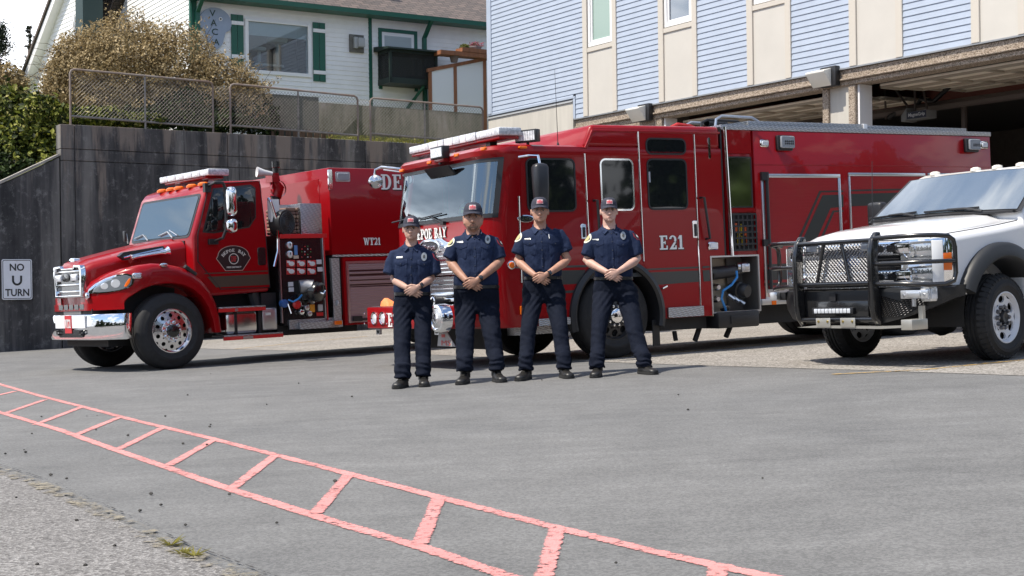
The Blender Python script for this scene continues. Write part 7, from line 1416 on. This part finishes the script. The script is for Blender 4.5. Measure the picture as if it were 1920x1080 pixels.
    def hand(W0, d, w, n, side, curl, spread=1.):
        """palm and five fingers: d along the hand, w across it (towards the little finger), n out of its back"""
        d, w, n = d.normalized(), w.normalized(), n.normalized(); L = .088*hs
        rings = []
        for t, hw, th in ((-.12, .026, .019), (.15, .031, .017), (.5, .040, .0155), (.85, .0425, .0135), (1.02, .039, .010)):
            c = W0+d*(t*L)
            rings.append([c+w*(hw*hs*math.cos(2*math.pi*i/14))+n*(th*hs*math.sin(2*math.pi*i/14)) for i in range(14)])
        b.loft(rings)
        for i, (o, l) in enumerate(((-.031, .92), (-.0105, 1.0), (.0105, .94), (.031, .74))):
            base = W0+d*(L*(.93-.05*abs(i-1.3)/1.3))+w*(o*hs)+n*.002; dd = (d+w*(o*1.6*spread)).normalized(); p = base; pts = [p]; ang = 0
            for seg, cu in ((.043, .30), (.027, .55), (.021, .35)):
                ang += cu*curl*(.9+.12*i); v = dd*math.cos(ang)-n*math.sin(ang); p = p+v*(seg*l*hs); pts.append(p)
            b.tube([base-dd*.02]+pts, [.0098*hs, .0098*hs, .0090*hs, .0082*hs, .0062*hs], 9)
        tb = W0+d*(.022*hs)-w*(.026*hs); v1 = (d*.75-w*.62-n*.05).normalized(); v2 = (d*.93-w*.15-n*.25).normalized()
        b.tube([tb, tb+v1*(.042*hs), tb+v1*(.042*hs)+v2*(.030*hs), tb+v1*(.042*hs)+v2*(.056*hs)], [.0145*hs, .0120*hs, .0105*hs, .0075*hs], 9)
    # under hand: person's right, fingers to the viewer's right; over hand: person's left, laid across it
    hand(wl+Vector((.004, .0, 0)), Vector((.86, -.04, -.52)), Vector((-.50, .02, -.86)), Vector((0, -1, 0)), 1, .45)
    hand(wr_+Vector((-.004, -.006, 0)), Vector((-.88, -.06, -.48)), Vector((.46, .04, -.89)), Vector((0, -1, .05)), 1, .85)
    for ft, hp, kn, hm2 in zip(feet, P['hips'], P['knee'], P['hemleg']):
        a = ft-root; kq = J(kn[0], kn[1], a.y*.5+.06); aq = J(hm2[0], hm2[1], a.y+.20); h0 = J(*hp, .02); b.tube([(belt.x+(h0.x-belt.x)*.6, .02, belt.z-.12), (h0.x, .02, h0.z), (kq.x, a.y*.5+.06, kq.z), (aq.x, a.y+.20, aq.z+.03)], [.06, .055, .040, .028], 10)
    body = remesh(b, 'body', skin, r, .0052, 3)
    # face details
    ew, ed = eyes_m(); brow = mat('brow_'+P['id'], P['hair'], .9); lip = mat('lip_'+P['id'], tuple(c*q for c, q in zip(P['skin'], (.62, .42, .40))), .5)
    for s in (-1, 1):
        b = MB(); b.v = []; b.lathe([(.001, -.006), (.006, -.004), (.0095, 0), (.006, .004)], (0, 0, 0), (0, 1, 0), 12); b.v = [(hx+s*.031*HH+x*1.25, -.0930*HH+y, zt(.475)+z*.62) for x, y, z in b.v]; e = b.build('eye', ew, r)
        b = MB(); b.lathe([(.001, -.0095), (.0055, -.009), (.006, -.004)], (hx+s*.031*HH, -.0925*HH, zt(.475)), (0, 1, 0), 10); b.build('iris', ed, e)
        b = MB(); b.tube([(hx+s*.014, -.1035*HH, zt(.515)), (hx+s*.032, -.1025*HH, zt(.53)), (hx+s*.050, -.090*HH, zt(.515))], [(.0045, .005), (.0055, .0065), (.003, .003)], 6); b.build('eyebrow', brow, r)
    b = MB(); b.tube([(hx-.023, -.094*HH, zt(.163)), (hx-.008, -.1035*HH, zt(.168)), (hx+.008, -.1035*HH, zt(.168)), (hx+.023, -.094*HH, zt(.163))], [(.001, .001), (.0036, .0045), (.0036, .0045), (.001, .001)], 8); b.build('mouth', lip, r)
    # cropped hair below the cap
    b = MB(); rings = []
    for t in (.36, .45, .55, .66):
        q = [s_ for s_ in sec]; w = np.interp(t, [s_[0] for s_ in q], [s_[1] for s_ in q]); yf = np.interp(t, [s_[0] for s_ in q], [s_[2] for s_ in q]); yb = np.interp(t, [s_[0] for s_ in q], [s_[3] for s_ in q]); cy, ry = (yf+yb)/2, (yb-yf)/2
        a0 = -22 if t > .5 else (0 if t > .42 else 20)
        rings.append([(hx+(w+.004)*HH*math.copysign(abs(math.cos(R(a)))**.82, math.cos(R(a))), (cy+(ry+.004)*math.copysign(abs(math.sin(R(a)))**.82, math.sin(R(a))))*HH, zt(t)) for a in np.linspace(a0, 180-a0, 26)])
    b.loft(rings, c0=False, c1=False, closed=False); b.build('hair', mat('hair_'+P['id'], P['hair'], .9, bump=.4, bs=300), r)
    if P.get('beard'):
        b = MB(); rings = []
        for t, g in ((-.012, .6), (.02, 1), (.07, 1), (.125, 1)):
            w = np.interp(t, [s_[0] for s_ in sec], [s_[1] for s_ in sec]); yf = np.interp(t, [s_[0] for s_ in sec], [s_[2] for s_ in sec]); yb = np.interp(t, [s_[0] for s_ in sec], [s_[3] for s_ in sec]); cy, ry = (yf+yb)/2, (yb-yf)/2
            rings.append([(hx+(w+.0045)*HH*math.copysign(abs(math.cos(R(a)))**.82, math.cos(R(a))), (cy+(ry+.0065)*math.copysign(abs(math.sin(R(a)))**.82, math.sin(R(a))))*HH, zt(t)) for a in np.linspace(-128, -52, 12)])
        b.loft(rings, c0=False, c1=False, closed=False); bm_ = mat('greying_stubble', (.20, .125, .09), .9, var=.3, vs=90); b.build('goatee', bm_, r)
        b = MB(); b.tube([(hx-.032, -.088*HH, zt(.12)), (hx-.028, -.097*HH, zt(.20)), (hx, -.1065*HH, zt(.235)), (hx+.028, -.097*HH, zt(.20)), (hx+.032, -.088*HH, zt(.12))], [(.003, .003), (.004, .005), (.003, .006), (.004, .005), (.003, .003)], 7); b.build('moustache', bm_, r)
    # ---------- cap
    zc = zt(.645); hc = captop.z-zc; rx, ry, cy = .0855*HH, .107*HH, .002
    def dome(a, ph, off=0): c = math.cos(ph)**.62; return (hx+(rx+off)*c*math.cos(a), cy+(ry+off)*c*math.sin(a)*(1 if math.sin(a) > 0 else 1.0), zc+(hc+off)*math.sin(ph))
    b = MB(); b.loft([[dome(2*math.pi*i/28, ph) for i in range(28)] for ph in np.linspace(-.03, math.pi/2-.02, 9)]); b.lathe([(.010, 0), (.008, .006), (.001, .007)], (hx, cy, captop.z-.002), (0, 0, 1), 10); cap = b.build('cap', capm, r, ang=60)
    b = MB(); tp = []; bt = []; nb_ = 14
    for i in range(nb_+1):
        a = R(-168+156*i/nb_); x, y = rx*1.0*math.cos(a), ry*math.sin(a); t = math.sin(math.pi*i/nb_)**.55; e = .050*HH*t
        ox, oy = x*1.02, y-e; dz = -.016*t-.012*(abs(math.cos(a))**2); ze = zc+.010-.004*(1-t)-.02*(x/rx)**2*.8
        tp.append(((hx+x*.985, cy+y*.985, zc+.012), (hx+ox, cy+oy, ze+dz)))
    b.loft([[p[0], p[1], (p[1][0], p[1][1], p[1][2]-.005), (p[0][0], p[0][1], p[0][2]-.008)] for p in tp]); b.build('brim', capm, cap, ang=50)
    def cpatch(a0, a1, p0, p1, off, m, nm, par):
        bb = MB(); bb.loft([[dome(R(a), p, off) for a in np.linspace(a0, a1, 7)] for p in np.linspace(p0, p1, 5)], c0=False, c1=False, closed=False); return bb.build(nm, m, par)
    pt = cpatch(-112, -68, .27, .76, .003, mat('cap_patch_white', (.50, .40, .41), .8), 'cap_patch', cap)
    pr_ = mat('cap_patch_red', (.55, .06, .08), .7)
    for a0, a1, p0, p1 in ((-109, -96, .48, .61), (-95, -84, .47, .69), (-82, -71, .48, .59), (-109, -71, .39, .44), (-107, -73, .31, .345)): cpatch(a0, a1, p0, p1, .0045, pr_, 'patch_emblem', pt)
    # ---------- shirt
    b = MB(); shw = abs(sr_.x-sl.x)/2; cxs = (sl.x+sr_.x)/2; wd = P['waist']*k/2; bd = P.get('belly', .125)
    zs = (sl.z+sr_.z)/2; rgs = []
    def ring(cx, cy, z, a, c, n=28, e=.86): return [(cx+a*math.copysign(abs(math.cos(2*math.pi*i/n))**e, math.cos(2*math.pi*i/n)), cy+c*math.copysign(abs(math.sin(2*math.pi*i/n))**e, math.sin(2*math.pi*i/n)), z) for i in range(n)]
    zn = neck.z; zb = belt.z
    def nring(z, a, c, dr): return [(x, y, zz-dr*max(0, -(y-.03)/c)) for x, y, zz in ring(neck.x, .03, z, a, c)]
    b.loft([nring(zn+.004, nk*1.10, nk*1.06, .070), nring(zn-.016, nk*1.55, nk*1.22, .055), ring((neck.x+cxs)/2, .022, zn-.045, shw*.58, .085), ring(cxs, .02, zs-.028, shw*.80, .10), ring(cxs, .01, zs-.075, shw*.91, .118), ring(cxs, .0, zs-.14, shw*.90, .130), ring(cxs, .0, zs-.22, shw*.86, .130), ring((cxs+belt.x)/2, -.005, (zs-.22+zb)/2, (shw*.84+wd)/2*1.0, max(.124, bd)), ring(belt.x, -.005, zb+.09, wd*1.03, bd), ring(belt.x, .0, zb+.03, wd*1.04, bd*.98), ring(belt.x, .0, zb-.01, wd*.97, bd*.92), ring(belt.x, .0, zb-.05, wd*.95, bd*.9)])
    for S0, hem in ((sl, P['hem'][0]), (sr_, P['hem'][1])):
        sg = 1 if S0 is sr_ else -1; h0, h1 = J(*hem[0], -.005), J(*hem[1], -.005); hm_ = (h0+h1)/2; hr = (h1-h0).length/2
        S1 = S0+Vector((-sg*.060, 0, -.082)); ax = (hm_-S1)
        b.tube([(cxs+sg*shw*.45, .02, zs-.05), S1, S1.lerp(hm_, .45)+Vector((sg*.012, 0, .012)), hm_-ax.normalized()*.01, hm_+ax.normalized()*.004], [.065, (.078, .082), (hr*1.03, .076), (hr*1.06, .074), (hr*1.04, .072)], 20)
    seed = P['seed']; lat = lambda p: abs(p.x-cxs)/shw
    sh = remesh(b, 'shirt', navy, r, .0062, 5, lambda p: fold(p, .0105, (7, 7, 4.5), seed)*(.6 if p.z > zs-.2 else 1.15)+.0035*math.sin(p.x*55+p.z*22+seed)*max(0, 1-abs(p.z-zb-.10)/.12))
    dgs = bpy.context.evaluated_depsgraph_get(); from mathutils.bvhtree import BVHTree
    bvh = BVHTree.FromObject(sh, dgs)
    def onshirt(x, z, off=.002):
        h = bvh.ray_cast(Vector((x, -1, z)), Vector((0, 1, 0)))
        if h[0] is None: h = (Vector((x, -.1, z)), Vector((0, -1, 0)))
        return h[0]+h[1]*off
    def applique(pts, nm, m, par, off=.002, th=.0025):
        cx_, cz_ = sum(p[0] for p in pts)/len(pts), sum(p[1] for p in pts)/len(pts); rg = []
        for s in (1, .97, .6, .25): rg.append([onshirt(cx_+(x-cx_)*s, cz_+(z-cz_)*s, off-(th if s == 1 else 0)) for x, z in pts])
        bb = MB(); bb.loft(rg, c0=False); return bb.build(nm, m, par, ang=50)
    def px2(px, py): q = J(px, py, -.12); return q.x, q.z
    def pocket(px, py, w=24, h=12, full=True):
        x, z = px2(px, py); w_, h_ = w*k/2, h*k
        f_ = applique([(x-w_, z+h_*.45), (x+w_, z+h_*.45), (x+w_, z-h_*.25), (x+w_*.5, z-h_*.45), (x, z-h_*.62), (x-w_*.5, z-h_*.45), (x-w_, z-h_*.25)], 'pocket_flap', navy, sh, .005)
        applique([(x-w_*.92, z-h_*.1), (x+w_*.92, z-h_*.1), (x+w_*.92, z-h_*2.0), (x+w_*.7, z-h_*2.3), (x-w_*.7, z-h_*2.3), (x-w_*.92, z-h_*2.0)], 'pocket', navy, sh, .0028)
        q = onshirt(x, z-h_*.3, .006); bb = MB(); bb.lathe([(.006, 0), (.005, -.003), (.001, -.003)], q, (0, 1, 0), 8); bb.build('button', mat('dark_button', (.05, .055, .07), .3), f_)
    for q in P['pockets']: pocket(*q)
    x, z = px2(*P['tag']); applique([(x-.033, z+.009), (x+.033, z+.0105), (x+.033, z-.0065), (x-.033, z-.008)], 'name_tag', tagm, sh, .006)
    if P.get('badge'):
        x, z = px2(*P['badge']); bo_ = [(.030*math.cos(a)*(1-.10*math.cos(2*a)), .042*math.sin(a)*(1+.06*math.cos(4*a))) for a in np.linspace(0, 2*math.pi, 25)[:-1]]
        bg_ = applique([(x+u, z+v_) for u, v_ in bo_], 'badge', badgem, sh, .008, .006); applique([(x+u*.45, z+v_*.42) for u, v_ in bo_], 'badge_seal', mat('badge_dark', (.12, .12, .11), .4, .6), bg_, .011)
    if P.get('pen'): x, z = px2(*P['pen']); q0, q1 = onshirt(x, z+.022, .006), onshirt(x+.004, z-.02, .008); bb = MB(); bb.tube([q0, q1], .0045, 6); bb.build('pen', mat('white_pen', (.75, .75, .75), .4), sh)
    if P.get('pin'): x, z = px2(*P['pin']); applique([(x-.006, z+.013), (x+.005, z+.011), (x+.008, z-.013), (x-.002, z-.012)], 'collar_pin', badgem, sh, .012)
    # placket and buttons
    x0, zt0 = neck.x*.5+cxs*.5, zn-.055
    applique([(x0-.019, zt0), (x0+.019, zt0), (belt.x+.019, zb+.02), (belt.x-.019, zb+.02)], 'placket', navy, sh, .0035)
    for i in range(5):
        z = zt0-.03-(zt0-zb-.06)*i/5; x = x0+(belt.x-x0)*(zt0-z)/(zt0-zb); q = onshirt(x, z, .005); bb = MB(); bb.lathe([(.0065, 0), (.005, -.003), (.001, -.003)], q, (0, 1, 0), 8); bb.build('button', mat('dark_button', (.05, .055, .07), .3), sh)
    # sleeve patches
    for S0, hem, rd in ((sl, P['hem'][0], 0), (sr_, P['hem'][1], 1)):
        if rd not in P['patch']: continue
        sg = 1 if rd else -1; h0, h1 = J(*hem[0], 0), J(*hem[1], 0); c = S0+Vector((-sg*.012, 0, -.075))
        hit_ = bvh.ray_cast(Vector((c.x+sg*.8, -.36, c.z)), (Vector((c.x-sg*.03, .01, c.z))-Vector((c.x+sg*.8, -.36, c.z))).normalized())
        if hit_[0] is None: continue
        nn = hit_[1]; nn.z *= .5; nn.normalize(); ux = Vector((0, 0, 1)).cross(nn).normalized(); uz = nn.cross(ux)
        def disc_(rr, off, m, nm, par, pts=None):
            P_ = pts or [(rr*math.cos(a), rr*1.15*math.sin(a)) for a in np.linspace(0, 2*math.pi, 19)[:-1]]; out = []
            for u, v_ in P_:
                o = hit_[0]+ux*u+uz*v_+nn*.08; h2 = bvh.ray_cast(o, -nn); out.append((h2[0] if h2[0] is not None else o-nn*.08)+nn*off)
            cc = sum(out, Vector())/len(out); h3 = bvh.ray_cast(cc+nn*.08, -nn); cc = (h3[0] if h3[0] is not None else cc)+nn*off
            bb = MB(); bb.add([*out, cc], [(i, (i+1) % len(out), len(out)) for i in range(len(out))]); return bb.build(nm, m, par)
        if rd: pa_ = disc_(.044, .004, mat('patch_red', (.30, .03, .05), .7), 'shoulder_patch', sh, [(-.04, .045), (.04, .045), (.045, 0), (.02, -.045), (-.02, -.045), (-.045, 0)]); disc_(.0, .0065, mat('patch_dark', (.03, .02, .03), .7), 'patch_field', pa_, [(-.03, .035), (.03, .035), (.035, 0), (.015, -.035), (-.015, -.035), (-.035, 0)]); disc_(.015, .009, tagm, 'patch_emblem', pa_)
        else: pa_ = disc_(.050, .004, mat('patch_pale', (.62, .62, .52), .7), 'shoulder_patch', sh); disc_(.032, .0065, mat('patch_gold', (.42, .38, .18), .7), 'patch_emblem', pa_)
    # collar and dark undershirt
    b = MB(); rings = []
    for i in range(21):
        a = R(-52+284*i/20); c, s = math.cos(a), math.sin(a); fr_ = max(0, -s)**1.3
        top = Vector((neck.x+nk*1.14*c, .032+nk*1.10*s, zn+.024-.085*fr_)); mid = Vector((neck.x+nk*1.24*c, .03+nk*1.20*s, zn+.020-.085*fr_)); low = Vector((neck.x+(nk*1.34+.026*fr_)*c*(1+.15*fr_), .03+(nk*1.30+.024*fr_)*s, zn-.016-.085*fr_)); rings.append([top, mid, low, low+Vector((-.004*c, -.004*s, -.003))])
    b.loft(rings); b.build('collar', navy, sh, ang=50)
    for s in (-1, 1):
        lp = [(s*.020, -.052), (s*.060, -.012), (s*.090, -.030), (s*.066, -.088), (s*.058, -.092)]
        bb = MB(); bb.loft([[onshirt(neck.x+u, zn+v_, o_)+Vector((0, -.004, 0)) for u, v_ in lp] for o_ in (.003, .011)]); bb.build('collar_point', mat('navy_collar', (.019, .030, .068), .8, spec=.15), sh)
    b = MB(); b.add([Vector((neck.x+dx, onshirt(neck.x+dx, zn-.06).y*.0+.03-nk*1.15, zn+dz)) for dx, dz in ((-.038, .012), (.038, .012), (.012, -.052), (-.012, -.052))], [(0, 1, 2, 3)])
    q = [(-.045, -.026), (-.02, -.036), (.02, -.036), (.045, -.026), (.014, -.085), (-.014, -.085)]; b = MB(); b.loft([[Vector((neck.x+dx, .03-nk*1.16-o+(abs(dx)/.045)**2*.012-(.030 if dz < -.05 else .010), zn+dz)) for dx, dz in q] for o in (-.01, .004)]); b.build('undershirt', mat('black_undershirt', (.007, .007, .008), .9), sh)
    # ---------- trousers, belt, boots
    b = MB(); hw = P['hipw']*k/2; hc = J(P['cxh'], P['crotch'], 0); zc_ = hc.z
    b.loft([ring(belt.x, .0, zb+.018, wd*1.0, bd*.95), ring(belt.x, .0, zb-.05, wd*1.04, bd*1.0), ring(hc.x, .005, (zb+zc_)/2, hw*1.0, .128), ring(hc.x, .01, zc_+.045, hw*1.0, .122), ring(hc.x, .01, zc_+.005, hw*.90, .10)])
    ank = []
    for i, (ft, kn, hm2) in enumerate(zip(feet, P['knee'], P['hemleg'])):
        a = ft-root; sg = -1 if i == 0 else 1; ak = Vector((J(hm2[0], hm2[1], a.y+.20).x, a.y+.20, a.z)); ank.append((ak, a, J(hm2[0], hm2[1], a.y+.20).z))
        kp = J(kn[0], kn[1], a.y*.5+.06); zh = J(hm2[0], hm2[1], ak.y).z; hp = Vector((hc.x+sg*hw*.50, .01, zc_+.07)); kw, hw2 = kn[2]*k/2, hm2[2]*k/2
        m1 = hp.lerp(kp, .5); m2 = kp.lerp(Vector((ak.x, ak.y, zh)), .5)
        b.tube([hp, m1, kp, m2+Vector((0, .012, 0)), (ak.x, ak.y, zh+.09), (ak.x, ak.y-.005, zh+.03), (ak.x, ak.y-.01, zh-.012)], [(hw*.50, .118), ((hw*.50+kw)/2*.98, .100), (kw*.98, .084), (kw*.96, .082), (hw2*.96, .078), (hw2*1.03, .086), (hw2*1.0, .088)], 22)
    zhm = min(q[2] for q in ank)
    def wrt(p):
        low = max(0, 1-(p.z-zhm)/.24); kne = max(0, 1-abs(p.z-zhm-.33)/.10); hipf = max(0, 1-abs(p.z-zc_)/.16)
        return fold(p, .009, (6, 6, 4), seed+3)*(.55+.9*low+.5*kne)+.0065*low*math.sin(p.z*95+mnoise.noise(p*9)*5+p.x*18)+.004*hipf*math.sin((p.z*1.0+abs(p.x-hc.x)*1.3)*75+seed)+.003*kne*math.sin(p.z*80+p.x*30)
    tr = remesh(b, 'trousers', navyt, r, .0062, 4, wrt)
    b = MB(); b.loft([ring(belt.x, .0, z, wd*q, bd*q*.985) for z, q in ((zb-.018, 1.045), (zb-.016, 1.062), (zb+.015, 1.055), (zb+.017, 1.03))]); bl = b.build('belt', beltm, r, ang=50); b = MB(); b.box(belt.x-.028, belt.x+.028, -bd*1.07-.008, -bd*1.07+.006, zb-.024, zb+.022); b.build('buckle', mat('dark_buckle', (.10, .10, .10), .3, .8), bl, bevel=.003)
    for (ak, a, zh), tw_ in zip(ank, P['toe']):
        Mx = Matrix.Translation((ak.x, ak.y, ak.z+.001))@Matrix.Rotation(R(tw_), 4, 'Z'); b = MB()
        sc_ = [(.085, .022, .05), (.078, .036, .085), (.04, .043, .12), (-.01, .046, .118), (-.06, .049, .092), (-.11, .053, .072), (-.16, .054, .066), (-.195, .047, .060), (-.215, .032, .050), (-.222, .012, .038)]
        b.loft([[(w*math.copysign(abs(math.cos(t))**.8, math.cos(t)), y, .022+(h-.022)*max(0, math.sin(t))**.75 if math.sin(t) > 0 else .022) for t in np.linspace(0, math.pi, 13)]+[(-w*.9, y, .015), (w*.9, y, .015)] for y, w, h in sc_])
        b.tube([(0, .03, .06), (0, .032, .14), (0, .03, max(zh-ak.z+.06, .16))], [(.048, .052), (.047, .050), (.05, .054)], 14); bt_ = b.build('boot', bootm, r, Mx, ang=50)
        b = MB(); b.loft([[(x*1.0, y, z) for x, y in [(.040*math.cos(t) if False else 0, 0) for t in ()]] for z in ()]) if False else None
        ol = [(w*1.07, y) for y, w, h in sc_]; ol = ol+[(-x, y) for x, y in ol[::-1]]; b.prism(ol, 'z', 0, .024); b.build('sole', mat('boot_sole', (.012, .012, .012), .8), bt_, bevel=.003)
        b = MB(); [b.tube([(-.02, -.02-.018*i, .118-.009*i+.004), (.02, -.028-.018*i, .114-.009*i+.004)], .003, 4) for i in range(5)]; b.build('laces', mat('boot_lace', (.03, .028, .025), .8), bt_)
    # watch, ring
    if P.get('watch'):
        d = (wr_-er).normalized(); c = wr_-d*.025; u = d.cross(Vector((0, -1, 0))).normalized(); n_ = u.cross(d).normalized(); n_ = n_ if n_.y < 0 else -n_
        b = MB(); b.tube([c-d*.011, c-d*.009, c+d*.009, c+d*.011], [(.034*fr, .029*fr), (.036*fr, .031*fr), (.036*fr, .031*fr), (.034*fr, .029*fr)], 18, caps=False); wt = b.build('watch', beltm, r, ang=50)
        up = Vector((0, -1, 0)); up = (up-d*up.dot(d)).normalized(); sd_ = d.cross(up); cc = c+up*.033*fr; b = MB()
        if P['watch'] == 'square': b.add([cc+d*(x*.019)+sd_*(y*.021)+up*z for z in (-.004, .009) for x, y in ((-1, -1), (1, -1), (1, 1), (-1, 1))], [(0, 1, 2, 3), (4, 5, 6, 7), (0, 1, 5, 4), (1, 2, 6, 5), (2, 3, 7, 6), (3, 0, 4, 7)])
        else: b.lathe([(.022, -.004), (.023, .006), (.018, .010), (.001, .010)], cc, up, 16)
        b.build('watch_face', mat('dark_screen', (.015, .016, .02), .1, spec=.8), wt, bevel=.003)
    return r
fair, fair2 = (.48, .27, .20), (.56, .33, .25); tan_, tan2 = (.36, .185, .12), (.46, .25, .17)
person('short slim firefighter on the left with rectangular watch, standing in front of the bumper lettering', dict(id='fair', seed=1, D=14.55, cx=773, cx_head=771, captop=404.5, chin=448.5, neck=456, sh=((731, 467), (816, 468)), elb=((737, 525), (810, 522)), hands=(774, 547), hem=(((719, 512), (744, 516)), ((803, 517), (827, 512))), belt=551, waist=66, tw=.10, hipw=75, cxh=774, crotch=594, knee=((754, 650, 31), (793, 648, 30)), hemleg=((755, 707, 30), (794, 704, 29)), hips=((758, 585), (792, 585)), feet=((752, 729.5), (797, 726)), toe=(-14, 6), pockets=((751.5, 491), (795, 492)), tag=(749, 483), badge=(794.5, 481.5), patch=(1,), watch='square', skin=(.46, .27, .205), skin2=(.54, .335, .26), hair=(.11, .07, .045), neckr=.056, arm=.92))
person('stocky tanned firefighter with goatee, round watch and dark cap, second from left', dict(id='tanned', seed=2.7, D=14.72, cx=893, cx_head=887, captop=379, chin=431, neck=434, sh=((850, 441), (935, 442)), elb=((842, 491), (940, 489)), hands=(885, 534), hem=(((829, 482), (855, 489)), ((924, 488), (949, 482))), belt=538, waist=82, tw=.13, hipw=86, cxh=894, crotch=590, knee=((872, 634, 34), (923, 632, 34)), hemleg=((871, 694, 30), (932, 692, 28)), hips=((874, 580), (915, 580)), feet=((868, 722), (936, 718)), toe=(-12, 16), pockets=((864, 460), (913, 460)), tag=(862, 454), badge=(914, 449), pin=(901, 437), patch=(0, 1), watch='round', skin=(.36, .185, .125), skin2=(.46, .25, .175), hair=(.08, .055, .045), beard=1, belly=.155, neckr=.070, jaw=1.12, arm=1.12, hand=1.05))
person('firefighter with white pen in his pocket and square smartwatch, third from left', dict(id='stubbled', seed=4.1, D=14.95, cx=1018, cx_head=1012.5, captop=369.5, chin=416, neck=424, sh=((975, 432), (1057, 428)), elb=((969, 490), (1066, 488)), hands=(1014, 524), hem=(((959, 474), (984, 480)), ((1051, 476), (1074, 468))), belt=521, waist=69, tw=.11, hipw=82, cxh=1020, crotch=570, knee=((991, 620, 29), (1050, 618, 30)), hemleg=((986, 692, 27), (1058, 690, 28)), hips=((1000, 560), (1040, 560)), feet=((981, 715), (1067, 710.5)), toe=(-22, 14), pockets=((993, 453), (1041, 453)), tag=(989.5, 448.5), pen=(1029, 444), patch=(0,), watch='square', skin=(.42, .22, .15), skin2=(.50, .28, .20), hair=(.10, .07, .05), neckr=.062))
person('fair bare-wristed firefighter with feet wide apart, rightmost of the row beside the wheel arch', dict(id='pale', seed=5.9, D=15.02, cx=1150, cx_head=1142.5, captop=370.5, chin=415, neck=424, sh=((1105, 434), (1189, 430)), elb=((1098, 490), (1197, 486)), hands=(1149, 518), hem=(((1088, 478), (1113, 483)), ((1183, 481), (1208, 475))), belt=522, waist=70, tw=.11, hipw=86, cxh=1154, crotch=566, knee=((1122, 622, 28), (1191, 622, 32)), hemleg=((1120, 688, 28), (1208, 687, 29)), hips=((1133, 555), (1176, 555)), feet=((1116, 709), (1217, 703.5)), toe=(-12, 26), pockets=((1120, 455), (1168, 455)), tag=(1117.5, 449.5), badge=(1168.5, 442), patch=(0, 1), skin=(.54, .32, .25), skin2=(.62, .39, .31), hair=(.16, .10, .06), neckr=.063, arm=1.02))
